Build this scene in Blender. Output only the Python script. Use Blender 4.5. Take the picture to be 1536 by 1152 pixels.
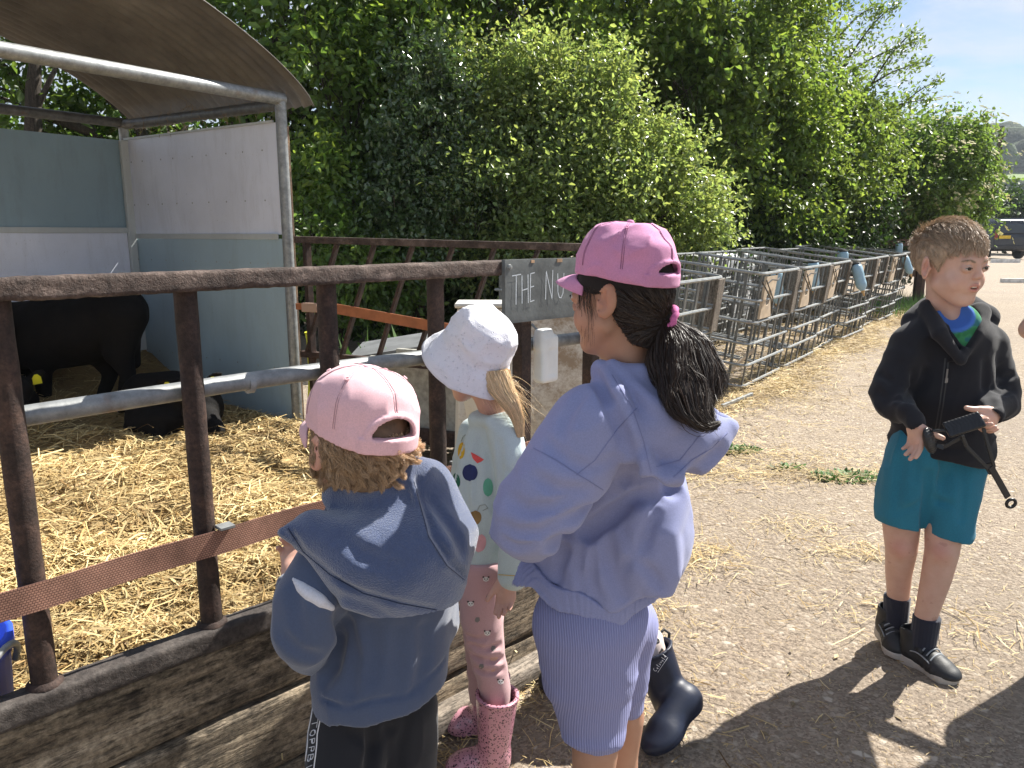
import bpy, math, random
import numpy as np
from mathutils import Vector, Matrix
from mathutils.bvhtree import BVHTree
R_ = math.radians
for o in list(bpy.data.objects): bpy.data.objects.remove(o)
SC = bpy.context.scene
COL = SC.collection
rng = np.random.default_rng(7)
random.seed(7)

# ------------------------------------------------------------------ camera
CH, FPX, PITCH = 1.27, 1154.0, R_(11.1)
cd = bpy.data.cameras.new('camera'); cam = bpy.data.objects.new('camera', cd); COL.objects.link(cam)
cd.sensor_width = 36.0; cd.lens = 36.0 * FPX / 1536.0; cd.clip_start = 0.02; cd.clip_end = 3000
cam.location = (0, 0, CH); cam.rotation_euler = (R_(90) - PITCH, 0, 0)
SC.camera = cam

# ------------------------------------------------------------------ sun, sky
SUN_EL = R_(48.5); SUN_AZ = math.atan2(.81, .585)          # azimuth measured from +Y towards +X
SUN = Vector((math.sin(SUN_AZ) * math.cos(SUN_EL), math.cos(SUN_AZ) * math.cos(SUN_EL), math.sin(SUN_EL)))
sd = bpy.data.lights.new('sun', 'SUN'); sd.energy = 5.0; sd.angle = R_(.53); sd.color = (1, .955, .87)
so = bpy.data.objects.new('sun', sd); COL.objects.link(so)
so.rotation_euler = (-SUN).to_track_quat('-Z', 'Y').to_euler()
W_ = bpy.data.worlds.new('World'); SC.world = W_; W_.use_nodes = True
wn = W_.node_tree; wl = wn.links
for n in list(wn.nodes): wn.nodes.remove(n)
def wnode(t, **k):
    n = wn.nodes.new(t)
    for a, b in k.items(): setattr(n, a, b)
    return n
sky = wnode('ShaderNodeTexSky', sky_type='NISHITA', sun_disc=False, sun_elevation=SUN_EL, sun_rotation=SUN_AZ, altitude=50, air_density=1.0, dust_density=.25, ozone_density=4.0)
tc = wnode('ShaderNodeTexCoord')
mp = wnode('ShaderNodeMapping'); mp.inputs['Location'].default_value = (1.7, .4, 2.2); mp.inputs['Scale'].default_value = (2.2, 3.4, 9.0); mp.inputs['Rotation'].default_value = (0.3, .5, .6)
cn = wnode('ShaderNodeTexNoise'); cn.inputs['Scale'].default_value = 1.6; cn.inputs['Detail'].default_value = 9; cn.inputs['Roughness'].default_value = .62; cn.inputs['Distortion'].default_value = .5
cr = wnode('ShaderNodeValToRGB'); cr.color_ramp.elements[0].position = .36; cr.color_ramp.elements[1].position = .60
mx = wnode('ShaderNodeMixRGB'); mx.inputs[2].default_value = (6.2, 6.5, 7.0, 1)
ml = wnode('ShaderNodeMath', operation='MULTIPLY'); ml.inputs[1].default_value = .75
bg = wnode('ShaderNodeBackground'); bg.inputs['Strength'].default_value = .055
wo = wnode('ShaderNodeOutputWorld')
wl.new(tc.outputs['Generated'], mp.inputs['Vector']); wl.new(mp.outputs[0], cn.inputs['Vector']); wl.new(cn.outputs['Fac'], cr.inputs[0])
wl.new(cr.outputs['Color'], ml.inputs[0]); wl.new(ml.outputs[0], mx.inputs[0]); wl.new(sky.outputs[0], mx.inputs[1]); wl.new(mx.outputs[0], bg.inputs['Color']); wl.new(bg.outputs[0], wo.inputs[0])
SC.view_settings.view_transform = 'Standard'; SC.view_settings.look = 'None'; SC.view_settings.gamma = 1.0; SC.view_settings.exposure = 1.2
SC.cycles.max_bounces = 7; SC.cycles.diffuse_bounces = 3; SC.cycles.glossy_bounces = 3; SC.cycles.transmission_bounces = 5; SC.cycles.transparent_max_bounces = 8
SC.cycles.sample_clamp_indirect = 6
SC.cycles.use_denoising = True

# ------------------------------------------------------------------ helpers: points
cP, sP = math.cos(PITCH), math.sin(PITCH)
def W(x, y, Y):
    u = (x - 768) / FPX; v = (y - 576) / FPX
    f = cP - sP * v; d = -(sP + cP * v)
    t = Y / f
    return np.array([u * t, Y, CH + d * t])
def pxm(p):                                   # metres per photo pixel at a point
    return (p[1] * cP - (p[2] - CH) * sP) / FPX
def J(x, y, Y, r):
    p = W(x, y, Y); return (p, r * pxm(p))
def nrm(v):
    v = np.asarray(v, float); return v / np.linalg.norm(v)

# ------------------------------------------------------------------ helpers: noise
def _h(i, j, k, s):
    n = (i * 73856093) ^ (j * 19349663) ^ (k * 83492791) ^ (s * 2654435761 & 0x7fffffff)
    n = (n ^ (n >> 13)) * 1274126177 & 0x7fffffff
    n = (n ^ (n >> 16)) * 668265263 & 0x7fffffff
    return ((n >> 7) & 0xffff) / 65535.0
def vnoise(P, scale, seed=0):
    Q = P * scale; I = np.floor(Q).astype(np.int64); F = Q - I; F = F * F * (3 - 2 * F)
    out = 0
    for a in (0, 1):
        for b in (0, 1):
            for c in (0, 1):
                w = (F[:, 0] if a else 1 - F[:, 0]) * (F[:, 1] if b else 1 - F[:, 1]) * (F[:, 2] if c else 1 - F[:, 2])
                out = out + w * _h(I[:, 0] + a, I[:, 1] + b, I[:, 2] + c, seed)
    return out * 2 - 1
def fbm(P, scale, seed=0, oct=3):
    o = 0; a = 1.0; t = 0
    for k in range(oct):
        o = o + a * vnoise(P, scale * 2 ** k, seed + k); t += a; a *= .5
    return o / t
def folds(P, scale, seed=0):                   # ridged, warped: cloth creases in [-1,1]
    w = np.stack([vnoise(P, scale * .6, seed + 11), vnoise(P, scale * .6, seed + 12), vnoise(P, scale * .6, seed + 13)], 1) * .5 / scale
    n = vnoise(P + w, scale, seed)
    return 1 - 2 * np.sqrt(np.abs(n) + .02)

# ------------------------------------------------------------------ helpers: signed distance fields
def sph(c, r):
    c = np.asarray(c); return lambda P: np.linalg.norm(P - c, axis=1) - r
def cap(a, b, ra, rb=None):
    a = np.asarray(a, float); b = np.asarray(b, float); rb = ra if rb is None else rb
    ab = b - a; L = max(float(ab @ ab), 1e-12)
    def f(P):
        t = np.clip(((P - a) @ ab) / L, 0, 1)
        return np.linalg.norm(P - a - t[:, None] * ab, axis=1) - (ra + (rb - ra) * t)
    return f
def jc(*js):                                   # chain of joints (point, radius)
    fs = [cap(js[i][0], js[i + 1][0], js[i][1], js[i + 1][1]) for i in range(len(js) - 1)]
    return lambda P: np.minimum.reduce([g(P) for g in fs])
def ell(c, r, M=None):
    c = np.asarray(c, float); r = np.asarray(r, float)
    def f(P):
        q = P - c
        if M is not None: q = q @ M
        k0 = np.linalg.norm(q / r, axis=1); k1 = np.linalg.norm(q / (r * r), axis=1) + 1e-9
        return k0 * (k0 - 1) / k1
    return f
def rbox(c, hs, rad, M=None):
    c = np.asarray(c, float); hs = np.asarray(hs, float)
    def f(P):
        q = P - c
        if M is not None: q = q @ M
        q = np.abs(q) - hs + rad
        return np.linalg.norm(np.maximum(q, 0), axis=1) + np.minimum(q.max(1), 0) - rad
    return f
def half(p, n):                                # keeps the side against n
    p = np.asarray(p, float); n = nrm(n); return lambda P: (P - p) @ n
def smn(a, b, k):
    h = np.clip(.5 + .5 * (b - a) / k, 0, 1); return b + (a - b) * h - k * h * (1 - h)
def U(k, *fs):
    def f(P):
        d = fs[0](P)
        for g in fs[1:]: d = smn(d, g(P), k)
        return d
    return f
def S(k, f0, *fs):                             # smooth subtraction
    def f(P):
        d = f0(P)
        for g in fs: d = -smn(-d, g(P), k)
        return d
    return f
def X(k, *fs):
    def f(P):
        d = -fs[0](P)
        for g in fs[1:]: d = smn(d, -g(P), k)
        return -d
    return f
def off(f, g): return lambda P: f(P) - g(P)
def squash(f, c, ax, k):
    c = np.asarray(c, float); ax = nrm(ax)
    return lambda P: f(P + (1 / k - 1) * ((P - c) @ ax)[:, None] * ax) * (k if k < 1 else 1)
def local(f, c, M, s=1.0):                     # f defined in a local frame; M columns = local axes in world
    c = np.asarray(c, float)
    return lambda P: f(((P - c) @ M) / s) * s
def frame(yaw, pitch=0, roll=0):               # local +y forward; yaw 0 looks at +Y, positive turns to -X
    return np.array((Matrix.Rotation(R_(yaw), 3, 'Z') @ Matrix.Rotation(R_(pitch), 3, 'X') @ Matrix.Rotation(R_(roll), 3, 'Y')))

def snet(f, lo, hi, h):
    lo = np.asarray(lo, float); hi = np.asarray(hi, float); B = 4
    nb = np.ceil((hi - lo) / (h * B)).astype(int) + 1
    g = np.stack(np.meshgrid(*[np.arange(n) for n in nb], indexing='ij'), -1).reshape(-1, 3)
    dc = f(lo + (g + .5) * h * B)
    act = np.abs(dc) < h * B * 1.75
    n = nb * B
    D = np.repeat(np.repeat(np.repeat(np.sign(dc).reshape(nb) * 1.0, B, 0), B, 1), B, 2)
    ga = g[act] * B
    o = np.stack(np.meshgrid(*[np.arange(B)] * 3, indexing='ij'), -1).reshape(-1, 3)
    idx = (ga[:, None, :] + o[None]).reshape(-1, 3)
    vals = np.empty(len(idx))
    for s in range(0, len(idx), 400000): vals[s:s + 400000] = f(lo + idx[s:s + 400000] * h)
    D[idx[:, 0], idx[:, 1], idx[:, 2]] = vals
    I = D < 0
    c = sum(I[a:n[0] - 1 + a, b:n[1] - 1 + b, e:n[2] - 1 + e].astype(np.int8) for a in (0, 1) for b in (0, 1) for e in (0, 1))
    ac = np.argwhere((c > 0) & (c < 8))
    ids = -np.ones(c.shape, np.int64); ids[ac[:, 0], ac[:, 1], ac[:, 2]] = np.arange(len(ac))
    V = np.zeros((len(ac), 3)); K = np.zeros(len(ac))
    cor = [(a, b, e) for a in (0, 1) for b in (0, 1) for e in (0, 1)]
    cv = {q: D[ac[:, 0] + q[0], ac[:, 1] + q[1], ac[:, 2] + q[2]] for q in cor}
    for q in cor:
        for ax in range(3):
            if q[ax] == 0:
                q2 = list(q); q2[ax] = 1; q2 = tuple(q2)
                d0, d1 = cv[q], cv[q2]; m = (d0 < 0) != (d1 < 0)
                t = d0[m] / (d0[m] - d1[m]); p = np.tile(np.array(q, float), (m.sum(), 1)); p[:, ax] = t
                V[m] += p; K[m] += 1
    V = lo + (ac + V / np.maximum(K, 1)[:, None]) * h
    F = []
    for ax in range(3):
        b, e = (ax + 1) % 3, (ax + 2) % 3
        sl0 = [slice(None)] * 3; sl1 = [slice(None)] * 3; sl0[ax] = slice(0, -1); sl1[ax] = slice(1, None)
        A0, A1 = I[tuple(sl0)], I[tuple(sl1)]
        e_ = np.argwhere(A0 != A1); e_ = e_[(e_[:, b] > 0) & (e_[:, e] > 0) & (e_[:, b] < n[b] - 1) & (e_[:, e] < n[e] - 1)]
        def cid(db, de):
            q = e_.copy(); q[:, b] -= db; q[:, e] -= de; return ids[q[:, 0], q[:, 1], q[:, 2]]
        Q = np.stack([cid(1, 1), cid(0, 1), cid(0, 0), cid(1, 0)], 1)
        ins = A0[e_[:, 0], e_[:, 1], e_[:, 2]]
        Q[~ins] = Q[~ins][:, ::-1]
        F.append(Q)
    F = np.concatenate(F); F = F[(F >= 0).all(1)]
    return V, F

# ------------------------------------------------------------------ helpers: meshes and objects
class MB:
    def __init__(s): s.v = []; s.f = []; s.n = 0; s.c = []
    def add(s, V, F, col=None):
        V = np.asarray(V, float); F = np.asarray(F, int)
        if len(F) == 0: return s
        s.v.append(V); s.f.append(F + s.n); s.n += len(V)
        s.c.append(np.tile(np.array(col if col is not None else (1, 1, 1), float), (len(V), 1)) if col is None or np.ndim(col) == 1 else np.asarray(col, float))
        return s
    def box(s, c, size, M=None, col=None):
        c = np.asarray(c, float); h = np.asarray(size, float) / 2
        v = np.array([[x, y, z] for x in (-1, 1) for y in (-1, 1) for z in (-1, 1)]) * h
        if M is not None: v = v @ np.asarray(M).T
        return s.add(v + c, [[0, 1, 3, 2], [4, 6, 7, 5], [0, 4, 5, 1], [2, 3, 7, 6], [0, 2, 6, 4], [1, 5, 7, 3]], col)
    def bar(s, a, b, w, t, up=(0, 0, 1), col=None):     # box from a to b; w across, t along 'up'
        a = np.asarray(a, float); b = np.asarray(b, float); d = b - a; L = np.linalg.norm(d); d = d / L
        sd_ = nrm(np.cross(d, up)); u = np.cross(sd_, d)
        return s.box((a + b) / 2, (L, w, t), np.stack([d, sd_, u], 1), col)
    def tube(s, pts, r, n=8, closed=False, caps=True, col=None, flat=None):
        P = np.asarray(pts, float); m = len(P); r = np.broadcast_to(np.asarray(r, float), (m,))
        T = np.gradient(P, axis=0) if not closed else (np.roll(P, -1, 0) - np.roll(P, 1, 0))
        T = T / (np.linalg.norm(T, axis=1)[:, None] + 1e-12)
        ref = np.array([0, 0, 1.]) if abs(T[0][2]) < .9 else np.array([1., 0, 0])
        u = nrm(np.cross(T[0], ref)); V = []
        a = np.linspace(0, 2 * np.pi, n, endpoint=False)
        for i in range(m):
            u = nrm(u - T[i] * (u @ T[i])); w = np.cross(T[i], u)
            V.append(P[i] + r[i] * (np.cos(a)[:, None] * u + np.sin(a)[:, None] * w * (flat or 1)))
        V = np.concatenate(V); F = []
        for i in range(m if closed else m - 1):
            j = (i + 1) % m
            for k in range(n):
                F.append([i * n + k, i * n + (k + 1) % n, j * n + (k + 1) % n, j * n + k])
        s.add(V, F, col)
        if caps and not closed:
            for i, rev in ((0, 1), (m - 1, 0)):
                ring = V[i * n:(i + 1) * n]; c = ring.mean(0)
                F = [[n, (k + 1) % n, k] if rev else [n, k, (k + 1) % n] for k in range(n)]
                s.add(np.vstack([ring, c]), F, col)
        return s
    def lathe(s, prof, c=(0, 0, 0), M=None, n=24, col=None):
        a = np.linspace(0, 2 * np.pi, n, endpoint=False); V = []
        for r, z in prof: V.append(np.stack([r * np.cos(a), r * np.sin(a), np.full(n, z)], 1))
        V = np.concatenate(V)
        if M is not None: V = V @ np.asarray(M).T
        F = [[i * n + k, i * n + (k + 1) % n, (i + 1) * n + (k + 1) % n, (i + 1) * n + k] for i in range(len(prof) - 1) for k in range(n)]
        return s.add(V + np.asarray(c), F, col)
    def prism(s, poly, a, b, col=None):            # 3D planar convex-ish polygon a list of pts, extruded by vector b-a
        P = np.asarray(poly, float); m = len(P); d = np.asarray(b, float) - np.asarray(a, float)
        V = np.vstack([P, P + d, P.mean(0), P.mean(0) + d])
        F3 = [[2 * m, (k + 1) % m, k] for k in range(m)] + [[2 * m + 1, m + k, m + (k + 1) % m] for k in range(m)]
        s.add(V, F3, col); s.add(np.vstack([P, P + d]), [[k, (k + 1) % m, m + (k + 1) % m, m + k] for k in range(m)], col)
        return s
    def grid(s, G, col=None, flip=False):
        a, b = G.shape[:2]; i = np.arange(a * b).reshape(a, b)
        F = np.stack([i[:-1, :-1], i[1:, :-1], i[1:, 1:], i[:-1, 1:]], -1).reshape(-1, 4)
        if flip: F = F[:, ::-1]
        return s.add(G.reshape(-1, 3), F, col)

def label(o, lab=None, cat=None, group=None, kind=None):
    if lab: o['label'] = lab
    if cat: o['category'] = cat
    if group: o['group'] = group
    if kind: o['kind'] = kind
    return o
def thing(name, loc, lab, cat, group=None):
    o = bpy.data.objects.new(name, None); COL.objects.link(o); o.location = loc; o.empty_display_size = .1
    bpy.context.view_layer.update()
    return label(o, lab, cat, group)
def wloc(p):
    v = Vector((0, 0, 0))
    while p is not None: v = v + Vector(p.location); p = p.parent
    return v
def build(name, mb, m, parent=None, smooth=False, bevel=0, loc=None, col=False, merge=False, solid=0):
    """links ONE mesh object; geometry is given in world coordinates"""
    if isinstance(mb, tuple): q = MB(); q.add(mb[0], mb[1]); mb = q
    V = np.concatenate(mb.v); C = np.concatenate(mb.c)
    org = wloc(parent) + Vector(loc or (0, 0, 0)) if parent is not None else Vector(loc) if loc is not None else Vector((0, 0, 0))
    V = V - np.array(org)
    me = bpy.data.meshes.new(name); me.vertices.add(len(V)); me.vertices.foreach_set('co', V.astype(np.float32).ravel())
    tot = np.concatenate([np.full(len(f), f.shape[1]) for f in mb.f]); vi = np.concatenate([f.ravel() for f in mb.f])
    me.loops.add(len(vi)); me.loops.foreach_set('vertex_index', vi.astype(np.int32))
    me.polygons.add(len(tot)); me.polygons.foreach_set('loop_start', np.concatenate([[0], np.cumsum(tot)[:-1]]).astype(np.int32))
    me.polygons.foreach_set('loop_total', tot.astype(np.int32))
    me.polygons.foreach_set('use_smooth', np.full(len(tot), bool(smooth)))
    me.update(calc_edges=True); me.validate()
    if col:
        ca = me.color_attributes.new('tint', 'FLOAT_COLOR', 'POINT')
        ca.data.foreach_set('color', np.hstack([C, np.ones((len(C), 1))]).astype(np.float32).ravel())
    me.materials.append(m)
    o = bpy.data.objects.new(name, me); COL.objects.link(o)
    if parent is not None: o.parent = parent
    o.location = loc or (0, 0, 0)
    if bevel:
        b = o.modifiers.new('bevel', 'BEVEL'); b.width = bevel; b.segments = 2; b.limit_method = 'ANGLE'
    if solid:
        b = o.modifiers.new('solid', 'SOLIDIFY'); b.thickness = solid; b.offset = 0
    return o
def sdf(name, f, lo, hi, h, m, parent=None, colfn=None, relax=1):
    V, F = snet(f, lo, hi, h)
    if len(V) == 0: print('EMPTY SDF', name); return None, None
    for _ in range(relax):                            # light Laplacian pass
        E = np.concatenate([F[:, [0, 1]], F[:, [1, 2]], F[:, [2, 3]], F[:, [3, 0]]])
        A = np.zeros_like(V); K = np.zeros(len(V))
        for k in range(3):
            A[:, k] = np.bincount(E[:, 0], V[E[:, 1], k], len(V)) + np.bincount(E[:, 1], V[E[:, 0], k], len(V))
        K = np.bincount(E[:, 0], minlength=len(V)) + np.bincount(E[:, 1], minlength=len(V))
        V = V * .5 + .5 * A / np.maximum(K, 1)[:, None]
    mb = MB(); mb.add(V, F, colfn(V) if colfn else None)
    o = build(name, mb, m, parent, smooth=True, col=colfn is not None)
    return o, (V, F)
def bvh_of(vf): return BVHTree.FromPolygons([tuple(v) for v in vf[0]], [tuple(int(i) for i in f) for f in vf[1]])
def bounds(js, pad=.03):
    P = np.array([j[0] for j in js]); r = np.array([j[1] for j in js])[:, None]
    return (P - r).min(0) - pad, (P + r).max(0) + pad

def stroke(q, pts, w, mapf, n=0.0012, step=.004):
    P = np.array(pts, float); out = []
    for i in range(len(P) - 1):
        k = max(2, int(np.linalg.norm(P[i + 1] - P[i]) / step) + 1)
        out += [P[i] + (P[i + 1] - P[i]) * t for t in np.linspace(0, 1, k)[(0 if i == 0 else 1):]]
    P = np.array(out); T = np.gradient(P, axis=0); T /= (np.linalg.norm(T, axis=1)[:, None] + 1e-9); Nn = np.stack([-T[:, 1], T[:, 0]], 1)
    G_ = np.stack([[mapf(*(p + nn * w / 2)) for p, nn in zip(P, Nn)], [mapf(*(p - nn * w / 2)) for p, nn in zip(P, Nn)]], 1)
    if not np.isfinite(G_).all(): return
    q.grid(G_)
LET = {'T': [[(0, 1), (.9, 1.04)], [(.42, 1), (.4, 0)]], 'H': [[(0, 1), (.02, 0)], [(.62, 1.02), (.66, 0)], [(.02, .47), (.64, .52)]], 'E': [[(.6, 1.03), (.04, 1), (.0, 0), (.58, .04)], [(.02, .52), (.52, .55)]],
       'N': [[(0, 0), (.06, 1.05), (.72, 0), (.78, 1.08)]], 'U': [[(0, 1), (.04, .25), (.2, .02), (.42, .0), (.62, .2), (.7, 1)]],
       'O': [[(.3, 0), (.05, .2), (.0, .5), (.08, .85), (.32, 1), (.55, .85), (.62, .5), (.55, .15), (.3, 0)]], 'P': [[(0, 0), (0, 1), (.45, 1), (.6, .85), (.6, .62), (.45, .48), (0, .48)]],
       'B': [[(0, 0), (0, 1), (.4, 1), (.55, .85), (.55, .65), (.4, .52), (0, .52)], [(.4, .52), (.6, .36), (.6, .15), (.42, 0), (0, 0)]], 'L': [[(0, 1), (0, 0), (.55, 0)]], 'A': [[(0, 0), (.3, 1), (.6, 0)], [(.12, .38), (.48, .38)]]}
# ------------------------------------------------------------------ helpers: materials
class Mt:
    def __init__(s, name):
        s.m = bpy.data.materials.new(name); s.m.use_nodes = True; s.t = s.m.node_tree; s.b = s.t.nodes['Principled BSDF']; s.k = {}
    def n(s, t, **k):
        n = s.t.nodes.new(t)
        for a, b in k.items():
            if a in n.inputs.keys(): n.inputs[a].default_value = b
            else: setattr(n, a, b)
        return n
    def l(s, a, b): s.t.links.new(a, b)
    def coord(s, scale=(1, 1, 1), rot=(0, 0, 0), gen='Object'):
        c = s.n('ShaderNodeTexCoord'); m = s.n('ShaderNodeMapping'); m.inputs['Scale'].default_value = scale; m.inputs['Rotation'].default_value = rot
        s.l(c.outputs[gen], m.inputs[0]); return m.outputs[0]
    def noise(s, sc, det=4, rough=.55, vec=None, dist=0):
        n = s.n('ShaderNodeTexNoise'); n.inputs['Scale'].default_value = sc; n.inputs['Detail'].default_value = det; n.inputs['Roughness'].default_value = rough; n.inputs['Distortion'].default_value = dist
        s.l(vec if vec is not None else s.coord(), n.inputs['Vector']); return n.outputs['Fac']
    def ramp(s, fac, stops):
        r = s.n('ShaderNodeValToRGB'); e = r.color_ramp.elements
        while len(e) < len(stops): e.new(.5)
        for q, (p, c) in zip(e, stops): q.position = p; q.color = tuple(c) + (1,) if len(c) == 3 else c
        s.l(fac, r.inputs[0]); return r.outputs[0]
    def mix(s, fac, a, b, mode='MIX'):
        m = s.n('ShaderNodeMixRGB', blend_type=mode)
        for i, v in ((0, fac), (1, a), (2, b)):
            if hasattr(v, 'is_linked') or hasattr(v, 'links'): s.l(v, m.inputs[i])
            else: m.inputs[i].default_value = v if i == 0 else (tuple(v) + (1,))
        return m.outputs[0]
    def math(s, op, a, b=0.0):
        m = s.n('ShaderNodeMath', operation=op)
        for i, v in ((0, a), (1, b)):
            if hasattr(v, 'links'): s.l(v, m.inputs[i])
            else: m.inputs[i].default_value = v
        return m.outputs[0]
    def bump(s, h, st=.3, dist=.01, nrm_=None):
        b = s.n('ShaderNodeBump'); b.inputs['Strength'].default_value = st; b.inputs['Distance'].default_value = dist
        s.l(h, b.inputs['Height'])
        if nrm_ is not None: s.l(nrm_, b.inputs['Normal'])
        s.l(b.outputs[0], s.b.inputs['Normal']); return b.outputs[0]
    def color(s, c):
        if hasattr(c, 'links'): s.l(c, s.b.inputs['Base Color'])
        else: s.b.inputs['Base Color'].default_value = tuple(c) + (1,)
    def set(s, **k):
        for a, b in k.items():
            a = a.replace('_', ' ')
            if hasattr(b, 'links'): s.l(b, s.b.inputs[a])
            else: s.b.inputs[a].default_value = b
        return s
def simple(name, c, rough=.6, var=.25, sc=8, metal=0, bump=0, bsc=60, bd=.002):
    m = Mt(name); c = np.array(c)
    m.color(m.ramp(m.noise(sc, 5), [(.3, tuple(c * (1 - var))), (.7, tuple(np.minimum(c * (1 + var), 1)))]))
    m.set(Roughness=rough, Metallic=metal)
    if bump: m.bump(m.noise(bsc, 5), bump, bd)
    return m.m
def cloth(name, c, c2=None, rough=.92, weave=900, fuzz=.25, bump=.35, bd=.0012, mot=.12):
    m = Mt(name); c = np.array(c)
    n1 = m.ramp(m.noise(7, 6, .6), [(.3, tuple(c * (1 - mot))), (.7, tuple(c * (1 + mot)))])
    n2 = m.noise(weave * .35, 3, .7)
    colr = m.mix(.35, n1, m.ramp(n2, [(.3, tuple(c * .7)), (.7, tuple(np.minimum(c * 1.3, 1)))]))
    m.color(colr); m.set(Roughness=rough)
    m.b.inputs['Sheen Weight'].default_value = fuzz; m.b.inputs['Sheen Roughness'].default_value = .5
    m.bump(m.noise(weave, 4, .7), bump, bd); m.m['basec'] = [float(x) for x in c]; return m.m
# ================================================================== GROUND
FD = np.array([.704, .710, 0]); FN = np.array([.71, -.704, 0]); FP = np.array([-.82, 1.21, 0])      # near fence: direction, outward normal (to the yard), first post
def fp(s, z, out=0.0): return FP + FD * s + FN * out + np.array([0, 0, z])
def mat_ground():
    m = Mt('yard_surface'); v = m.coord()
    vo = m.n('ShaderNodeTexVoronoi', feature='F1'); vo.inputs['Scale'].default_value = 50; m.l(v, vo.inputs['Vector'])
    ve = m.n('ShaderNodeTexVoronoi', feature='DISTANCE_TO_EDGE'); ve.inputs['Scale'].default_value = 50; m.l(v, ve.inputs['Vector'])
    v2 = m.n('ShaderNodeTexVoronoi', feature='F1'); v2.inputs['Scale'].default_value = 170; m.l(v, v2.inputs['Vector'])
    st = m.ramp(m.n('ShaderNodeSeparateColor').outputs[0], [(0, (.2, .16, .13)), (1, (.2, .16, .13))])
    sp = m.n('ShaderNodeSeparateColor'); m.l(vo.outputs['Color'], sp.inputs[0])
    stone = m.ramp(sp.outputs[0], [(0, (.16, .12, .085)), (.35, (.27, .215, .16)), (.7, (.36, .295, .225)), (.9, (.48, .40, .31)), (1, (.68, .61, .51))])
    sp2 = m.n('ShaderNodeSeparateColor'); m.l(v2.outputs['Color'], sp2.inputs[0])
    fine = m.ramp(sp2.outputs[0], [(0, (.13, .095, .066)), (.5, (.27, .21, .155)), (1, (.45, .365, .28))])
    edge = m.ramp(ve.outputs['Distance'], [(.05, (1, 1, 1)), (.2, (0, 0, 0))])
    big = m.noise(2.2, 6, .65, v)
    sel = m.ramp(m.noise(14, 4, .6, v), [(.4, (0, 0, 0)), (.6, (1, 1, 1))])
    c = m.mix(sel, stone, fine)
    c = m.mix(m.math('MULTIPLY', edge, .75), c, fine)
    dust = m.ramp(big, [(.35, (0, 0, 0)), (.72, (1, 1, 1))])
    c = m.mix(m.math('MULTIPLY', dust, .4), c, (.31, .25, .175))
    c = m.mix(m.ramp(m.noise(.7, 5, .6, v), [(.35, (.35, .35, .35)), (.6, (0, 0, 0))]), c, (.2, .165, .135))
    m.color(c); m.set(Roughness=.88)
    h = m.math('SUBTRACT', 1.0, vo.outputs['Distance'])
    h2 = m.math('ADD', m.math('MULTIPLY', h, .6), m.math('MULTIPLY', m.noise(150, 5, .7, v), .6))
    m.bump(h2, 1.0, .012); return m.m
gx = np.concatenate([np.linspace(-700, -8, 24), np.linspace(-7, 8, 60), np.linspace(9, 60, 30), np.linspace(70, 900, 20)])
gy = np.concatenate([np.linspace(-60, -1, 12), np.linspace(-.5, 14, 70), np.linspace(15, 60, 30), np.linspace(70, 640, 18)])
XX, YY = np.meshgrid(gx, gy, indexing='ij')
ZZ = .006 * vnoise(np.stack([XX.ravel(), YY.ravel(), 0 * XX.ravel()], 1), 1.2, 3).reshape(XX.shape)
mb = MB(); mb.grid(np.stack([XX, YY, ZZ], -1)); 
label(build('ground', mb, mat_ground(), smooth=True), kind='structure')

# distant wooded hill and fields
def mat_field():
    m = Mt('field_grass'); v = m.coord(gen='Object')
    m.color(m.ramp(m.noise(.035, 5, .6, v), [(.35, (.075, .125, .035)), (.5, (.13, .2, .05)), (.65, (.17, .21, .07))])); m.set(Roughness=.95); return m.m
def hill_h(x, y):
    d = np.clip((y - 130) / 330, 0, 1); d = d * d * (3 - 2 * d)
    return 34 * d * (1 + .14 * np.sin(x / 120 + .6)) + 6 * np.clip((y - 85) / 100, 0, 1)
hx = np.linspace(-100, 760, 130); hy = np.linspace(80, 640, 80); HX, HY = np.meshgrid(hx, hy, indexing='ij')
HZ = hill_h(HX, HY) - .15
mb = MB(); mb.grid(np.stack([HX, HY, HZ], -1)); label(build('hill', mb, mat_field(), smooth=True), kind='structure')

# ------------------------------------------------------------------ materials shared by the structures
def mat_rust(name, c1, c2, c3, sc=18, metal=.25, rough=.75, bump=.6, bd=.003):
    m = Mt(name); v = m.coord()
    n = m.noise(sc, 8, .65, v); c = m.ramp(n, [(.28, c1), (.5, c2), (.72, c3)])
    sc2 = m.ramp(m.noise(sc * 7, 5, .7, v), [(.35, (.55, .55, .55)), (.65, (1.2, 1.2, 1.2))])
    m.color(m.mix(1.0, c, sc2, 'MULTIPLY')); m.set(Metallic=metal, Roughness=rough)
    h = m.math('ADD', m.noise(sc * 3, 6, .7, v), m.math('MULTIPLY', m.noise(sc * 12, 5, .7, v), .5))
    m.bump(h, bump, bd); return m.m
M_RUST = mat_rust('rusted_painted_steel', (.024, .016, .013), (.052, .032, .026), (.115, .066, .048))
M_RAIL = mat_rust('flaking_rusted_steel', (.035, .024, .020), (.095, .066, .054), (.22, .165, .14), sc=16, bump=1.0, bd=.004)
M_DARKST = mat_rust('dark_weathered_steel', (.035, .03, .028), (.07, .058, .052), (.15, .13, .115), sc=12, bump=.7, bd=.003)
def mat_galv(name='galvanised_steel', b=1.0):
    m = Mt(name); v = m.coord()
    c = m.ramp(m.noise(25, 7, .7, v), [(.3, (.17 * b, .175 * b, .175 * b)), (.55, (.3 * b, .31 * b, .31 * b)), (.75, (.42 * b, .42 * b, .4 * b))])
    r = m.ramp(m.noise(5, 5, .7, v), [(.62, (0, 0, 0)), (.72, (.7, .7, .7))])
    m.color(m.mix(r, c, (.2, .11, .07))); m.set(Metallic=.45, Roughness=.5); m.bump(m.noise(70, 4, .7, v), .15, .002); return m.m
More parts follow.
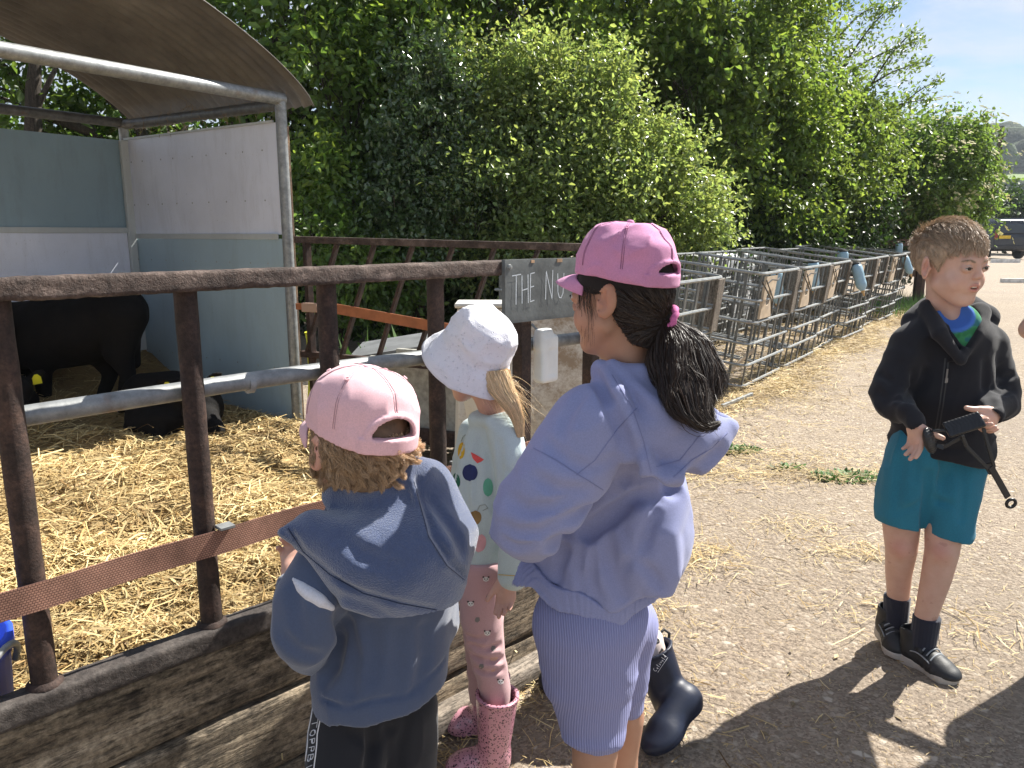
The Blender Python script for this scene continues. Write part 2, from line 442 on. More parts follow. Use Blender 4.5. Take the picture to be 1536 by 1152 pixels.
M_GALV = mat_galv(); M_CAGE = mat_galv('dull_galvanised_steel', 1.05)
def mat_wood(name, c1, c2, c3, along=(1, 0, 0), sc=3.0, bump=.8, dirt=.6, bd=.006):
    m = Mt(name)
    R = np.array(along, float); ang = math.atan2(R[1], R[0])
    tcn = m.n('ShaderNodeTexCoord'); mp = m.n('ShaderNodeMapping'); mp.inputs['Rotation'].default_value = (0, 0, -ang) if abs(R[2]) < .5 else (0, R_(90), 0)
    mp.inputs['Scale'].default_value = (1, 1, 1); m.l(tcn.outputs['Object'], mp.inputs[0])
    m2 = m.n('ShaderNodeMapping'); m2.inputs['Scale'].default_value = (sc * .8, sc * 12, sc * 14); m.l(mp.outputs[0], m2.inputs[0]); v = m2.outputs[0]
    g = m.noise(1.0, 8, .7, v, .6)
    c = m.ramp(g, [(.3, c1), (.5, c2), (.68, c3)])
    m3 = m.n('ShaderNodeMapping'); m3.inputs['Scale'].default_value = (3.2, 9, 9); m.l(mp.outputs[0], m3.inputs[0])
    d = m.ramp(m.noise(1.0, 7, .75, m3.outputs[0]), [(.43, (0, 0, 0)), (.62, (dirt, dirt, dirt))])
    m4 = m.n('ShaderNodeMapping'); m4.inputs['Scale'].default_value = (22, 120, 120); m.l(mp.outputs[0], m4.inputs[0])
    ck = m.noise(1.0, 6, .7, m4.outputs[0], .3)
    ckr = m.ramp(ck, [(.36, (.16, .16, .16)), (.5, (1.1, 1.1, 1.1))])
    c = m.mix(d, c, (.035, .027, .02)); c = m.mix(.6, c, m.mix(1.0, c, m.ramp(m.noise(75, 6, .75, mp.outputs[0]), [(.36, (.3, .3, .3)), (.6, (1.5, 1.5, 1.5))]), 'MULTIPLY')); c = m.mix(.85, c, m.mix(1.0, c, ckr, 'MULTIPLY'))
    m.color(c); m.set(Roughness=.9)
    h = m.math('ADD', m.math('MULTIPLY', g, .8), m.math('MULTIPLY', ck, .8)); m.bump(h, bump, bd); return m.m
M_PLANK = mat_wood('weathered_plank', (.15, .11, .07), (.32, .255, .175), (.50, .41, .30), along=FD, dirt=.95, bump=1.0, bd=.008)
M_TIMBER = mat_wood('grey_timber', (.12, .1, .08), (.25, .21, .17), (.36, .31, .26), along=FD, dirt=.5)

# ================================================================== NEAR PEN FENCE
def fence_box(mb, s0, s1, z0, z1, o0, o1, M=None):
    c = (fp(s0, z0, o0) + fp(s1, z1, o1)) / 2
    Rm = np.stack([FD, -FN, [0, 0, 1]], 1)
    return mb.box(c, (abs(s1 - s0), abs(o1 - o0), abs(z1 - z0)), Rm)
fence = thing('pen_fence', tuple(fp(.9, 0)), 'rusty steel pen fence with round uprights above weathered planks, in front of the straw pen', 'fence')
SX0, SX1 = -.55, 1.78
def rough_bar(name, s0, s1, z0, z1, o0, o1, m, amp=.0025, par=fence, sc=45, bite=0):
    """a worn steel section: rounded box along the fence with a lumpy, flaked face"""
    ns = int((s1 - s0) / .006); hw, hh = abs(o1 - o0) / 2, abs(z1 - z0) / 2
    a = np.linspace(0, 2 * np.pi, 33)[:-1] + .05; ca, sa = np.cos(a), np.sin(a); k = (np.abs(ca) ** 7 + np.abs(sa) ** 7) ** (-1 / 7)
    S_ = np.linspace(s0, s1, ns); base = FP + FD * S_[:, None]
    G_ = base[:, None, :] + FN * ((o0 + o1) / 2 + hw * (ca * k))[None, :, None] + np.array([0, 0, 1]) * ((z0 + z1) / 2 + hh * (sa * k))[None, :, None]
    Pf = G_.reshape(-1, 3); nn = (FN * (ca * k)[:, None] + np.array([0, 0, 1]) * (sa * k)[:, None]); nn = np.tile(nn, (ns, 1))
    dsp = amp * fbm(Pf, sc, 5, 3) - bite * np.maximum(0, vnoise(Pf, sc * .5, 9) - .35)
    G_ = (Pf + nn * dsp[:, None]).reshape(ns, 32, 3); G_ = np.concatenate([G_, G_[:, :1]], 1)
    q = MB(); q.grid(G_, flip=False)
    for e, fl in ((G_[0, :-1], 0), (G_[-1, :-1], 1)):
        q.add(np.vstack([e, e.mean(0)]), [[32, (i + 1) % 32, i] if not fl else [32, i, (i + 1) % 32] for i in range(32)])
    return build(name, q, m, par, smooth=True)
rough_bar('top_rail', SX0, 1.115, 1.165, 1.203, .004, .042, M_RAIL, .0017, bite=.004, sc=60)
rough_bar('top_rail', 1.117, SX1, 1.165, 1.2, -.02, .018, M_DARKST, .001)
rough_bar('bottom_rail', SX0, SX1, .452, .5, -.018, .034, M_DARKST, .0015, bite=.002)
for i in range(-1, 7):
    s = .2985 * i + .008; q = MB()
    z = np.linspace(.5, 1.167, 40); r = .0208 + .0006 * vnoise(np.stack([z * 0 + i, z, z], 1), 30, 4)
    if i >= 4: q.box(fp(s, .83), (.036, .036, .67), np.stack([FD, -FN, [0, 0, 1]], 1))
    else: q.tube([fp(s, t) for t in z], r, 18)
    q.lathe([(.030, 0), (.029, .004), (.022, .010)], fp(s, .4995), n=18)
    build('upright', q, M_RUST, fence, smooth=i < 4)
q = MB(); q.tube([fp(s, .966 + .006 * math.sin(s * 3), -.042) for s in np.linspace(SX0, SX1, 30)], .0185, 16)
for s in (.44, .9, 1.35): q.tube([fp(s - .006, .967, -.042), fp(s + .006, .967, -.042)], .0208, 16)
build('middle_pipe', q, M_GALV, fence, smooth=True)
for s in (.335, .94, 1.5):
    q = MB(); q.box(fp(s, .706, .03), (.03, .028, .006), np.stack([FD, -FN, [0, 0, 1]], 1)); build('bracket', q, M_GALV, fence, bevel=.001)
def plank(name, s0, s1, z0, z1, o0, th, m, par=fence, seed=1, dz=0, am=1.0):
    ns, nz = int((s1 - s0) / .008), max(5, int((z1 - z0) / .006)); S_ = np.linspace(s0, s1, ns); Z_ = np.linspace(z0, z1, nz)
    SS, Z2 = np.meshgrid(S_, Z_, indexing='ij'); Pn = np.stack([SS.ravel() * .25, Z2.ravel() * 3.2, 0 * SS.ravel() + seed], 1)
    rel = am * .0016 * fbm(Pn, 14, seed, 4) + am * .0016 * folds(Pn * np.array([1, 2.2, 1]), 9, seed + 3) * .6
    edge = np.minimum((Z2 - z0), (z1 - Z2)); wob = am * .004 * vnoise(np.stack([SS.ravel() * 3, Z2.ravel() * 0, 0 * SS.ravel() + seed], 1), 3, seed).reshape(SS.shape)
    o_ = o0 + rel.reshape(SS.shape) - am * .006 * np.exp(-(edge / .006) ** 1.0)
    G_ = FP + FD * SS[..., None] + FN * o_[..., None] + np.array([0, 0, 1]) * (Z2 + wob + dz * SS)[..., None]
    q = MB(); q.grid(G_); Bk = G_ - FN * th; q.grid(Bk, flip=True)
    for a, b, fl in ((G_[:, -1], Bk[:, -1], 0), (Bk[:, 0], G_[:, 0], 0), (Bk[-1], G_[-1], 1), (G_[0], Bk[0], 1)): q.grid(np.stack([a, b], 1), flip=bool(fl))
    return build(name, q, m, par, smooth=True)
plank('plank', SX0, SX1, .295, .446, .012, .035, M_PLANK, seed=3)
plank('plank', SX0, SX1, .118, .283, .016, .035, M_PLANK, seed=8)
plank('plank', SX0, SX1, .0, .108, .02, .035, M_PLANK, seed=21)
label(plank('kerb_timber', .55, 1.76, .0, .062, .075, .05, M_TIMBER, par=None, seed=15), 'grey timber lying along the foot of the plank fence behind the spotted pink boots', 'timber')

# orange ratchet strap threaded along the fence
def strap(name, pts, w, lab, m, up=(0, 0, 1), thick=.0025):
    P = np.array(pts, float); q = MB(); T = np.gradient(P, axis=0); T /= np.linalg.norm(T, axis=1)[:, None]
    u = np.array(up, float); Sd = np.cross(T, u); Sd /= np.linalg.norm(Sd, axis=1)[:, None]; Uu = np.cross(Sd, T)
    rows = [P + Uu * w / 2 + Sd * thick / 2, P + Uu * w / 2 - Sd * thick / 2, P - Uu * w / 2 - Sd * thick / 2, P - Uu * w / 2 + Sd * thick / 2, P + Uu * w / 2 + Sd * thick / 2]
    q.grid(np.stack(rows, 1)); return label(build(name, q, m, smooth=False), lab, 'strap')
def mat_web(name, c1, c2, along):
    m = Mt(name); ang = math.atan2(along[1], along[0]); tcn = m.n('ShaderNodeTexCoord'); mp = m.n('ShaderNodeMapping'); mp.inputs['Rotation'].default_value = (0, 0, -ang); m.l(tcn.outputs['Object'], mp.inputs[0])
    br = m.n('ShaderNodeTexBrick'); mp2 = m.n('ShaderNodeMapping'); mp2.inputs['Rotation'].default_value = (R_(90), 0, 0); m.l(mp.outputs[0], mp2.inputs[0])
    br.inputs['Scale'].default_value = 1.0; br.inputs['Brick Width'].default_value = .0052; br.inputs['Row Height'].default_value = .0042; br.inputs['Mortar Size'].default_value = .0006; br.offset = .5
    br.inputs['Color1'].default_value = (*c1, 1); br.inputs['Color2'].default_value = (*c2, 1); br.inputs['Mortar'].default_value = (.13, .06, .045, 1); m.l(mp2.outputs[0], br.inputs['Vector'])
    d = m.ramp(m.noise(9, 6, .7), [(.35, (.6, .6, .6)), (.65, (1.1, 1.1, 1.1))])
    m.color(m.mix(1.0, br.outputs['Color'], d, 'MULTIPLY')); m.set(Roughness=.85); m.bump(br.outputs['Fac'], -.5, .001); return m.m
sp_ = [fp(s, .672 + .004 * math.sin(s * 5) + .018 * (s - .3) * (s > .3) * .8, .026 + .003 * math.cos((s - .02) * 2 * math.pi / .304)) for s in np.linspace(-.55, 1.72, 150)]
strap('ratchet_strap', sp_, .05, 'faded orange ratchet strap stretched along the front of the near fence', mat_web('faded_orange_webbing', (.52, .285, .20), (.46, .245, .17), FD))

# chalk sign
sg = MB(); Rm = np.stack([FD, -FN, [0, 0, 1]], 1)
sgn = thing('chalk_sign', tuple(fp(1.45, 1.045, .03)), 'dark grey board chalked THE NU hung on the near fence rail', 'sign')
SG0, SG1 = 1.085, 1.70
plank('board', SG0, SG1, 1.043, 1.204, .055, .012, simple('blackboard_paint', (.10, .108, .108), .8, .3, 14, bump=.4, bsc=90, bd=.0015), par=sgn, seed=31, am=.15)
M_CHIP = simple('raw_chipboard', (.36, .23, .14), .9)
for a, b in ((.10, .012), (.205, .02)):
    q = MB(); q.box(fp(SG0 + a, 1.198, .0555), (b, .0022, .004 + b * .25), Rm); build('chipped_edge', q, M_CHIP, sgn)
q = MB(); mf = lambda x, y: fp(SG0 + x, 1.045 + y, .0575)
M_CHALK = simple('chalk', (.52, .56, .60), .95, .25, 300)
for ch, x0, y0, h, wd in (('T', .022, .046, .073, .036), ('H', .058, .047, .072, .036), ('E', .089, .050, .072, .027), ('N', .148, .052, .071, .036), ('U', .196, .053, .066, .036)):
    q = MB()
    for st in LET[ch]: stroke(q, [(x0 + a * wd, y0 + b * h) for a, b in st], .0026, mf)
    build('chalk_letter', q, M_CHALK, sgn)
q = MB(); q.lathe([(0, .006), (.006, .005), (.008, 0)], fp(SG0 + .014, 1.186, .056), np.stack([FD, [0, 0, 1], FN], 1), 12); build('bolt', q, M_GALV, sgn)

# white plastic jug hung on the pipe
jug = thing('plastic_jug', tuple(fp(1.31, .87, -.02)), 'white plastic jug hanging on the pipe beneath the chalk sign', 'jug')
jf = U(.01, rbox(fp(1.30, .925, .0), (.034, .022, .068), .012, Rm), rbox(fp(1.29, .98, .0), (.026, .018, .03), .01, Rm))
sdf('bottle', S(.004, jf, rbox(fp(1.302, .916, .026), (.016, .006, .038), .003, Rm)), fp(1.30, .93) - .12, fp(1.30, .93) + .12, .0035, simple('cloudy_white_plastic', (.72, .73, .72), .45, .1, 12), jug)
q = MB(); q.tube([fp(1.272, 1.0, -.0), fp(1.275, 1.02, -.03), fp(1.28, 1.0, -.062), fp(1.284, .96, -.062)], .0035, 8); build('hook', q, M_GALV, jug, smooth=True)

# blue feed tub just inside the fence, at the left edge
c0 = np.array([-1.03, 1.225, .13])
bk = thing('feed_tub', tuple(c0), 'tall bright blue plastic tub standing inside the fence at the left edge', 'tub')
q = MB(); q.lathe([(.0, .0), (.11, .0), (.13, .405), (.137, .405), (.137, .43), (.125, .43), (.106, .012), (0, .012)], c0, n=36); build('tub_wall', q, simple('blue_plastic', (.012, .06, .55), .65, .1), bk, smooth=True)
for sx in (-1, 1):
    q = MB(); q.tube([c0 + np.array([sx * .132, .045 * math.cos(a), .385 + .05 * math.sin(a)]) + np.array([sx * .02 * math.sin(a), 0, 0]) for a in np.linspace(0, math.pi, 12)], .006, 8); build('rope_handle', q, M_GALV, bk, smooth=True)
# ================================================================== CALF SHELTER
SR = np.array([-1.26, 4.4, 0.]); SA = np.array([-.56, -.83, 0]); SA /= np.linalg.norm(SA); SB = np.array([-SA[1], SA[0], 0]) * -1
SB = np.array([-.83, .56, 0]); SB = SB / np.linalg.norm(SB)
def sp(a, b, z): return SR + SA * a + SB * b + np.array([0, 0, z])
SM = np.stack([SA, SB, [0, 0, 1]], 1)
sh = thing('calf_shelter', tuple(sp(1.2, .8, 0)), 'open fronted calf shelter with curved corrugated roof and pale blue and white walls', 'shelter')
SL, SDp = 2.7, 1.55
for a, b, zt in ((0, 0, 2.0), (0, SDp, 1.99), (SL, 0, 2.0), (SL, SDp, 1.99)):
    q = MB(); q.tube([sp(a, b, 0), sp(a, b, zt)], .031, 18); build('post', q, M_GALV, sh, smooth=True)
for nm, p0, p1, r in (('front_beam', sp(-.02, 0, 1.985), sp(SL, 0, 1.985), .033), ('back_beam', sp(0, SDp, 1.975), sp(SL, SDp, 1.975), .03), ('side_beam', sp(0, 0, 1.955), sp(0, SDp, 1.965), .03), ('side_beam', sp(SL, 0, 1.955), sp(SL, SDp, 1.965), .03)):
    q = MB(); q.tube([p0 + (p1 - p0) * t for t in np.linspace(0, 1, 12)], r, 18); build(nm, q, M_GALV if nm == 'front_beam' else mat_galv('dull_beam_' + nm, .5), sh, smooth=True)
# curved roof: profile along SA, corrugations follow the curve, ridges repeat along SB
def prof(t):                                   # t from 0 (right eave) to 1 (left eave)
    a0, a1 = -.16, SL + .16; a = a0 + (a1 - a0) * t
    z = 1.965 + .56 * (np.sin(np.pi * np.clip(t, 0, 1)) ** .72)
    return a, z
tt = np.linspace(0, 1, 90); bb = np.arange(-.10, SDp + .13, .0085)
aa, zz = prof(tt)
TH = np.gradient(zz, aa); nl = np.sqrt(1 + TH ** 2)
G_ = np.zeros((len(bb), len(tt), 3))
for j, b in enumerate(bb):
    cz = .012 * math.sin(b * 2 * math.pi / .076)
    wob = .010 * vnoise(np.stack([np.full(len(tt), b * 1.0), tt * 3, tt * 0], 1), 2.0, 3)
    G_[j] = SR + SA * (aa - TH / nl * cz)[:, None] + SB * b + np.array([0, 0, 1]) * (zz + cz / nl + wob * (np.abs(bb[j] + .1) < .12))[:, None]
q = MB(); q.grid(G_)
m = Mt('old_corrugated_sheet'); v = m.coord()
c = m.ramp(m.noise(3.5, 8, .7, v), [(.3, (.085, .078, .070)), (.55, (.15, .138, .125)), (.75, (.22, .205, .19))])
c = m.mix(m.ramp(m.noise(28, 6, .75, v), [(.55, (0, 0, 0)), (.75, (.5, .5, .5))]), c, (.12, .07, .045))
m.color(c); m.set(Metallic=.15, Roughness=.7); m.bump(m.noise(60, 5, .7, v), .3, .002)
build('roof_sheet', q, m.m, sh, smooth=True, solid=.003)
# wall boards
def mat_panel(name, c):
    m = Mt(name); v = m.coord(); c = np.array(c)
    base = m.ramp(m.noise(1.6, 5, .6, v), [(.3, tuple(c * .88)), (.7, tuple(c * 1.06))])
    st = m.ramp(m.noise(1.0, 8, .75, m.coord((9, 9, 1.6))), [(.5, (0, 0, 0)), (.75, (.5, .5, .5))])
    base = m.mix(st, base, tuple(c * .6 + np.array([.03, .02, 0])))
    sp_ = m.ramp(m.noise(120, 3, .6, v), [(.68, (0, 0, 0)), (.74, (.6, .6, .6))])
    m.color(m.mix(sp_, base, (.12, .11, .08))); m.set(Roughness=.45); m.bump(m.noise(4, 3), .1, .01); return m.m
M_WHP = mat_panel('white_board', (.74, .77, .88)); M_BLP = mat_panel('pale_blue_board', (.38, .50, .57)); M_BLD = mat_panel('grey_blue_board', (.25, .35, .41))
def wall(name, p0, p1, z0, z1, m, bulge=.0, nrml=None, th=.012):
    n1, n2 = 24, 12; U_ = np.linspace(0, 1, n1); V_ = np.linspace(0, 1, n2)
    uu, vv = np.meshgrid(U_, V_, indexing='ij'); zt = np.asarray(z1)
    G_ = p0 + (p1 - p0) * uu[..., None] + np.array([0, 0, 1]) * (z0 + (zt - z0) * vv)[..., None]
    G_ = G_ + nrml * (bulge * np.sin(uu * np.pi) * (.4 + .6 * np.sin(vv * np.pi)))[..., None]
    q = MB(); q.grid(G_); q.grid(G_ - nrml * th, flip=True)
    Bk = G_ - nrml * th
    for a, b in ((G_[:, -1], Bk[:, -1]), (Bk[:, 0], G_[:, 0]), (Bk[-1], G_[-1]), (G_[0], Bk[0])): q.grid(np.stack([a, b], 1))
    return build(name, q, m, sh, smooth=False)
wall('side_wall_board', sp(.01, .02, 0), sp(.01, SDp - .05, 0), 1.262, 1.865, M_WHP, .02, SA)
wall('side_wall_board', sp(.013, .02, 0), sp(.013, SDp - .05, 0), .10, 1.238, M_BLP, .03, SA)
wall('back_wall_board', sp(SL, SDp - .04, 0), sp(.04, SDp - .04, 0), 1.30, 1.86, M_BLD, .015, -SB)
wall('back_wall_board', sp(SL, SDp - .043, 0), sp(.04, SDp - .043, 0), .10, 1.275, M_WHP, .015, -SB)
wall('side_wall_board', sp(SL - .01, .02, 0), sp(SL - .01, SDp - .05, 0), .1, 1.865, M_WHP, .01, -SA)
strip = mat_panel('pale_trim', (.5, .53, .53))
q = MB(); q.box(sp(.045, SDp - .06, .98), (.05, .03, 1.76), SM); build('corner_strip', q, strip, sh, bevel=.004)
q = MB(); q.box(sp(.026, SDp / 2, 1.25), (.008, SDp - .1, .032), SM); build('joint_strip', q, strip, sh, bevel=.002)
q = MB(); q.box(sp(SL / 2, SDp - .058, 1.288), (SL - .1, .008, .034), SM); build('joint_strip', q, strip, sh, bevel=.002)
q = MB(); q.box(sp(.026, SDp / 2, 1.869), (.012, SDp - .08, .012), SM); build('cap_strip', q, strip, sh)
q = MB(); q.box(sp(-.012, -.005, .97), (.03, .045, 1.75), SM)
build('edge_board', q, mat_wood('brown_edge_board', (.07, .045, .03), (.16, .1, .06), (.3, .2, .12), along=(0, 0, 1)), sh)
for k in range(9):
    for zz_ in (.5, 1.1, 1.45, 1.72):
        q = MB(); q.lathe([(.0, .002), (.004, .0015), (.005, 0)], sp(.044 if zz_ > 1.25 else .05, .12 + k * .165 + .02 * math.sin(k * zz_ * 9), zz_), np.stack([SB, [0, 0, 1], SA], 1), 8); build('screw', q, M_CAGE, sh)
for i in range(9):                                            # cobwebby straw caught on the beams
    pass
q = MB()
for k in range(150):
    b = rng.uniform(-.05, SDp); a0_ = rng.uniform(-.12, .06); z0_ = rng.uniform(1.93, 2.02); p = sp(a0_, b, z0_)
    q.tube([p, p + rng.normal(0, .02, 3), p + rng.normal(0, .035, 3) - [0, 0, .02]], .0012, 3, caps=False)
build('nest_straw', q, simple('old_straw', (.22, .16, .09), .95), sh)

# yellow rope by the post
q = MB(); q.tube([W(461, 500, 4.34), W(462, 530, 4.35), W(465, 560, 4.33), W(463, 600, 4.34), W(466, 640, 4.35)], .007, 8)
q.tube([W(459, 498, 4.34), W(463, 515, 4.36), W(469, 540, 4.35)], .010, 8)
label(build('rope', q, simple('yellow_rope', (.62, .66, .05), .7), smooth=True), 'yellow rope hanging beside the galvanised shelter post', 'rope')

# ================================================================== SLANTED FEED BARRIER behind
B0, B1 = np.array([-1.19, 4.31, 0]), np.array([.52, 3.62, 0]); BD = nrm(B1 - B0); BL = np.linalg.norm(B1 - B0); BM = np.stack([BD, np.cross([0, 0, 1], BD), [0, 0, 1]], 1)
def bp(s, z, o=0): return B0 + BD * s + BM[:, 1] * o + np.array([0, 0, z])
fb = thing('feed_barrier', tuple(bp(BL / 2, 0)), 'rusty feed barrier with slanted bars behind the white bucket hat', 'barrier')
q = MB(); q.bar(bp(0, 1.235), bp(BL, 1.20), .04, .036); build('top_rail', q, M_RAIL, fb, bevel=.003)
q = MB(); q.bar(bp(0, .60), bp(BL, .56), .035, .035); build('lower_rail', q, M_RUST, fb, bevel=.003)
q = MB(); q.bar(bp(.07, 0), bp(.07, 1.22), .035, .035, up=FN); build('post', q, M_RUST, fb, bevel=.003)
q = MB(); q.bar(bp(BL - .06, 0), bp(BL - .06, 1.19), .035, .035, up=FN); build('post', q, M_RUST, fb, bevel=.003)
for k in range(7):
    s1_ = .27 + .232 * k; q = MB(); q.bar(bp(s1_, 1.218), bp(s1_ - .235, .60), .016, .036, up=BM[:, 1]); build('slanted_bar', q, M_RUST, fb, bevel=.002)
st2 = thing('tie_down_strap', tuple(bp(.5, .8)), 'bright orange tie down strap running across the slanted bars of the feed barrier', 'strap')
q = MB(); P_ = [bp(.0, .87, -.03), bp(.22, .872, -.035), bp(.45, .845, -.03), bp(.8, .805, -.035), bp(1.2, .76, -.03), bp(BL, .71, -.03)]
for i in range(len(P_) - 1): q.bar(P_[i], P_[i + 1], .006, .055 if i != 0 else .035)
build('webbing', q, simple('orange_webbing', (.36, .13, .055), .8, .2, 20), st2)
q = MB(); q.box(bp(.23, .868, -.045), (.05, .03, .04), BM); q.box(bp(.1, .868, -.04), (.10, .02, .05), BM); q.tube([bp(.17, .885, -.05), bp(.27, .888, -.05)], .008, 8); build('ratchet', q, simple('worn_ratchet', (.4, .27, .2), .6), st2, bevel=.003)

# black-lidded feed bin behind the barrier, low trough board, white hutch
fbn = thing('feed_bin', tuple(W(610, 560, 4.9) * [1, 1, 0]), 'black feed bin with grey lid standing behind the feed barrier', 'bin')
cx, cy = W(612, 520, 4.9)[0], 4.9
q = MB(); q.box((cx + .03, cy, .27), (.5, .45, .44)); build('bin_body', q, simple('black_plastic', (.02, .02, .022), .5), fbn, bevel=.02)
q = MB(); q.prism([(cx - .33, cy - .27, .50), (cx + .30, cy - .27, .60), (cx + .30, cy + .20, .63), (cx - .33, cy + .20, .53)], (0, 0, 0), (0, 0, .025)); build('lid', q, simple('grey_plastic', (.14, .145, .15), .6), fbn, bevel=.006)
tr = thing('trough', tuple(W(600, 620, 4.45) * [1, 1, 0]), 'grey concrete feed trough below the feed barrier', 'trough')
q = MB(); q.bar(bp(.36, .36, .14), bp(BL - .1, .36, .14), .03, .46); q.bar(bp(.36, .36, .44), bp(BL - .1, .36, .44), .03, .46); build('trough_side', q, simple('grey_concrete', (.34, .33, .29), .9, .3, 30, bump=.4), tr, bevel=.006)
q = MB(); q.bar(bp(.36, .16, .29), bp(BL - .1, .16, .29), .28, .04); build('trough_floor', q, simple('dirty_concrete', (.16, .14, .11), .9), tr)
q = MB(); q.bar(bp(.3, .17, .08), bp(BL - .1, .17, .08), .05, .08); build('front_timber', q, M_RUST, tr, bevel=.004)

M_HUT = mat_panel('dirty_white_plastic', (.66, .63, .57))
def mat_hutch():
    m = Mt('stained_white_board'); v = m.coord()
    c = m.ramp(m.noise(2.5, 5, .6, v), [(.3, (.62, .58, .5)), (.7, (.72, .70, .66))])
    gr = m.n('ShaderNodeSeparateXYZ'); tcn = m.n('ShaderNodeTexCoord'); m.l(tcn.outputs['Object'], gr.inputs[0])
    d = m.math('ADD', m.noise(7, 8, .8, v), m.math('MULTIPLY', gr.outputs['Z'], .16))
    dm = m.ramp(d, [(.57, (0, 0, 0)), (.72, (.8, .8, .8))]); c = m.mix(dm, c, (.26, .17, .09))
    dm2 = m.ramp(m.noise(45, 6, .75, v), [(.56, (0, 0, 0)), (.68, (.65, .65, .65))]); c = m.mix(dm2, c, (.3, .22, .14)); m.color(c); m.set(Roughness=.6); m.bump(m.noise(30, 4), .2, .002); return m.m
hut = thing('calf_hutch', (.1, 3.2, 0), 'dirty white plastic calf hutch behind the chalk sign', 'hutch')
q = MB(); hx0, hx1, hy0, hz = -.215, .33, 3.02, .985
q.box(((hx0 + hx1) / 2, hy0, .54), (hx1 - hx0, .03, .88)); q.box((hx1 - .016, hy0 + .08, .54), (.03, .13, .88)); build('front_board', q, mat_hutch(), hut, bevel=.006)
q = MB(); q.prism([(hx0 + .03, hy0 + .02, .98), (hx0 + .03, hy0 + .14, .99), (hx0 + .03, hy0 + .14, .1), (hx0 - .0, hy0 + .02, .1)], (0, 0, 0), (-.03, 0, 0)); build('side_board', q, M_HUT, hut)
q = MB(); q.box(((hx0 + hx1) / 2, hy0 + .06, .992), (hx1 - hx0 + .02, .17, .02)); build('hutch_roof', q, M_HUT, hut, bevel=.008)
q = MB(); q.box(((hx0 + hx1) / 2, hy0 - .022, .865), (hx1 - hx0, .012, .006)); build('seam', q, M_RUST, hut)
lean = MB(); lean.prism([W(693, 590, 3.0), W(700, 625, 3.0), W(742, 700, 2.9), W(734, 590, 2.9)], (0, 0, 0), (0, .02, 0))
label(build('leaning_board', lean, M_HUT), 'white board leaning in front of the hutch beside the bucket hat girl', 'board')
hut2 = thing('calf_hutch', (.57, 3.75, 0), 'dirty pinkish white calf hutch behind the last fence upright', 'hutch')
q = MB(); q.box((.57, 3.72, .5), (.32, .03, .92)); q.box((.42, 3.95, .5), (.03, .45, .92)); build('front_board', q, mat_hutch(), hut2, bevel=.006)
q = MB(); q.box((.57, 3.95, .97), (.36, .52, .03)); build('hutch_roof', q, M_HUT, hut2, bevel=.008)
# ================================================================== STRAW
def ribbons(mb, P, D, L, w, bend, tint, lift=0.0):
    """P centres, D unit directions, L lengths, w widths; two bent quads each"""
    n = len(P); up = np.tile([0, 0, 1.], (n, 1)) + rng.normal(0, .35, (n, 3)); Sd = np.cross(D, up); Sd /= np.linalg.norm(Sd, axis=1)[:, None]
    a = P - D * L[:, None] / 2; c = P + D * L[:, None] / 2; b = P + np.stack([rng.normal(0, 1, n), rng.normal(0, 1, n), np.abs(rng.normal(0, 1, n))], 1) * (bend * L)[:, None]
    h = w[:, None] / 2
    V = np.stack([a - Sd * h, a + Sd * h, b - Sd * h, b + Sd * h, c - Sd * h * .7, c + Sd * h * .7], 1).reshape(-1, 3)
    i = np.arange(n)[:, None] * 6
    F = np.concatenate([i + [0, 1, 3, 2], i + [2, 3, 5, 4]])
    pn_ = np.clip(1.0 + .42 * fbm(P * [1, 1, 0], 2.1, 61, 3) + .25 * vnoise(P * [1, 1, 0], 9, 62), .45, 1.25)[:, None]; mb.add(V, F, np.repeat(np.minimum(tint * pn_ ** np.array([1, 1.15, 1.35]), 1), 6, 0))
def mat_straw():
    m = Mt('straw'); a = m.n('ShaderNodeAttribute'); a.attribute_name = 'tint'; m.color(a.outputs['Color']); m.set(Roughness=.62)
    tr_ = m.n('ShaderNodeBsdfTranslucent'); m.l(a.outputs['Color'], tr_.inputs[0]); mx_ = m.n('ShaderNodeMixShader'); mx_.inputs[0].default_value = .12
    out = m.t.nodes['Material Output']; m.l(m.b.outputs[0], mx_.inputs[1]); m.l(tr_.outputs[0], mx_.inputs[2]); m.l(mx_.outputs[0], out.inputs[0]); return m.m
M_STRAW = mat_straw()
def straw_tint(n, dark=.12):
    t = rng.random(n)[:, None]; c = np.array([.50, .335, .13]) * (1 - t) + np.array([.74, .60, .31]) * t
    c = c * rng.uniform(.65, 1.15, (n, 1)); k = rng.random(n) < dark; c[k] = c[k] * [.5, .42, .35]
    return np.minimum(c, 1)
def so_of(x, y):                                # fence coordinates of a ground point
    dx, dy = x - FP[0], y - FP[1]; return dx * FD[0] + dy * FD[1], -(dx * FN[0] + dy * FN[1])
def bedh(x, y):
    s, o = so_of(x, y); bs = (x - SR[0]) * SB[0] + (y - SR[1]) * SB[1]; as_ = (x - SR[0]) * SA[0] + (y - SR[1]) * SA[1]
    P = np.stack([x, y, 0 * x], 1)
    h = .12 + .03 * np.clip(o, 0, 4) + .055 * fbm(P, 1.5, 2, 3) + .022 * vnoise(P, 7, 5)
    h = h + .30 * np.clip((bs - .75) / .8, 0, 1) ** 1.3 * np.clip(1.25 - as_ * .25, .55, 1)
    return h
s_, o_ = np.meshgrid(np.linspace(-3.6, 1.95, 150), np.linspace(.045, 4.7, 130), indexing='ij')
gxy = FP[:2] + FD[:2] * s_[..., None] - FN[:2] * o_[..., None]
hz_ = bedh(gxy[..., 0].ravel(), gxy[..., 1].ravel()).reshape(s_.shape)
Gb = np.concatenate([gxy, hz_[..., None]], -1)
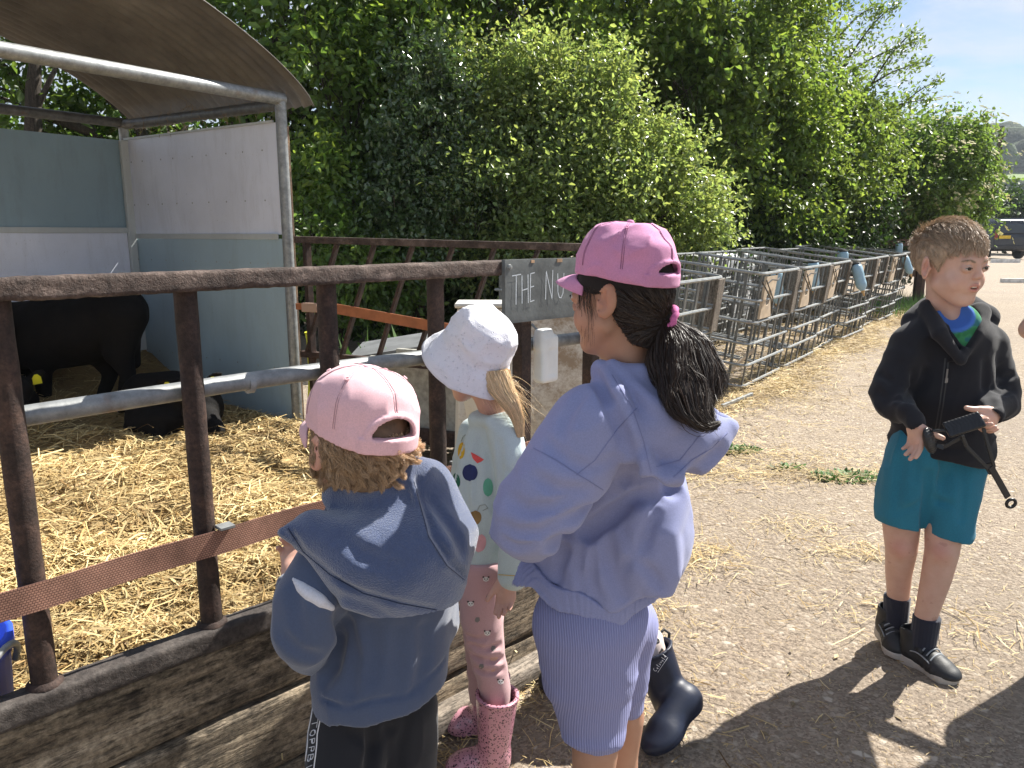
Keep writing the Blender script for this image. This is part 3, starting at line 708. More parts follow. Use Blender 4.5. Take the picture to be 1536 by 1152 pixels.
as_g = (Gb[..., 0] - SR[0]) * SA[0] + (Gb[..., 1] - SR[1]) * SA[1]; bs_g = (Gb[..., 0] - SR[0]) * SB[0] + (Gb[..., 1] - SR[1]) * SB[1]
# the bed stops at the shelter's side and back walls
out_ = ((as_g < .0) & (bs_g > 0)) | (bs_g > SDp - .05)
Gb[..., 2] = np.where(out_, -.03, Gb[..., 2])
mb = MB(); mb.grid(Gb)
ms = Mt('straw_litter'); ms.color(ms.mix(.5, ms.ramp(ms.noise(60, 8, .8), [(.3, (.16, .10, .045)), (.55, (.38, .26, .11)), (.75, (.6, .45, .22))]), ms.ramp(ms.noise(4, 5, .6), [(.35, (.2, .14, .07)), (.65, (.5, .36, .16))]))); ms.set(Roughness=.9); ms.bump(ms.noise(90, 6, .8), 1, .01)
label(build('straw_bed', mb, ms.m, smooth=True), 'bed of yellow straw litter covering the calf pen', 'straw', kind='stuff')
def rdir(n, spread=.22):
    a = rng.uniform(0, 2 * np.pi, n); D = np.stack([np.cos(a), np.sin(a), rng.normal(0, spread, n)], 1); return D / np.linalg.norm(D, axis=1)[:, None]
mb = MB()
for n, smin, smax, omin, omax, L0, w0 in ((40000, -.6, 1.9, .05, 1.5, .058, .0033), (26000, -2.2, 1.9, 1.4, 3.0, .070, .0040), (14000, -3.4, 1.9, 2.8, 4.5, .075, .0042)):
    s = rng.uniform(smin, smax, n); o = rng.uniform(omin, omax, n); xy = FP[:2] + FD[:2] * s[:, None] - FN[:2] * o[:, None]
    a_ = (xy[:, 0] - SR[0]) * SA[0] + (xy[:, 1] - SR[1]) * SA[1]; b_ = (xy[:, 0] - SR[0]) * SB[0] + (xy[:, 1] - SR[1]) * SB[1]
    ok = ~(((a_ < .06) & (b_ > -.03)) | (b_ > SDp - .1)); xy = xy[ok]; n = len(xy)
    z = bedh(xy[:, 0], xy[:, 1]) + rng.uniform(-.004, .022, n)
    ribbons(mb, np.column_stack([xy, z]), rdir(n), rng.lognormal(np.log(L0), .55, n), rng.uniform(.4, 2.0, n) * w0, .08, straw_tint(n))
label(build('loose_straw', mb, M_STRAW, col=True), 'loose golden straw stalks lying on the calf pen bed', 'straw', kind='stuff')

# straw on the yard: bits everywhere, drifts along the cages and round the weeds
CL0 = np.array([1.75, 5.95]); CLd = nrm([.568, .823]); CLn = np.array([CLd[1], -CLd[0]])      # foot line of the cages, outward normal
def gpos(n, f):
    out = []
    while sum(map(len, out)) < n: out.append(f(n))
    return np.concatenate(out)[:n]
mb = MB()
def scat(xy, L0, w0, lift=.012, dark=.15, spread=.12):
    n = len(xy); z = .004 + rng.exponential(lift, n); ribbons(mb, np.column_stack([xy, z + .004]), rdir(n, spread), rng.lognormal(np.log(L0), .5, n), rng.uniform(.5, 1.4, n) * w0, .03, straw_tint(n, dark) * .92)
n = 26000; r = rng.uniform(1.2, 9, n); xy = np.stack([rng.uniform(-.3, .72, n) * r, r], 1); scat(xy, .0125, .0017, .001, .3, .05)
n = 1500; r = rng.uniform(1.2, 8, n); xy = np.stack([rng.uniform(-.3, .75, n) * r, r], 1); scat(xy, .038, .0024, .002)
n = 17000; t = rng.uniform(-2.2, 8.5, n); o = rng.normal(.1, .17, n) + .12 * np.sin(t * 2.1); xy = CL0 + CLd * t[:, None] + CLn * o[:, None]; scat(xy, .06, .0042, .018)
n = 9000; t = rng.uniform(-2.2, 8.2, n); o = -rng.uniform(0, 2.0, n); xy = CL0 + CLd * t[:, None] + CLn * o[:, None]; scat(xy, .09, .007, .03)
n = 3500; t = rng.uniform(-2.5, 6, n); o = np.abs(rng.normal(.3, .35, n)); xy = CL0 + CLd * t[:, None] + CLn * o[:, None]; scat(xy, .05, .0034, .004)
for px, py, rx, ry, n in ((1215, 712, .42, .11, 1700), (1130, 683, .35, .1, 800), (1275, 830, .10, .08, 220), (1195, 790, .12, .08, 160), (1045, 835, .12, .12, 420), (1290, 905, .15, .1, 120), (1190, 600, .3, .25, 700), (960, 1010, .1, .2, 200), (1450, 940, .2, .15, 150)):
    c = W(px, py, 3); t_ = CH / (CH - c[2]) if c[2] < CH else 1; g_ = np.array([c[0] * t_, c[1] * t_])
    scat(g_ + rng.normal(0, 1, (n, 2)) * [rx, ry] , .045, .0026, .004)
n = 1500; s = rng.uniform(-.4, 1.9, n); xy = FP[:2] + FD[:2] * s[:, None] + FN[:2] * (.04 + np.abs(rng.normal(0, .09, n)))[:, None]; scat(xy, .03, .002, .003)
label(build('straw_litter', mb, M_STRAW, col=True), 'straw scattered over the yard and drifted along the foot of the cages', 'straw', kind='stuff')
# a few bigger leaves / chips
mb = MB()
for k in range(90):
    r = rng.uniform(1.3, 5); c = np.array([rng.uniform(-.1, .7) * r, r, .006]); a = rng.uniform(0, 6.28); u_ = np.array([math.cos(a), math.sin(a), .1]); w_ = np.array([-math.sin(a), math.cos(a), .1]); L = rng.uniform(.008, .02)
    mb.add([c - u_ * L, c + w_ * L * .4, c + u_ * L, c - w_ * L * .4 + [0, 0, .003]], [[0, 1, 2, 3]], (np.array([.32, .24, .13]) * rng.uniform(.4, 1.5)))
label(build('wood_chips', mb, M_STRAW, col=True), 'small wood chips and dry leaves on the yard', 'debris', kind='stuff')

# ================================================================== WIRE CAGES
def arc_rail(hw, dp, rc, z, n=6):
    """U-shaped rail: front at y=0, sides running back to y=-dp"""
    pts = [(-hw, -dp)]
    for a in np.linspace(math.pi, math.pi / 2, n): pts.append((-hw + rc + rc * math.cos(a), -rc + rc * math.sin(a)))
    for a in np.linspace(math.pi / 2, 0, n): pts.append((hw - rc + rc * math.cos(a), -rc + rc * math.sin(a)))
    pts.append((hw, -dp)); return [np.array([x, y, z]) for x, y in pts]
WW, WD, WH = 1.13, 1.0, .98
def cage_mesh(ww, part):
    q = MB(); hw = ww / 2
    for z in (.05, .225, .40, .575, .75, .965) if part == 0 else ():
        q.tube(arc_rail(hw, WD, .08, z), .0115 if z < .9 else .0135, 6)
        q.tube([(-hw, -WD, z), (hw, -WD, z)], .011, 6)
    for x in np.linspace(-hw + .05, hw - .05, 6) if part else ():
        q.box((x, -.012, WH / 2), (.022 + (.010 if abs(x) < .2 else 0), .011, WH - .02)); q.box((x, -WD + .012, WH / 2), (.012, .01, WH - .02))
    for y in np.linspace(-.12, -WD + .06, 5) if part else ():
        for sx in (-1, 1): q.box((sx * (hw - .013), y, WH / 2), (.012, .02, WH - .02))
    return q
M_BOARD = mat_wood('grey_cage_board', (.10, .085, .07), (.19, .16, .13), (.30, .26, .22), along=(0, 0, 1), dirt=.3)
M_PLY = simple('pale_plywood', (.56, .45, .33), .8, .2, 10)
M_CAGED = mat_galv('shaded_cage_steel', .5); M_WIRE = simple('dark_wire', (.05, .045, .04), .6)  # cage uprights: darker galvanised copy, shade put into the colour
def cage(ww, lab, board=True, holder=True):
    t = thing('wire_cage', (0, 0, 0), lab, 'cage', 'wire cages in a row beside the track')
    build('rails', cage_mesh(ww, 0), M_CAGE, t); build('upright_bars', cage_mesh(ww, 1), M_CAGED, t)
    hw = ww / 2
    if board:
        q = MB(); q.box((-hw + .10, .018, .77), (.12, .02, .38)); q.box((-hw - .004, -.09, .77), (.018, .15, .38)); build('corner_board', q, M_BOARD, t, bevel=.003)
    if holder:
        q = MB(); w_, h_ = .29, .34; cx, cz = hw - .26, .77; yy = .012
        a = np.linspace(0, 2 * np.pi, 24, endpoint=False); inner = np.stack([cx + .01 + .055 * np.cos(a), np.full(24, yy), cz + .0 + .07 * np.sin(a)], 1)
        outer = np.stack([cx + np.clip(w_ * .75 * np.cos(a), -w_ / 2, w_ / 2), np.full(24, yy), cz + np.clip(h_ * .75 * np.sin(a), -h_ / 2, h_ / 2)], 1)
        G_ = np.stack([outer, inner, inner - [0, .02, 0], outer - [0, .02, 0], outer], 1); G_ = np.concatenate([G_, G_[:1]]); q.grid(G_)
        build('bottle_holder', q, M_PLY, t)
        q = MB(); q.tube([(cx - .14, .03, cz + .15), (cx - .04, .045, cz + .14), (cx + .1, .04, cz + .15), (cx + .17, .03, cz + .12)], .006, 6)
        q.tube([(cx + .36, .04, cz + .15), (cx + .1, .06, cz), (cx - .02, .05, cz - .13), (cx - .05, .04, cz - .1)], .006, 6); q.tube([(cx + .24, .04, cz + .15), (cx + .05, .06, cz), (cx - .02, .05, cz - .13)], .005, 6)
        build('wire_hook', q, M_WIRE, t)
    return t
def place(t, p, lean=6, yaw=0):
    t.location = (p[0], p[1], 0.0); t.rotation_euler = (R_(-lean), 0, math.atan2(-CLn[0], CLn[1]) + R_(yaw))
def copy_tree(o, parent=None):
    c = o.copy(); COL.objects.link(c)
    if parent is not None: c.parent = parent
    for ch in list(o.children): copy_tree(ch, c)
    return c
def cp(s, o=0): return CL0 + CLd * s + CLn * o
base = cage(1.12, 'nearest full wire cage with a pale bottle holder board, right of the dark ponytail')
place(base, cp(.72), 7)
first = cage(1.1, 'wire cage partly hidden behind the ponytail, the one nearest the lilac hoodie', holder=False); place(first, cp(-.96, -.10), 7)
small = cage(WW, 'x'); cg = []
for k in range(6):
    t = small if k == 0 else copy_tree(small)
    t['label'] = '%s wire cage of the row beside the track, counting away from the camera' % (['third', 'fourth', 'fifth', 'sixth', 'seventh', 'last'][k])
    place(t, cp([2.51, 3.70, 4.90, 6.08, 7.25, 8.4][k] - .575, [0, -.05, .03, -.04, .02, -.03][k]), 7 + [0, 1, -1, 1, 0, -1][k], [0, 2, -2, 1, -1, 0][k]); cg.append(t)
plain = cage(WW, 'x', False, False)
for k in range(4):
    t = plain if k == 0 else copy_tree(plain)
    t['label'] = 'plain wire cage in the back row, %s from the ponytail' % (['first', 'second', 'third', 'fourth', 'fifth', 'sixth', 'seventh', 'eighth'][k]); t['group'] = 'plain wire cages in the back row'
    place(t, cp(.3 + k * 1.2, -1.15 - .1 * (k % 2)), 1, (-3, 2, 4, -2)[k % 4])
# white plastic hutch shells behind the cages
M_TANK = mat_panel('milky_white_plastic', (.70, .71, .72))
def shell(k):
    t = thing('calf_hutch', (0, 0, 0), 'x', 'hutch', 'white plastic hutches behind the wire cages')
    f = rbox((0, 0, .52), (.48, .5, .5), .07)
    f = off(f, lambda P: .006 * np.sin(P[:, 0] * 40) * (np.abs(P[:, 1]) > .4))
    sdf('plastic_shell', S(.01, f, rbox((0, -.5, .40), (.28, .12, .38), .05), rbox((0, 0, .47), (.44, .46, .48), .05)), (-.56, -.58, -.02), (.56, .58, 1.1), .025, M_TANK, t)
    return t
sh0 = shell(0)
for k in range(5):
    t = sh0 if k == 0 else copy_tree(sh0); t['label'] = 'white plastic calf hutch behind the cages, %s from the left' % (['first', 'second', 'third', 'fourth', 'fifth', 'sixth'][k])
    p = cp(3.3 + k * 1.2, -1.75); t.location = (p[0], p[1], 0); t.rotation_euler = (0, 0, math.atan2(-CLn[0], CLn[1]) + R_(180 + (-4, 3, -2, 4, 0, 2)[k]))
# blue milk bottles
def bottle(lab):
    t = thing('milk_bottle', (0, 0, 0), lab, 'bottle', 'blue milk bottles hanging on the wire cages')
    q = MB(); q.lathe([(0, .0), (.018, .0), (.024, .012), (.05, .05), (.055, .08), (.052, .16), (.055, .17), (.055, .26), (.045, .285), (.0, .29)], n=20); build('bottle_body', q, M_MILK, t, smooth=True)
    q = MB(); q.lathe([(0, -.055), (.008, -.05), (.011, -.02), (.02, .0), (.02, .008)], n=14); build('teat', q, M_TEAT, t, smooth=True)
    q = MB(); q.lathe([(.045, .284), (.05, .292), (.05, .30), (.0, .302)], n=18); build('dark_rim', q, M_BLK, t, smooth=True)
    return t
M_MILK = simple('pale_blue_plastic', (.30, .45, .55), .4, .12, 10); M_TEAT = simple('tan_rubber', (.5, .32, .14), .6); M_BLK = simple('black_rubber', (.02, .02, .02), .6)
b0 = bottle('x')
BS = [(1.02, -.10, .66, 0, 8, 'pale blue bottle hanging inside the nearest full cage'), (2.2, -.08, .70, 0, 5, 'pale blue bottle hanging upright in the third cage'), (3.62, .12, .62, 16, -12, 'pale blue bottle tilted outwards, tan teat pointing down, middle of the row'),
      (4.35, -.25, .76, 0, 0, 'pale blue bottle top showing above the fifth cage'), (4.95, -.4, .76, 0, 0, 'pale blue bottle top showing just beyond the fifth cage'), (7.1, .14, .66, 20, -10, 'pale blue bottle tilted outwards near the far end of the row'), (8.2, -.2, .82, 0, 0, 'pale blue bottle top above the last cage')]
for k, (s, o, z, ti, r2, lab) in enumerate(BS):
    t = b0 if k == 0 else copy_tree(b0); t['label'] = lab; p = cp(s, o + .11); t.location = (p[0], p[1], z); t.rotation_euler = (R_(ti + 4), R_(r2), math.atan2(-CLn[0], CLn[1]))
    sc_ = 1.0 if k not in (2,) else 1.1; t.scale = (sc_, sc_, sc_)
# loose boards / rails lying in the straw
for i, (a, b, r, lab) in enumerate((((cp(-.55, .1)), cp(-.05, .16), .014, 'short steel rail lying in the straw before the nearest full cage'), (cp(.3, -.25), cp(.62, -.05), .016, 'pale stick leaning inside the third cage'))):
    q = MB(); q.bar(np.append(a, .04), np.append(b, .05 if i == 0 else .3), r * 1.6, r * 1.6); label(build('rail' if i == 0 else 'stick', q, M_CAGE if i == 0 else M_PLY, bevel=.002), lab, 'rail' if i == 0 else 'stick')
# dark rail fence behind the far end
rf = thing('rail_fence', (6.5, 14.2, 0), 'brown wooden rail fence in the shade of the elder behind the last cages', 'fence')
for z in (.55, 1.1):
    q = MB(); q.bar((5.4, 14.3, z), (7.45, 14.12, z), .04, .12); build('rail', q, simple('brown_rail', (.12, .075, .055), .9), rf)
for x in (5.5, 6.5, 7.4):
    q = MB(); q.box((x, 14.3 - (x - 5.4) * .0857, .6), (.1, .1, 1.2)); build('post', q, M_RUST, rf)
gp = thing('gate_post', (7.85, 14.9, 0), 'pale weathered post with a white board under the elder', 'post')
q = MB(); q.box((7.85, 14.9, .85), (.13, .13, 1.7)); build('post', q, simple('brown_post', (.14, .09, .07), .9), gp)
q = MB(); q.box((8.25, 14.9, 1.0), (.5, .06, 1.1)); build('white_board', q, simple('chalky_white', (.62, .62, .6), .8), gp, bevel=.01)
# weeds
def leafy(mb, c, n, rad, hgt, size, tint):
    for k in range(n):
        a = rng.uniform(0, 6.283); r = rad * math.sqrt(rng.random()); p = np.array([c[0] + r * math.cos(a) * 1.5, c[1] + r * math.sin(a) * .8, 0.002]); L = size * rng.uniform(.6, 1.3)
        d = nrm([math.cos(a) + rng.normal(0, .5), math.sin(a) + rng.normal(0, .5), rng.uniform(.3, 1.4) * hgt]); s2 = nrm(np.cross(d, [0, 0, 1])) * L * .22
        mb.add([p, p + d * L * .5 - s2 + [0, 0, .003], p + d * L * .9, p + d * L * .5 + s2], [[0, 1, 2], [0, 2, 3]], np.array(tint) * rng.uniform(.6, 1.5))
M_LEAFG = mat_straw(); M_LEAFG.name = 'weed_leaf'
for px, py, n, rad, lab in ((1103, 676, 260, .09, 'low green weeds in the yard just right of the lilac hood'), (1268, 717, 320, .12, 'patch of low green weeds in the straw midway between the lilac hoodie and the boy'), (1180, 702, 60, .06, 'tiny sprig of weeds in the straw between the two weed patches')):
    c = W(px, py, 3); t_ = CH / (CH - c[2]); mb = MB(); leafy(mb, (c[0] * t_, c[1] * t_), n, rad, .6, .035, (.07, .16, .03)); label(build('weed_patch', mb, M_LEAFG, col=True), lab, 'weeds')
mb = MB()
for k in range(900):
    s = rng.uniform(-.3, 3.5); p = cp(7.3 + s, rng.uniform(-.6, .35)); p = np.array([p[0], p[1], 0]); d = nrm([rng.normal(0, .3), rng.normal(0, .3), 1]); L = rng.uniform(.06, .28)
    s2 = np.array([.008, .004, 0]); mb.add([p - s2, p + s2, p + d * L], [[0, 1, 2]], np.array([.10, .22, .03]) * rng.uniform(.5, 1.5))
label(build('grass_verge', mb, M_LEAFG, col=True), 'bright green grass at the far end of the cage row', 'grass', kind='stuff')
mb = MB()
for k in range(700):
    p = bp(rng.uniform(-.2, 1.0), 0, rng.uniform(.5, 1.5)); d = nrm([rng.normal(0, .5), rng.normal(0, .5), 1]); L = rng.uniform(.1, .35); p[2] = rng.uniform(0, .35); s2 = nrm([rng.normal(), rng.normal(), 0]) * .018
    mb.add([p, p + d * L * .5 - s2, p + d * L, p + d * L * .5 + s2], [[0, 1, 2], [0, 2, 3]], np.array([.08, .17, .02]) * rng.uniform(.4, 1.6))
label(build('nettles', mb, M_LEAFG, col=True), 'green weeds growing behind the feed barrier near the shelter post', 'weeds', kind='stuff')
# ================================================================== TREES
def mat_leaf(name, c, tc_, gloss=.45, spec=.5, tr=.38):
    m = Mt(name); a = m.n('ShaderNodeAttribute'); a.attribute_name = 'tint'
    c1 = m.mix(1.0, tuple(c), a.outputs['Color'], 'MULTIPLY'); m.color(c1); m.set(Roughness=gloss); m.b.inputs['Specular IOR Level'].default_value = spec
    c2 = m.mix(1.0, tuple(tc_), a.outputs['Color'], 'MULTIPLY')
    t = m.n('ShaderNodeBsdfTranslucent'); m.l(c2, t.inputs[0]); mx_ = m.n('ShaderNodeMixShader'); mx_.inputs[0].default_value = tr
    m.l(m.b.outputs[0], mx_.inputs[1]); m.l(t.outputs[0], mx_.inputs[2]); m.l(mx_.outputs[0], m.t.nodes['Material Output'].inputs[0]); return m.m
M_BARK = mat_wood('bark', (.02, .015, .011), (.05, .039, .028), (.10, .08, .06), along=(0, 0, 1), bump=1, dirt=.2)
def blob_pts(blobs, n, lo=.45):
    vol = np.array([b[1][0] * b[1][1] * b[1][2] for b in blobs]) ** (2 / 3); pick = rng.choice(len(blobs), n, p=vol / vol.sum())
    d = rng.normal(0, 1, (n, 3)); d /= np.linalg.norm(d, axis=1)[:, None]; r = rng.uniform(lo ** 2, 1.05, n) ** .5
    C = np.array([b[0] for b in blobs])[pick]; Rr = np.array([b[1] for b in blobs])[pick]
    wob = 1 + .42 * fbm(C + d * 2.0, 2.2, 21, 3)
    P = C + d * Rr * (r * wob)[:, None]; k = fbm(P, 1.35, 33, 2) + .25 * vnoise(P, 3.2, 5) > (-.10 if lo > .2 else -9); return P[k], d[k]
def crown(name, blobs, nclu, per, leaf, L, m, parent, droop=.25, aspect=.56, lo=.45, zmin=.05, shoot=.0):
    P, d = blob_pts(blobs, int(nclu * 1.35), lo); k = P[:, 2] > zmin; P, d = P[k], d[k]; n = len(P)
    ax = d + rng.normal(0, .55, (n, 3)); ax[:, 2] += shoot - droop * rng.random(n); ax /= np.linalg.norm(ax, axis=1)[:, None]
    LL = L * rng.uniform(.6, 1.5, n); t = rng.random((n, per)); jit = rng.normal(0, 1, (n, per, 3)) * (LL * .16)[:, None, None]
    B = P[:, None] + ax[:, None] * (t * LL[:, None])[..., None] + jit
    B[..., 2] -= (t ** 2) * (LL * droop)[:, None]
    ld = ax[:, None] * .45 + rng.normal(0, .6, (n, per, 3)) + np.array([0, 0, -.35]); ld /= np.linalg.norm(ld, axis=2)[..., None]
    nn = rng.normal(0, .75, (n, per, 3)) + np.array([0, 0, .9]); sd_ = np.cross(ld, nn); sd_ /= np.linalg.norm(sd_, axis=2)[..., None]; nn = np.cross(sd_, ld)
    sz = leaf * rng.uniform(.55, 1.25, (n, per, 1))
    a = B; tip = B + ld * sz; w = aspect * .5
    l = B + ld * sz * .45 + sd_ * sz * w + nn * sz * .12; r = B + ld * sz * .45 - sd_ * sz * w + nn * sz * .12
    l2 = B + ld * sz * .8 + sd_ * sz * w * .6 + nn * sz * .04; r2 = B + ld * sz * .8 - sd_ * sz * w * .6 + nn * sz * .04
    V = np.stack([a, l, l2, tip, r2, r], 2).reshape(-1, 3); i = np.arange(n * per)[:, None] * 6
    F = np.concatenate([i + [0, 1, 2, 3], i + [0, 3, 4, 5]])
    br = rng.uniform(.7, 1.35, (n, 1, 1)) * rng.uniform(.75, 1.3, (n, per, 1)); yl = rng.uniform(0, 1, (n, 1, 1)) * .5 + rng.uniform(0, .5, (n, per, 1))
    T = br * (np.array([.85, 1.0, .8]) * (1 - yl) + np.array([1.18, 1.03, .78]) * yl)
    mb = MB(); mb.add(V, F, np.repeat(T.reshape(-1, 3), 6, 0)); return build(name, mb, m, parent, col=True)
def limbs(base, blobs, r0, parent, seed, extra=10):
    rg = np.random.default_rng(seed); q = MB(); base = np.array(base, float)
    tops = [np.array(b[0]) for b in blobs]; top = np.mean(tops, 0)
    mid = base + (top - base) * .45 + [0, 0, 0]; mid[:2] = base[:2] + (top[:2] - base[:2]) * .25
    tr = [base + (mid - base) * t + rg.normal(0, .05, 3) * (0 < t < 1) for t in np.linspace(0, 1, 8)]; q.tube(tr, np.linspace(r0, r0 * .6, 8), 12)
    tw = MB()
    for b in blobs:
        c = np.array(b[0]); p = [mid + (c - mid) * t + rg.normal(0, .08, 3) * t * (1 - t) * 4 for t in np.linspace(0, 1, 8)]; q.tube(p, np.linspace(r0 * .5, r0 * .12, 8), 8)
        for k in range(extra):
            st = p[rg.integers(3, 8)]; dd = nrm(rg.normal(0, 1, 3)) * np.array(b[1]) * rg.uniform(.6, 1.0); e = c + dd
            pp = [st + (e - st) * t + rg.normal(0, .07, 3) * (t > 0) for t in np.linspace(0, 1, 6)]; q.tube(pp, np.linspace(r0 * .12, .006, 6), 5, caps=False)
    return build('trunk', q, M_BARK, parent, smooth=True)
def B_(x, y, Y, rx, ry=None, rd=None):
    c = W(x, y, Y); s = pxm(c); ry = rx if ry is None else ry; rd = min(rx, ry) if rd is None else rd / s; return (c, np.array([rx * s, rd * s, ry * s]))
def tree(name, lab, cat, blobs, base, r0, nclu, per, leaf, L, m, seed, extra=8, **k):
    t = thing(name, (base[0], base[1], 0), lab, cat, 'trees and bushes behind the pens')
    crown('crown', blobs, nclu, per, leaf, L, m, t, **k); limbs((base[0], base[1], 0), blobs, r0, t, seed, extra); return t
L_BROAD = mat_leaf('broad_leaf', (.055, .095, .026), (.22, .36, .06))
L_SMALL = mat_leaf('small_pale_leaf', (.12, .165, .075), (.42, .52, .15), gloss=.3, spec=.65, tr=.42)
L_GREEN = mat_leaf('mid_leaf', (.075, .125, .036), (.30, .42, .08), gloss=.4)
L_ELDER = mat_leaf('elder_leaf', (.065, .115, .036), (.25, .38, .08), gloss=.5)
L_DARK = mat_leaf('dark_leaf', (.028, .052, .014), (.05, .11, .015), gloss=.38, tr=.25)  # darkened leaves fill the hedges' black gaps; also used on the evergreen
# big tree behind the shelter and up the left
tree('broadleaf_tree', 'large dark green tree rising behind the calf shelter roof', 'tree',
     [B_(-60, 40, 10.5, 190, 190, 1.2), B_(130, 20, 11, 110, 90, 1.0), B_(430, 20, 9.5, 150, 150, 1.1), B_(560, -80, 9.5, 200, 170, 1.2), B_(520, 180, 9.3, 110, 120, .9), B_(250, 190, 11.5, 170, 90, .9), B_(60, 190, 11.5, 130, 80, .9)],
     (-4.6, 10.8), .22, 2500, 16, .125, .5, L_BROAD, 3, droop=.45)
tree('broadleaf_tree', 'tall tree with hanging bright leaves above the middle bush', 'tree',
     [B_(720, -40, 10.5, 180, 150, 1.2), B_(900, 0, 11, 170, 140, 1.2), B_(640, 60, 10.5, 110, 110, .9), B_(1010, 60, 11.5, 140, 150, 1.1), B_(840, 110, 11.2, 160, 90, .9)],
     (-.3, 11.2), .2, 2500, 16, .115, .45, L_GREEN, 4, droop=.4)
tree('willow', 'tall loose green tree with arching sprays against the sky, right of centre', 'tree',
     [B_(1090, -20, 12.5, 130, 170, 1.4), B_(1080, 150, 12, 120, 120, 1.2), B_(1180, 150, 13, 80, 90, 1.1), B_(1170, 280, 12.3, 110, 90, .9), B_(1250, 230, 13.3, 75, 65, .9), B_(1265, 165, 13.5, 40, 30, .6), B_(1310, 195, 13.8, 30, 22, .4), B_(1165, 55, 13, 55, 70, .9)],
     (3.9, 13.4), .22, 4000, 15, .090, .45, L_GREEN, 5, extra=9, droop=.25, shoot=.35)
tree('flowering_bush', 'sunlit pale green bush filling the middle behind the feed barrier', 'bush',
     [B_(820, 270, 8.5, 110, 90, .7), B_(930, 300, 8.5, 90, 80, .7), B_(740, 310, 8.3, 95, 90, .7), B_(1000, 330, 8.7, 70, 45, .5), B_(820, 360, 8.2, 150, 55, .6), B_(1060, 290, 8.8, 28, 16, .3), B_(1030, 345, 8.8, 50, 30, .4)] +
     [B_(x, y, 8.6, rx, ry, .35) for x, y, rx, ry in ((690, 150, 28, 60), (735, 190, 34, 70), (775, 115, 26, 58), (812, 170, 36, 75), (850, 120, 24, 55), (885, 185, 36, 70), (925, 165, 24, 62), (960, 225, 30, 60), (995, 260, 26, 48), (900, 120, 18, 36), (660, 210, 30, 60), (1020, 240, 16, 34))],
     (.3, 8.7), .08, 4600, 14, .060, .34, L_SMALL, 6, droop=.1, shoot=.75)
tree('glossy_bush', 'darker bush with glinting silvery leaves between the shelter and the sunlit bush', 'bush',
     [B_(640, 220, 8.2, 75, 120, .5), B_(600, 330, 8.0, 90, 90, .5), B_(690, 330, 8.0, 70, 80, .4), B_(650, 110, 8.4, 50, 50, .4)],
     (-1.0, 8.3), .06, 1300, 15, .062, .26, mat_leaf('glossy_leaf', (.06, .10, .045), (.12, .2, .05), gloss=.28, spec=.9, tr=.25), 7, droop=.2)
tree('ivy_bush', 'dark green bush beside the shelter post lit only at its tips', 'bush',
     [B_(510, 290, 8.4, 90, 90, .6), B_(470, 360, 7.6, 60, 60, .5), B_(540, 400, 7.8, 90, 60, .5)], (-2.0, 8.2), .07, 1300, 15, .07, .3, L_BROAD, 8, droop=.35)
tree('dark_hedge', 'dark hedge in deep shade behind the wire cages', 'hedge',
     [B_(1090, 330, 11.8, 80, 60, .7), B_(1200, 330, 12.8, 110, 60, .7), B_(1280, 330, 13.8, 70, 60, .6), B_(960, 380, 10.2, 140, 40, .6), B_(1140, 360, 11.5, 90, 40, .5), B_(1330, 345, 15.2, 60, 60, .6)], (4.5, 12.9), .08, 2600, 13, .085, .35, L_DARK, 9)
tree('dark_hedge', 'added thicket of dark leaves filling the gap behind the feed barrier and shelter', 'hedge',
     [B_(470, 330, 10.2, 150, 140, .6), B_(650, 400, 9.4, 160, 80, .5), B_(300, 330, 12, 200, 140, .5), B_(840, 180, 12.2, 190, 200, .5), B_(1080, 220, 13.6, 130, 150, .5), B_(1220, 270, 14.4, 90, 80, .5)], (-1.4, 10.9), .1, 5200, 12, .13, .5, L_DARK, 10, lo=.1)  # back hedge added to block light behind the crowns
el = tree('elder_bush', 'rounded elder bush covered in cream flower heads behind the boy', 'bush',
     [B_(1390, 245, 15.2, 70, 62, 1.1), B_(1428, 268, 15.4, 50, 58, 1.0), B_(1350, 295, 14.8, 70, 50, .9), B_(1446, 310, 15.6, 34, 40, .8), B_(1405, 212, 15.6, 42, 26, .7), B_(1320, 255, 15, 50, 50, .8)],
     (8.9, 15.6), .12, 2900, 15, .095, .4, L_ELDER, 11, droop=.1, shoot=.15)
# elder flower heads
mb = MB(); P_, d_ = blob_pts([B_(1430, 270, 15.3, 56, 64, 1.0), B_(1450, 308, 15.5, 40, 44, .8), B_(1420, 325, 15.1, 36, 30, .6), B_(1390, 250, 15.1, 76, 68, 1.1)], 420, .93)
k_ = (d_[:, 1] < .3); P_, d_ = P_[k_], d_[k_]
for p, d in zip(P_, d_):
    n_ = nrm(d + [0, 0, .9]); u = nrm(np.cross(n_, [1, .2, 0])); w = np.cross(n_, u); R0 = rng.uniform(.05, .10)
    for k in range(7):
        a = rng.uniform(0, 6.28); r = R0 * math.sqrt(rng.random()); c = p + d * .42 + u * r * math.cos(a) + w * r * math.sin(a); s = rng.uniform(.02, .035)
        mb.add([c + u * s, c + w * s, c - u * s + n_ * .01, c - w * s], [[0, 1, 2, 3]], np.array([1, .95, .72]) * rng.uniform(.8, 1.05))
build('flower_heads', mb, mat_leaf('cream_flowers', (.62, .6, .42), (.5, .5, .3), gloss=.8, tr=.3), el, col=True)
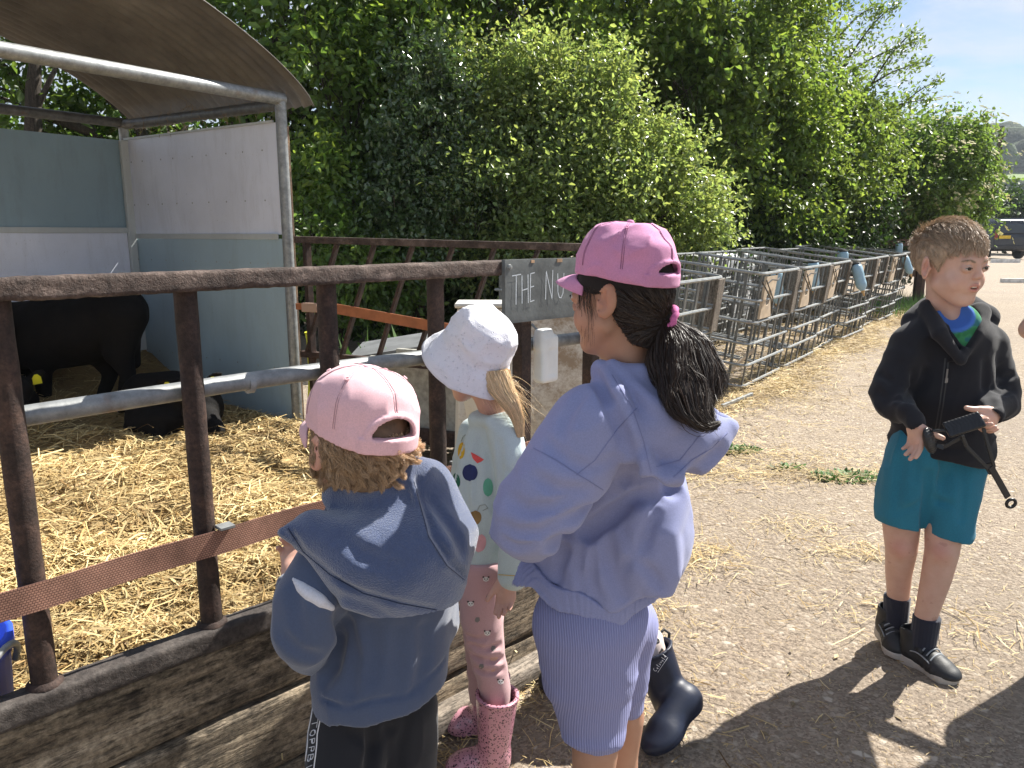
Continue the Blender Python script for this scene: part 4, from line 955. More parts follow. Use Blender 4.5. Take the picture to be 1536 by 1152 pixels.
# arching sprays against the sky
t = thing('willow_shoots', (5.0, 13.6, 0), 'thin leafy shoots of the loose green tree arching up against the sky', 'branch')
mb = MB(); tb = MB()
for (x0, y0, x1, y1, n) in ((1270, 130, 1385, 60, 90), (1290, 100, 1345, 5, 110), (1300, 150, 1395, 92, 90), (1250, 60, 1290, -10, 60), (1330, 130, 1375, 45, 60), (1310, 190, 1400, 150, 80), (1280, 60, 1320, 10, 60), (1350, 190, 1410, 120, 60), (1260, 20, 1300, -30, 50)):
    a = W(x0 - 25, y0, 13.6); b = W(x1, y1, 13.4); P = [a + (b - a) * t_ + np.array([0, 0, .12 * math.sin(t_ * 3.1)]) for t_ in np.linspace(0, 1, 8)]; tb.tube(P, np.linspace(.02, .004, 8), 5, caps=False)
    for k in range(n * 4):
        t_ = rng.random() ** .8; p = a + (b - a) * t_ + np.array([0, 0, .12 * math.sin(t_ * 3.1)]) + rng.normal(0, .05 + .14 * (1 - t_), 3); dd = nrm(nrm(b - a) * .6 + rng.normal(0, .6, 3)); s2 = nrm(np.cross(dd, rng.normal(0, 1, 3))); L = rng.uniform(.05, .1)
        mb.add([p, p + dd * L * .5 + s2 * L * .2, p + dd * L, p + dd * L * .5 - s2 * L * .2], [[0, 1, 2], [0, 2, 3]], np.array([1, 1, .8]) * rng.uniform(.7, 1.3))
build('leaves', mb, L_GREEN, t, col=True); build('twigs', tb, M_BARK, t)
# dark trunk seen behind the shelter
t = thing('tree_trunk', (-6.2, 10.2, 0), 'dark bare trunk seen behind the shelter under the roof', 'tree')
q = MB(); p0 = W(48, 250, 9.6); p0[2] = 0; q.tube([p0, W(50, 200, 9.6), W(50, 130, 9.6), W(56, 60, 9.6)], [.12, .10, .085, .05], 10); q.tube([W(52, 170, 9.6), W(75, 120, 9.6), W(90, 90, 9.7)], [.04, .03, .02], 6); build('trunk', q, M_BARK, t, smooth=True)

# ------------------------------------------------------------------ far scene: hillside wood, hedges, pole, car
def blobwood(name, pts, rad, m, lab, kind='stuff'):
    """far wood read as one mass: lumpy crowns in one mesh"""
    mb = MB(); a = np.linspace(0, np.pi, 7); b = np.linspace(0, 2 * np.pi, 11)
    aa_, bb_ = np.meshgrid(a, b, indexing='ij'); S0 = np.stack([np.sin(aa_) * np.cos(bb_), np.sin(aa_) * np.sin(bb_), np.cos(aa_)], -1)
    for p, r in zip(pts, rad):
        q = S0.reshape(-1, 3); dd = 1 + .22 * vnoise(q * 1.0 + p, 1.9, 3); mb.grid((p + q * (dd * r)[:, None] * [1, 1, .85]).reshape(S0.shape), col=np.tile(np.array([1, 1, 1]) * rng.uniform(.6, 1.4), (77, 1)))
    return label(build(name, mb, m, smooth=True, col=True), lab, 'wood', kind=kind)
mw = Mt('far_wood'); a_ = mw.n('ShaderNodeAttribute'); a_.attribute_name = 'tint'; mw.color(mw.mix(1, mw.ramp(mw.noise(.5, 6, .8), [(.3, (.018, .038, .012)), (.7, (.055, .09, .025))]), a_.outputs['Color'], 'MULTIPLY')); mw.set(Roughness=.95); mw.bump(mw.noise(1.2, 6, .8), 1, 1.0)
xs = rng.uniform(140, 560, 2600); ys = rng.uniform(300, 470, 2600); ys = 280 + (xs * 0) + rng.uniform(0, 190, 2600)
pts = np.stack([xs, ys, hill_h(xs, ys) + rng.uniform(2, 7, 2600)], 1); blobwood('hillside_wood', pts, rng.uniform(5, 10, 2600), mw.m, 'bluish wooded hillside far away at the right edge')
xs = rng.uniform(60, 260, 160); pts = np.stack([xs, 150 + 8 * np.sin(xs / 30), hill_h(xs, 150 + xs * 0) + 1.2], 1); blobwood('field_hedge', pts, rng.uniform(1.6, 2.8, 160), mw.m, 'hedge line crossing the green fields below the wooded hill')
xs = rng.uniform(60, 300, 160); pts = np.stack([xs, 205 + 0 * xs, hill_h(xs, 205 + xs * 0) + 1.5], 1); blobwood('field_hedge', pts, rng.uniform(2, 3.5, 160), mw.m, 'farther hedge line below the wooded hill')
tree('conifer_hedge', 'dark sloping evergreen beyond the parked car', 'bush', [B_(1512, 315, 48, 22, 22, 2.0), B_(1522, 330, 48, 18, 18, 2), B_(1503, 322, 50, 14, 20, 2)], (31, 49), .1, 300, 14, .35, .9, L_DARK, 14)
pole = thing('utility_pole', tuple(W(1501, 330, 42) * [1, 1, 0]), 'short dark utility pole with a bent bracket above the elder', 'pole')
pb = W(1501, 215, 42); q = MB(); q.tube([pb * [1, 1, 0], W(1503, 190, 42)], [.16, .13], 10); build('pole', q, M_BARK, pole, smooth=True)
q = MB(); q.tube([W(1502, 190, 42), W(1494, 184, 42), W(1495, 175, 42)], .03, 6); q.tube([W(1485, 176, 42), W(1498, 173, 42)], .02, 6); build('bracket', q, M_CAGE, pole)

# car, seen from behind
car = thing('parked_car', (24.9, 39.0, 0), 'dark grey off road car with yellow number plate, far away at the right edge', 'car')
cx0 = W(1519, 360, 38.0)[0]; cy0 = 38.0; M_CARP = simple('car_paint', (.055, .06, .07), .25, .1, 2, metal=.5); M_GL = simple('dark_glass', (.03, .045, .07), .08, .1, 1); M_TYRE = simple('tyre', (.015, .015, .015), .8)
f = U(.12, rbox((cx0, cy0 + 2.2, .82), (.96, 2.25, .42), .16), rbox((cx0, cy0 + 1.75, 1.42), (.82, 1.7, .5), .2))
sdf('body', f, (cx0 - 1.2, cy0 - .3, .2), (cx0 + 1.2, cy0 + 4.8, 2.1), .07, M_CARP, car)
q = MB(); q.box((cx0 + .02, cy0 - .01, 1.48), (1.36, .06, .44)); build('rear_window', q, M_GL, car, bevel=.03)
q = MB(); q.box((cx0 - .45, cy0 - .09, 1.08), (.56, .03, .15)); build('number_plate', q, simple('yellow_plate', (.75, .5, .03), .4), car)
q = MB(); q.box((cx0, cy0 - .1, .58), (1.8, .1, .22)); build('bumper', q, simple('dark_bumper', (.03, .03, .032), .5), car, bevel=.03)
for sx in (-1, 1):
    q = MB(); q.box((cx0 + sx * .86, cy0 - .06, 1.18), (.14, .08, .42)); build('tail_light', q, simple('red_lens', (.25, .02, .02), .25), car, bevel=.02)
    for yy in (.75, 3.6):
        q = MB(); q.lathe([(.0, -.11), (.2, -.12), (.36, -.10), (.38, -.05), (.38, .05), (.36, .1), (.2, .12), (0, .11)], (cx0 + sx * .84, cy0 + yy, .38), np.stack([[0, 1, 0], [0, 0, 1], [1, 0, 0]], 1), 20); w = build('wheel', q, M_TYRE, car, smooth=True)
    q = MB(); q.box((cx0 + sx * 1.02, cy0 + 3.0, 1.25), (.14, .1, .18)); build('mirror', q, M_CARP, car, bevel=.02)
q = MB(); q.tube([(cx0 - .7, cy0 + .3, 1.97), (cx0 - .7, cy0 + 2.9, 1.97)], .025, 6); q.tube([(cx0 + .7, cy0 + .3, 1.97), (cx0 + .7, cy0 + 2.9, 1.97)], .025, 6); build('roof_rail', q, M_GALV, car)
q = MB(); g1 = W(1487, 389, 34); g2 = W(1530, 391, 34); g1[2] = .08; g2[2] = .08; q.bar(g1, g2, .1, .16); label(build('white_kerb', q, simple('white_paint', (.7, .7, .68), .7)), 'white painted kerb line on the ground below the parked car', 'kerb')
q = MB(); q.bar((12.75, 20.2, .06), (14.6, 20.0, .06), .12, .10); label(build('white_plank', q, simple('white_painted_wood', (.68, .67, .64), .7)), 'white plank lying on the track near the right edge', 'plank')

# loose bright sprays hanging in front of the dark mass
tree('ash_tree', 'bright loose sprays of a young tree hanging between the shelter and the middle bush', 'tree',
     [B_(x, y, Y, rx, ry, .35) for x, y, Y, rx, ry in ((500, 250, 8.0, 50, 34), (540, 130, 8.6, 46, 60), (590, 60, 8.8, 50, 40), (640, 20, 9.0, 60, 30), (480, 90, 8.4, 30, 60), (700, 60, 9.2, 50, 40), (860, 60, 9.6, 50, 36), (780, 30, 9.4, 46, 30), (500, 330, 7.8, 36, 26))],
     (-1.9, 8.6), .05, 620, 15, .085, .34, mat_leaf('bright_leaf', (.08, .14, .035), (.38, .52, .08), gloss=.4), 17, droop=.35)
tree('ash_tree', 'bright hanging sprays of the tall trees above the cages', 'tree',
     [B_(x, y, Y, rx, ry, .4) for x, y, Y, rx, ry in ((1010, 120, 10.8, 50, 40), (1080, 230, 11.0, 44, 30), (1130, 90, 11.4, 54, 44), (1190, 200, 11.9, 50, 34), (1240, 300, 12.4, 44, 26), (1090, 20, 11.2, 54, 30), (1200, 110, 12, 36, 40), (1150, 310, 11.2, 50, 26))],
     (3.0, 11.6), .06, 700, 15, .085, .38, bpy.data.materials['bright_leaf'], 18, droop=.35)
# ================================================================== PEOPLE: shared pieces
def mat_skin(name, c, c2=None):
    m = Mt(name); a = m.n('ShaderNodeAttribute'); a.attribute_name = 'tint'; c = np.array(c)
    b = m.ramp(m.noise(22, 5, .6), [(.3, tuple(c * [.93, .86, .84])), (.7, tuple(c * [1.05, 1.06, 1.08]))])
    m.color(m.mix(1.0, b, a.outputs['Color'], 'MULTIPLY')); m.set(Roughness=.48)
    m.b.inputs['Subsurface Weight'].default_value = .12; m.b.inputs['Subsurface Radius'].default_value = (.012, .004, .002); m.b.inputs['Subsurface Scale'].default_value = .6
    m.bump(m.noise(420, 3, .6), .12, .0008); return m.m
M_EYEW = simple('eye_white', (.62, .60, .58), .2, .03); M_IRIS = simple('dark_iris', (.03, .022, .016), .12, .1); M_LASH = simple('lashes', (.03, .018, .012), .7); M_TEETH = simple('teeth', (.75, .72, .64), .3, .03)
EYE_C = (.031, .0705, .0005)
def head_sdf(detail=True, eyes=True, mouth_open=False, squint=.0034):
    """child head, metres, origin mid-cranium; +y face, +x to one side, chin at z -.106"""
    f = U(.03, ell((0, -.012, .032), (.073, .089, .083)), ell((0, .026, -.035), (.052, .050, .062)))
    f = U(.020, f, sph((0, .055, -.087), .0175), sph((.034, .044, -.040), .027), sph((-.034, .044, -.040), .027), cap((.047, .005, -.05), (.019, .048, -.088), .020, .016), cap((-.047, .005, -.05), (-.019, .048, -.088), .020, .016))
    f = U(.022, f, cap((0, -.030, -.035), (0, -.022, -.11), .036, .033))
    if detail:
        f = U(.012, f, cap((-.030, .069, .019), (.030, .069, .019), .011))
        f = S(.014, f, ell((.031, .089, .001), (.015, .012, .010)), ell((-.031, .089, .001), (.015, .012, .010)))
        f = U(.012, f, cap((0, .074, .010), (0, .0880, -.018), .0065, .0088)); f = U(.006, f, sph((.0098, .0835, -.0225), .0062), sph((-.0098, .0835, -.0225), .0062))
        f = S(.002, f, sph((.0055, .0895, -.0292), .0026), sph((-.0055, .0895, -.0292), .0026))
        f = U(.010, f, ell((0, .0665, -.050), (.026, .0155, .020)))
        f = U(.003, f, cap((-.0175, .0745, -.0480), (-.004, .0818, -.0450), .0036, .0048), cap((.0175, .0745, -.0480), (.004, .0818, -.0450), .0036, .0048), cap((-.014, .0745, -.0570), (0, .0800, -.0588), .0044, .0058), cap((.014, .0745, -.0570), (0, .0800, -.0588), .0044, .0058))
        if mouth_open: f = S(.0015, f, ell((0, .081, -.0520), (.0150, .014, .0036)))
        else: f = S(.0015, f, ell((0, .084, -.0517), (.0165, .007, .0013)))
        if eyes:
            for sx in (-1, 1):
                c = (sx * EYE_C[0], EYE_C[1], EYE_C[2]); f = U(.006, f, ell(c, (.0150, .0128, .0125)))
                def slit(P, c=c, sx=sx):
                    dx = (P[:, 0] - c[0]) * sx; z = P[:, 2] - c[2] + .0006 - .10 * dx; return np.maximum(np.abs(z) - squint * (1 - (dx / .0128) ** 2), np.maximum(np.abs(dx) - .0125, c[1] + .003 - P[:, 1]))
                f = S(.0008, f, slit)
                f = S(.003, f, cap((sx * .018, .0815, .0105), (sx * .043, .0745, .0100), .0012, .0012))
    for sx in (-1, 1):
        M = np.array(Matrix.Rotation(R_(sx * -28), 3, 'Z') @ Matrix.Rotation(R_(10), 3, 'X'))
        e = ell((sx * .080, -.014, -.006), (.0080, .0195, .032), M)
        e = S(.003, e, ell((sx * .0885, -.009, -.003), (.0085, .0125, .0225), M)); e = U(.0025, e, cap((sx * .0795, .001, -.006), (sx * .083, -.004, -.014), .0042)); e = U(.002, e, cap((sx * .083, -.016, .012), (sx * .085, -.019, -.010), .0022))
        f = U(.005, f, e)
    return f
def eyes_for(hc, HM, parent, gaze=0, squint=.0034, s=1.0):
    a = np.linspace(0, np.pi, 12); b = np.linspace(0, 2 * np.pi, 19)
    for sx in (-1, 1):
        e = np.array([sx * EYE_C[0], EYE_C[1] + .0000, EYE_C[2]]); A_, B2 = np.meshgrid(a, b, indexing='ij')
        S0 = np.stack([np.sin(A_) * np.cos(B2), np.cos(A_), np.sin(A_) * np.sin(B2)], -1) * .0116
        q = MB(); q.grid((((S0 + e) * s) @ HM.T) + hc); eo = build('eye', q, M_EYEW, parent, smooth=True)
        A_, B2 = np.meshgrid(np.linspace(0, .50, 5), b, indexing='ij'); S1 = np.stack([np.sin(A_) * np.cos(B2), np.cos(A_), np.sin(A_) * np.sin(B2)], -1) * .0119
        Rz = np.array(Matrix.Rotation(R_(gaze), 3, 'Z')); q = MB(); q.grid(((((S1 @ Rz.T) + e) * s) @ HM.T) + hc); build('iris', q, M_IRIS, eo, smooth=True)
        q = MB(); pts = []
        for t in np.linspace(-1, 1, 9):
            dx = t * .0128; z = e[2] - .0006 + .10 * dx + squint * (1 - t * t) ; y = e[1] + math.sqrt(max(.0131 ** 2 - (dx * .85) ** 2, 0)) ; pts.append(np.array([e[0] + sx * dx, y - .0003, z]))
        q.tube((np.array(pts) * s) @ HM.T + hc, [.0004, .0008, .001, .0011, .0011, .0011, .001, .0009, .0005], 6); build('lashes', q, M_LASH, eo, smooth=True)
def skin_tint(c, M, s=1.0, lips=True, extra=None):
    def g(V):
        q = ((V - c) @ M) / s; T = np.ones((len(V), 3))
        def blend(w, col):
            nonlocal T
            T = T * (1 - w[:, None]) + np.array(col) * w[:, None]
        def gs(p, r): return np.exp(-((np.linalg.norm((q - np.array(p)) / np.array(r), axis=1)) ** 2))
        blend(.18 * gs((.038, .065, -.035), (.022, .03, .018)), (1.08, .72, .68)); blend(.18 * gs((-.038, .065, -.035), (.022, .03, .018)), (1.08, .72, .68))
        blend(.3 * gs((0, .1, -.022), (.014, .014, .012)), (1.05, .78, .74)); blend(.4 * gs((.084, -.012, -.005), (.014, .02, .03)), (1.1, .66, .6)); blend(.4 * gs((-.084, -.012, -.005), (.014, .02, .03)), (1.1, .66, .6))
        if lips:
            w = np.clip(1.35 - np.linalg.norm((q - np.array([0, .078, -.0518])) / np.array([.0185, .02, .0105]), axis=1), 0, 1); blend(np.clip(w * 2.2, 0, 1) * .7, (.88, .50, .48))
        if extra is not None: T = extra(V, T)
        return T
    return g
def clump(P, seeds, k=.6, p=1.3):
    """pull each strand towards the tip of its nearest clump seed strand"""
    n = len(P); sd_ = rng.choice(n, min(seeds, n), replace=False); R0 = P[:, 0]; S0 = P[sd_, 0]
    idx = np.empty(n, int)
    for a in range(0, n, 2000): idx[a:a + 2000] = ((R0[a:a + 2000, None] - S0[None]) ** 2).sum(2).argmin(1)
    T = P[sd_][idx] ; t = (np.linspace(0, 1, P.shape[1]) ** p)[None, :, None] * k
    return P * (1 - t) + T * t
def strands(mb, roots, paths_fn, n, r0=.0006, seg=6, tint=None):
    """paths_fn(i)-> (seg,3) arrays stacked: shape (n,seg,3); three-sided tapering hairs"""
    P = paths_fn; n, seg = P.shape[:2]; T = np.gradient(P, axis=1); T /= (np.linalg.norm(T, axis=2)[..., None] + 1e-9)
    ref = rng.normal(0, 1, (n, 1, 3)); u = ref - (ref * T).sum(2)[..., None] * T; u /= (np.linalg.norm(u, axis=2)[..., None] + 1e-9); w = np.cross(T, u)
    rr = (r0 * rng.uniform(.6, 1.3, (n, 1)) * np.linspace(1, .35, seg)[None])[..., None]
    V = np.stack([P + rr * (math.cos(a) * u + math.sin(a) * w) for a in (0, 2.094, 4.189)], 2)
    i = (np.arange(n)[:, None] * seg * 3 + np.arange(seg - 1)[None] * 3).reshape(-1, 1); F = np.concatenate([i + [k, (k + 1) % 3, 3 + (k + 1) % 3, 3 + k] for k in range(3)])
    c = np.tile(np.ones(3), (n, 1)) * rng.uniform(.55, 1.5, (n, 1)) if tint is None else tint
    mb.add(V.reshape(-1, 3), F, np.repeat(c, seg * 3, 0))
def mat_hair(name, c, rough=.38, spec=.5):
    m = Mt(name); a = m.n('ShaderNodeAttribute'); a.attribute_name = 'tint'; m.color(m.mix(1.0, tuple(c), a.outputs['Color'], 'MULTIPLY')); m.set(Roughness=rough); m.b.inputs['Specular IOR Level'].default_value = spec
    return m.m
def surf(f, pts, back=0.0):
    """points where the camera-side sight lines of photo positions meet a field"""
    O = np.array([0, 0, CH]); D = np.array([nrm(W(x, y, 1.0) - O) for x, y in pts]); t = np.full(len(D), .35)
    for _ in range(90): t = t + np.clip(f(O + D * t[:, None]) * .7, -.01, .06)
    return O + D * (t + back)[:, None], D
def creases(f, lines, k=.012, ridge=False):
    """lines: (photo points, radius, depth); carves soft valleys (or lays soft rolls) along the cloth"""
    fs = []
    for pts, r, dep in lines:
        P, D = surf(f, pts); n = len(P); w = np.sin(np.linspace(.12, .88, n) * np.pi) if not ridge else np.sin(np.linspace(.2, .8, n) * np.pi)
        if ridge: C = [p + d * (r - dep * q) for p, d, q in zip(P, D, w)]
        else: C = [p - d * (r - dep * q) for p, d, q in zip(P, D, w)]
        for i in range(n - 1): fs.append(cap(C[i], C[i + 1], r, r))
    g = lambda P: np.minimum.reduce([q(P) for q in fs])
    return U(k, f, g) if ridge else S(k, f, g)
def flow(f, roots, target, seg=9, reach=.97, lift=.0012):
    cur = roots.copy(); P = np.zeros((len(cur), seg, 3)); P[:, 0] = cur; step = np.linalg.norm(target - cur, axis=1) / (seg - 1) * reach
    for i in range(1, seg):
        v = target - cur; v /= np.linalg.norm(v, axis=1)[:, None] + 1e-9; cur = cur + v * step[:, None]
        for _ in range(2):
            d = f(cur); g = np.stack([f(cur + e) - d for e in np.eye(3) * .001], 1) / .001; g /= np.linalg.norm(g, axis=1)[:, None] + 1e-9; cur = cur + g * np.maximum(lift - d, 0)[:, None]
        P[:, i] = cur
    return P
def cap_hat(c, M, s, m, parent, brim_len=.062, strap=True, tilt_open=1, oh=.036, zo=.032, mbrim=None, wr=.0022, seed=0, h=.0028, opening=True):
    """six-panel cap: crown shell with rear opening and closing strap, peak and top button are its children"""
    def dome(P):
        q = np.abs((P - np.array([0, -.008, .026])) / np.array([.087, .105, .100])); rho = np.sqrt(q[:, 0] ** 2 + q[:, 1] ** 2); k0 = (rho ** 2.7 + q[:, 2] ** 2.7) ** (1 / 2.7); return (k0 - 1) * .092
    def outer(P):
        a = np.arctan2(P[:, 1] + .008, P[:, 0]); rad = np.linalg.norm(P[:, :2] - np.array([0, -.008]), axis=1)
        seam = np.abs(np.sin(3 * a + math.pi / 2)); g = .0016 * np.exp(-(seam / .05) ** 2) * (rad > .012)
        return dome(P) + g - wr * np.clip(folds(P, 22, seed), -.6, 1) - wr * .8 * vnoise(P, 38, seed + 3) + .003 * np.maximum(0, (P[:, 2] - .085) / .04)
    inner = lambda P: dome(P) + .0115
    rim = lambda P: -(P[:, 2] - (.018 - .10 * (P[:, 1] + .008) ** 1 * .05 - .012 * np.clip(-P[:, 1] / .1, 0, 1)))
    f = lambda P: np.maximum(np.maximum(outer(P), -inner(P)), rim(P) - .0)
    if opening:
        f0 = f
        def hole(P): q = np.sqrt((P[:, 0] / .043) ** 2 + (np.maximum(P[:, 2] - zo, 0) / oh) ** 2); return np.maximum(np.maximum((q - 1) * oh, P[:, 1] + .03), zo - P[:, 2])
        hem = lambda P: np.maximum(np.maximum(np.abs(dome(P)) - .0032, np.abs(np.sqrt((P[:, 0] / .043) ** 2 + (np.maximum(P[:, 2] - zo, 0) / oh) ** 2) - 1.0) * oh - .004), np.maximum(P[:, 1] + .03, .03 - P[:, 2]))
        f = U(.001, S(.001, f0, hole), hem)
        st = lambda P: np.maximum(np.maximum(np.abs(dome(P) - .0015) - .0028, P[:, 1] + .035), np.maximum(np.abs(P[:, 2] - .019) - .0125, np.abs(P[:, 0]) - .055))
        f = U(.001, f, st)
    o, vf = sdf('cap', local(f, c, M, s), np.array(c) - .135 * s, np.array(c) + .15 * s, h, m, parent)
    q = MB(); rn = .0; us = np.linspace(-1, 1, 25); vs = np.linspace(0, 1, 10); G_ = np.zeros((25, 10, 3))
    for i, u in enumerate(us):
        for j, v in enumerate(vs):
            a = u * 1.12; base = np.array([.083 * math.sin(a), -.008 + .100 * math.cos(a), .014]); ext = brim_len * (1 - abs(u) ** 2.6)
            G_[i, j] = base + np.array([0, ext * v, -.018 * u * u - .014 * v * v - .004 * v])
    G2 = (G_.reshape(-1, 3) * s) @ M.T + np.array(c); q.grid(G2.reshape(G_.shape)); build('peak', q, mbrim or m, o, smooth=True, solid=.0035 * s)
    q = MB(); q.lathe([(0, .0048), (.005, .004), (.0075, .001), (.008, -.004)], n=14); V = q.v[0]; q.v[0] = ((V + [0, -.008, .1225]) * s) @ M.T + np.array(c); build('button', q, m, o, smooth=True)
    q = MB()
    for k in (1, 2, 4, 5) if opening else range(6):
        a = -math.pi / 2 + (k) * math.pi / 3 + .0; th = .62; d = np.array([math.cos(a) * math.sin(th), math.sin(a) * math.sin(th), math.cos(th)]); _t = np.linspace(.06, .13, 200); _c = np.array([0, -.008, .026]) + d * _t[:, None]; p = _c[np.argmin(np.abs(dome(_c)))]; nn = d; u = nrm(np.cross(nn, [0, 0, 1])); w = np.cross(nn, u)
        q.tube([((p + nn * .0012 + .0032 * (math.cos(t) * u + math.sin(t) * w)) * s) @ M.T + np.array(c) for t in np.linspace(0, 2 * math.pi, 13)[:-1]], .0011 * s, 5, closed=True)
    build('eyelets', q, mbrim or m, o, smooth=True)
    ms = bpy.data.materials.get('seam_' + m.name) or simple('seam_' + m.name, tuple(np.array(bpy.data.materials[m.name].get('basec', (.5, .3, .35))) * .55), .95)
    bv_ = bvh_of(vf); Cw = np.array(c) + M @ (np.array([0, -.008, .03]) * s)
    for k in range(6):
        a = -math.pi / 2 + math.pi / 6 * 0 + (k + .5) * math.pi / 3 + (math.pi / 6)
        for da in (-.02, .02):
            pts = []
            for th in np.linspace(.12, 1.5, 26):
                d = nrm(M @ np.array([math.cos(a + da / max(math.sin(th), .25)) * math.sin(th), math.sin(a + da / max(math.sin(th), .25)) * math.sin(th), math.cos(th)])); h_ = bv_.ray_cast(Vector(Cw + d * .2 * s), Vector(-d), .13 * s)
                if h_[0] is None or (h_[0] - Vector(Cw)).length < .078 * s: break
                pts.append(np.array(h_[0]) + d * .0002)
            if len(pts) > 4: q = MB(); q.tube(pts, .00055, 4); build('stitched_seam', q, ms, o)
    return o
class Proj:
    """lays flat shapes onto a garment: plane coordinates -> nearest hit along the given direction"""
    def __init__(s, vf, org, ax, ay, dirn, eps=.0012): s.b = bvh_of(vf); s.o = np.array(org); s.ax = nrm(ax); s.ay = nrm(ay); s.d = nrm(dirn); s.e = eps
    def __call__(s, x, y):
        p = s.o + s.ax * x + s.ay * y - s.d * .4; h = s.b.ray_cast(Vector(p), Vector(s.d), .9)
        if h[0] is None: return np.array([np.nan] * 3)
        return np.array(h[0]) - s.d * s.e
def decal(q, pr, poly, col=None, step=.003):
    P = np.array(poly); lo = P.min(0); hi = P.max(0); nx = max(2, int((hi[0] - lo[0]) / step)); ny = max(2, int((hi[1] - lo[1]) / step)); xs = np.linspace(lo[0], hi[0], nx + 1); ys = np.linspace(lo[1], hi[1], ny + 1)
    V = np.full((nx + 1, ny + 1, 3), np.nan)
    # rows are squeezed to the outline so that edges are clean
    F = []; VV = []; idx = {}
    for j, y in enumerate(np.linspace(lo[1] + 1e-5, hi[1] - 1e-5, ny + 1)):
        x_ = []
        for k in range(len(P)):
            a, b = P[k], P[(k + 1) % len(P)]
            if (a[1] <= y) != (b[1] <= y): x_.append(a[0] + (b[0] - a[0]) * (y - a[1]) / (b[1] - a[1]))
        if len(x_) < 2: continue
        x0, x1 = min(x_), max(x_)
        VV.append([pr(x0 + (x1 - x0) * t, y) for t in np.linspace(0, 1, nx + 1)])
    if len(VV) < 2: return
    VV = np.array(VV)
    if np.isfinite(VV).all(): q.grid(VV, col=np.tile(col, (VV.shape[0] * VV.shape[1], 1)) if col is not None else None)
def ellipse(cx, cy, rx, ry, n=20, rot=0, sq=1.0):
    a = np.linspace(0, 2 * np.pi, n, endpoint=False); x = rx * np.cos(a); y = ry * np.sin(a) * sq; c, s_ = math.cos(rot), math.sin(rot); return np.stack([cx + x * c - y * s_, cy + x * s_ + y * c], 1)
def finger(base, d, up, L, r, bends):
    """chain of three segments bending about the axis d x up; returns joints"""
    d = nrm(d); up = nrm(up); out = [(np.array(base), r)]; p = np.array(base, float); ax = nrm(np.cross(d, up))
    for k, (f_, b) in enumerate(zip((.44, .32, .24), bends)):
        d = np.array(Matrix.Rotation(R_(b), 3, Vector(ax)) @ Vector(d)); p = p + d * L * f_; out.append((p.copy(), r * (.93, .86, .76)[k]))
    return out
def shoe_sdf(toe, heel, w, up=(0, 0, 1)):
    toe = np.array(toe, float); heel = np.array(heel, float); d = nrm(toe - heel); upv = nrm(up); upv = nrm(upv - d * (upv @ d)); L = np.linalg.norm(toe - heel); s_ = np.cross(d, upv)
    M = np.stack([s_, d, upv], 1); mid = heel
    f = U(.03, ell((0, L * .72, .022), (w * .52, L * .27, .026)), ell((0, L * .2, .032), (w * .42, L * .2, .034)), cap((0, L * .22, .05), (0, L * .6, .028), w * .40, w * .40))
    f = X(.006, f, lambda P: -(P[:, 2] - .004)); return f, M, mid, L
def pstroke(q, pts, w, Y0=1.0, vf=None, bv=None, eps=.0007):
    """stitches along photo positions, dropped onto the cloth from the camera side"""
    P3 = [W(x, y, Y0) for x, y in pts]; out = []
    for i in range(len(P3) - 1):
        for t in np.linspace(0, 1, 10)[(0 if i == 0 else 1):]:
            p = P3[i] + (P3[i + 1] - P3[i]) * t; d = nrm(p - np.array([0, 0, CH])); h = bv.ray_cast(Vector(np.array([0, 0, CH])), Vector(d), 4)
            if h[0] is not None: out.append(np.array(h[0]) - d * eps)
            else:
                if len(out) > 2: q.tube(out, w, 4, flat=.5)
                out = []
    if len(out) > 2: q.tube(out, w, 4, flat=.5)
# ================================================================== BOY
PB = (1.235, 2.13, 0)
boy = thing('person', PB, 'boy in black zip hoodie and teal shorts holding a black strap toy', 'person')
M_SKB = mat_skin('fair_skin', (.60, .39, .30))
hc = W(1428, 397, 2.13); HM = frame(-128, -4, 3); 
HM = frame(180 + 21, -5, 2)                      # faces towards +X and the camera
hf = local(head_sdf(True, True, True), hc, HM, 1.0)
j = J
neck = jc((hc + [.0, .015, -.07], .034), J(1428, 480, 2.15, 20))
torso = jc(J(1422, 510, 2.16, 26), J(1408, 650, 2.17, 34))
legR = jc(J(1352, 770, 2.18, 28), J(1352, 822, 2.17, 22.5), J(1348, 858, 2.19, 18.5), J(1347, 905, 2.2, 14.5), J(1343, 935, 2.2, 14))
kneeR = sph(J(1352, 822, 2.155, 1)[0], .034)
legL = jc(J(1418, 770, 2.12, 28), J(1413, 826, 2.10, 23.5), J(1405, 864, 2.10, 21), J(1387, 930, 2.10, 15), J(1384, 962, 2.10, 14.5))
kneeL = sph(J(1412, 828, 2.085, 1)[0], .035)
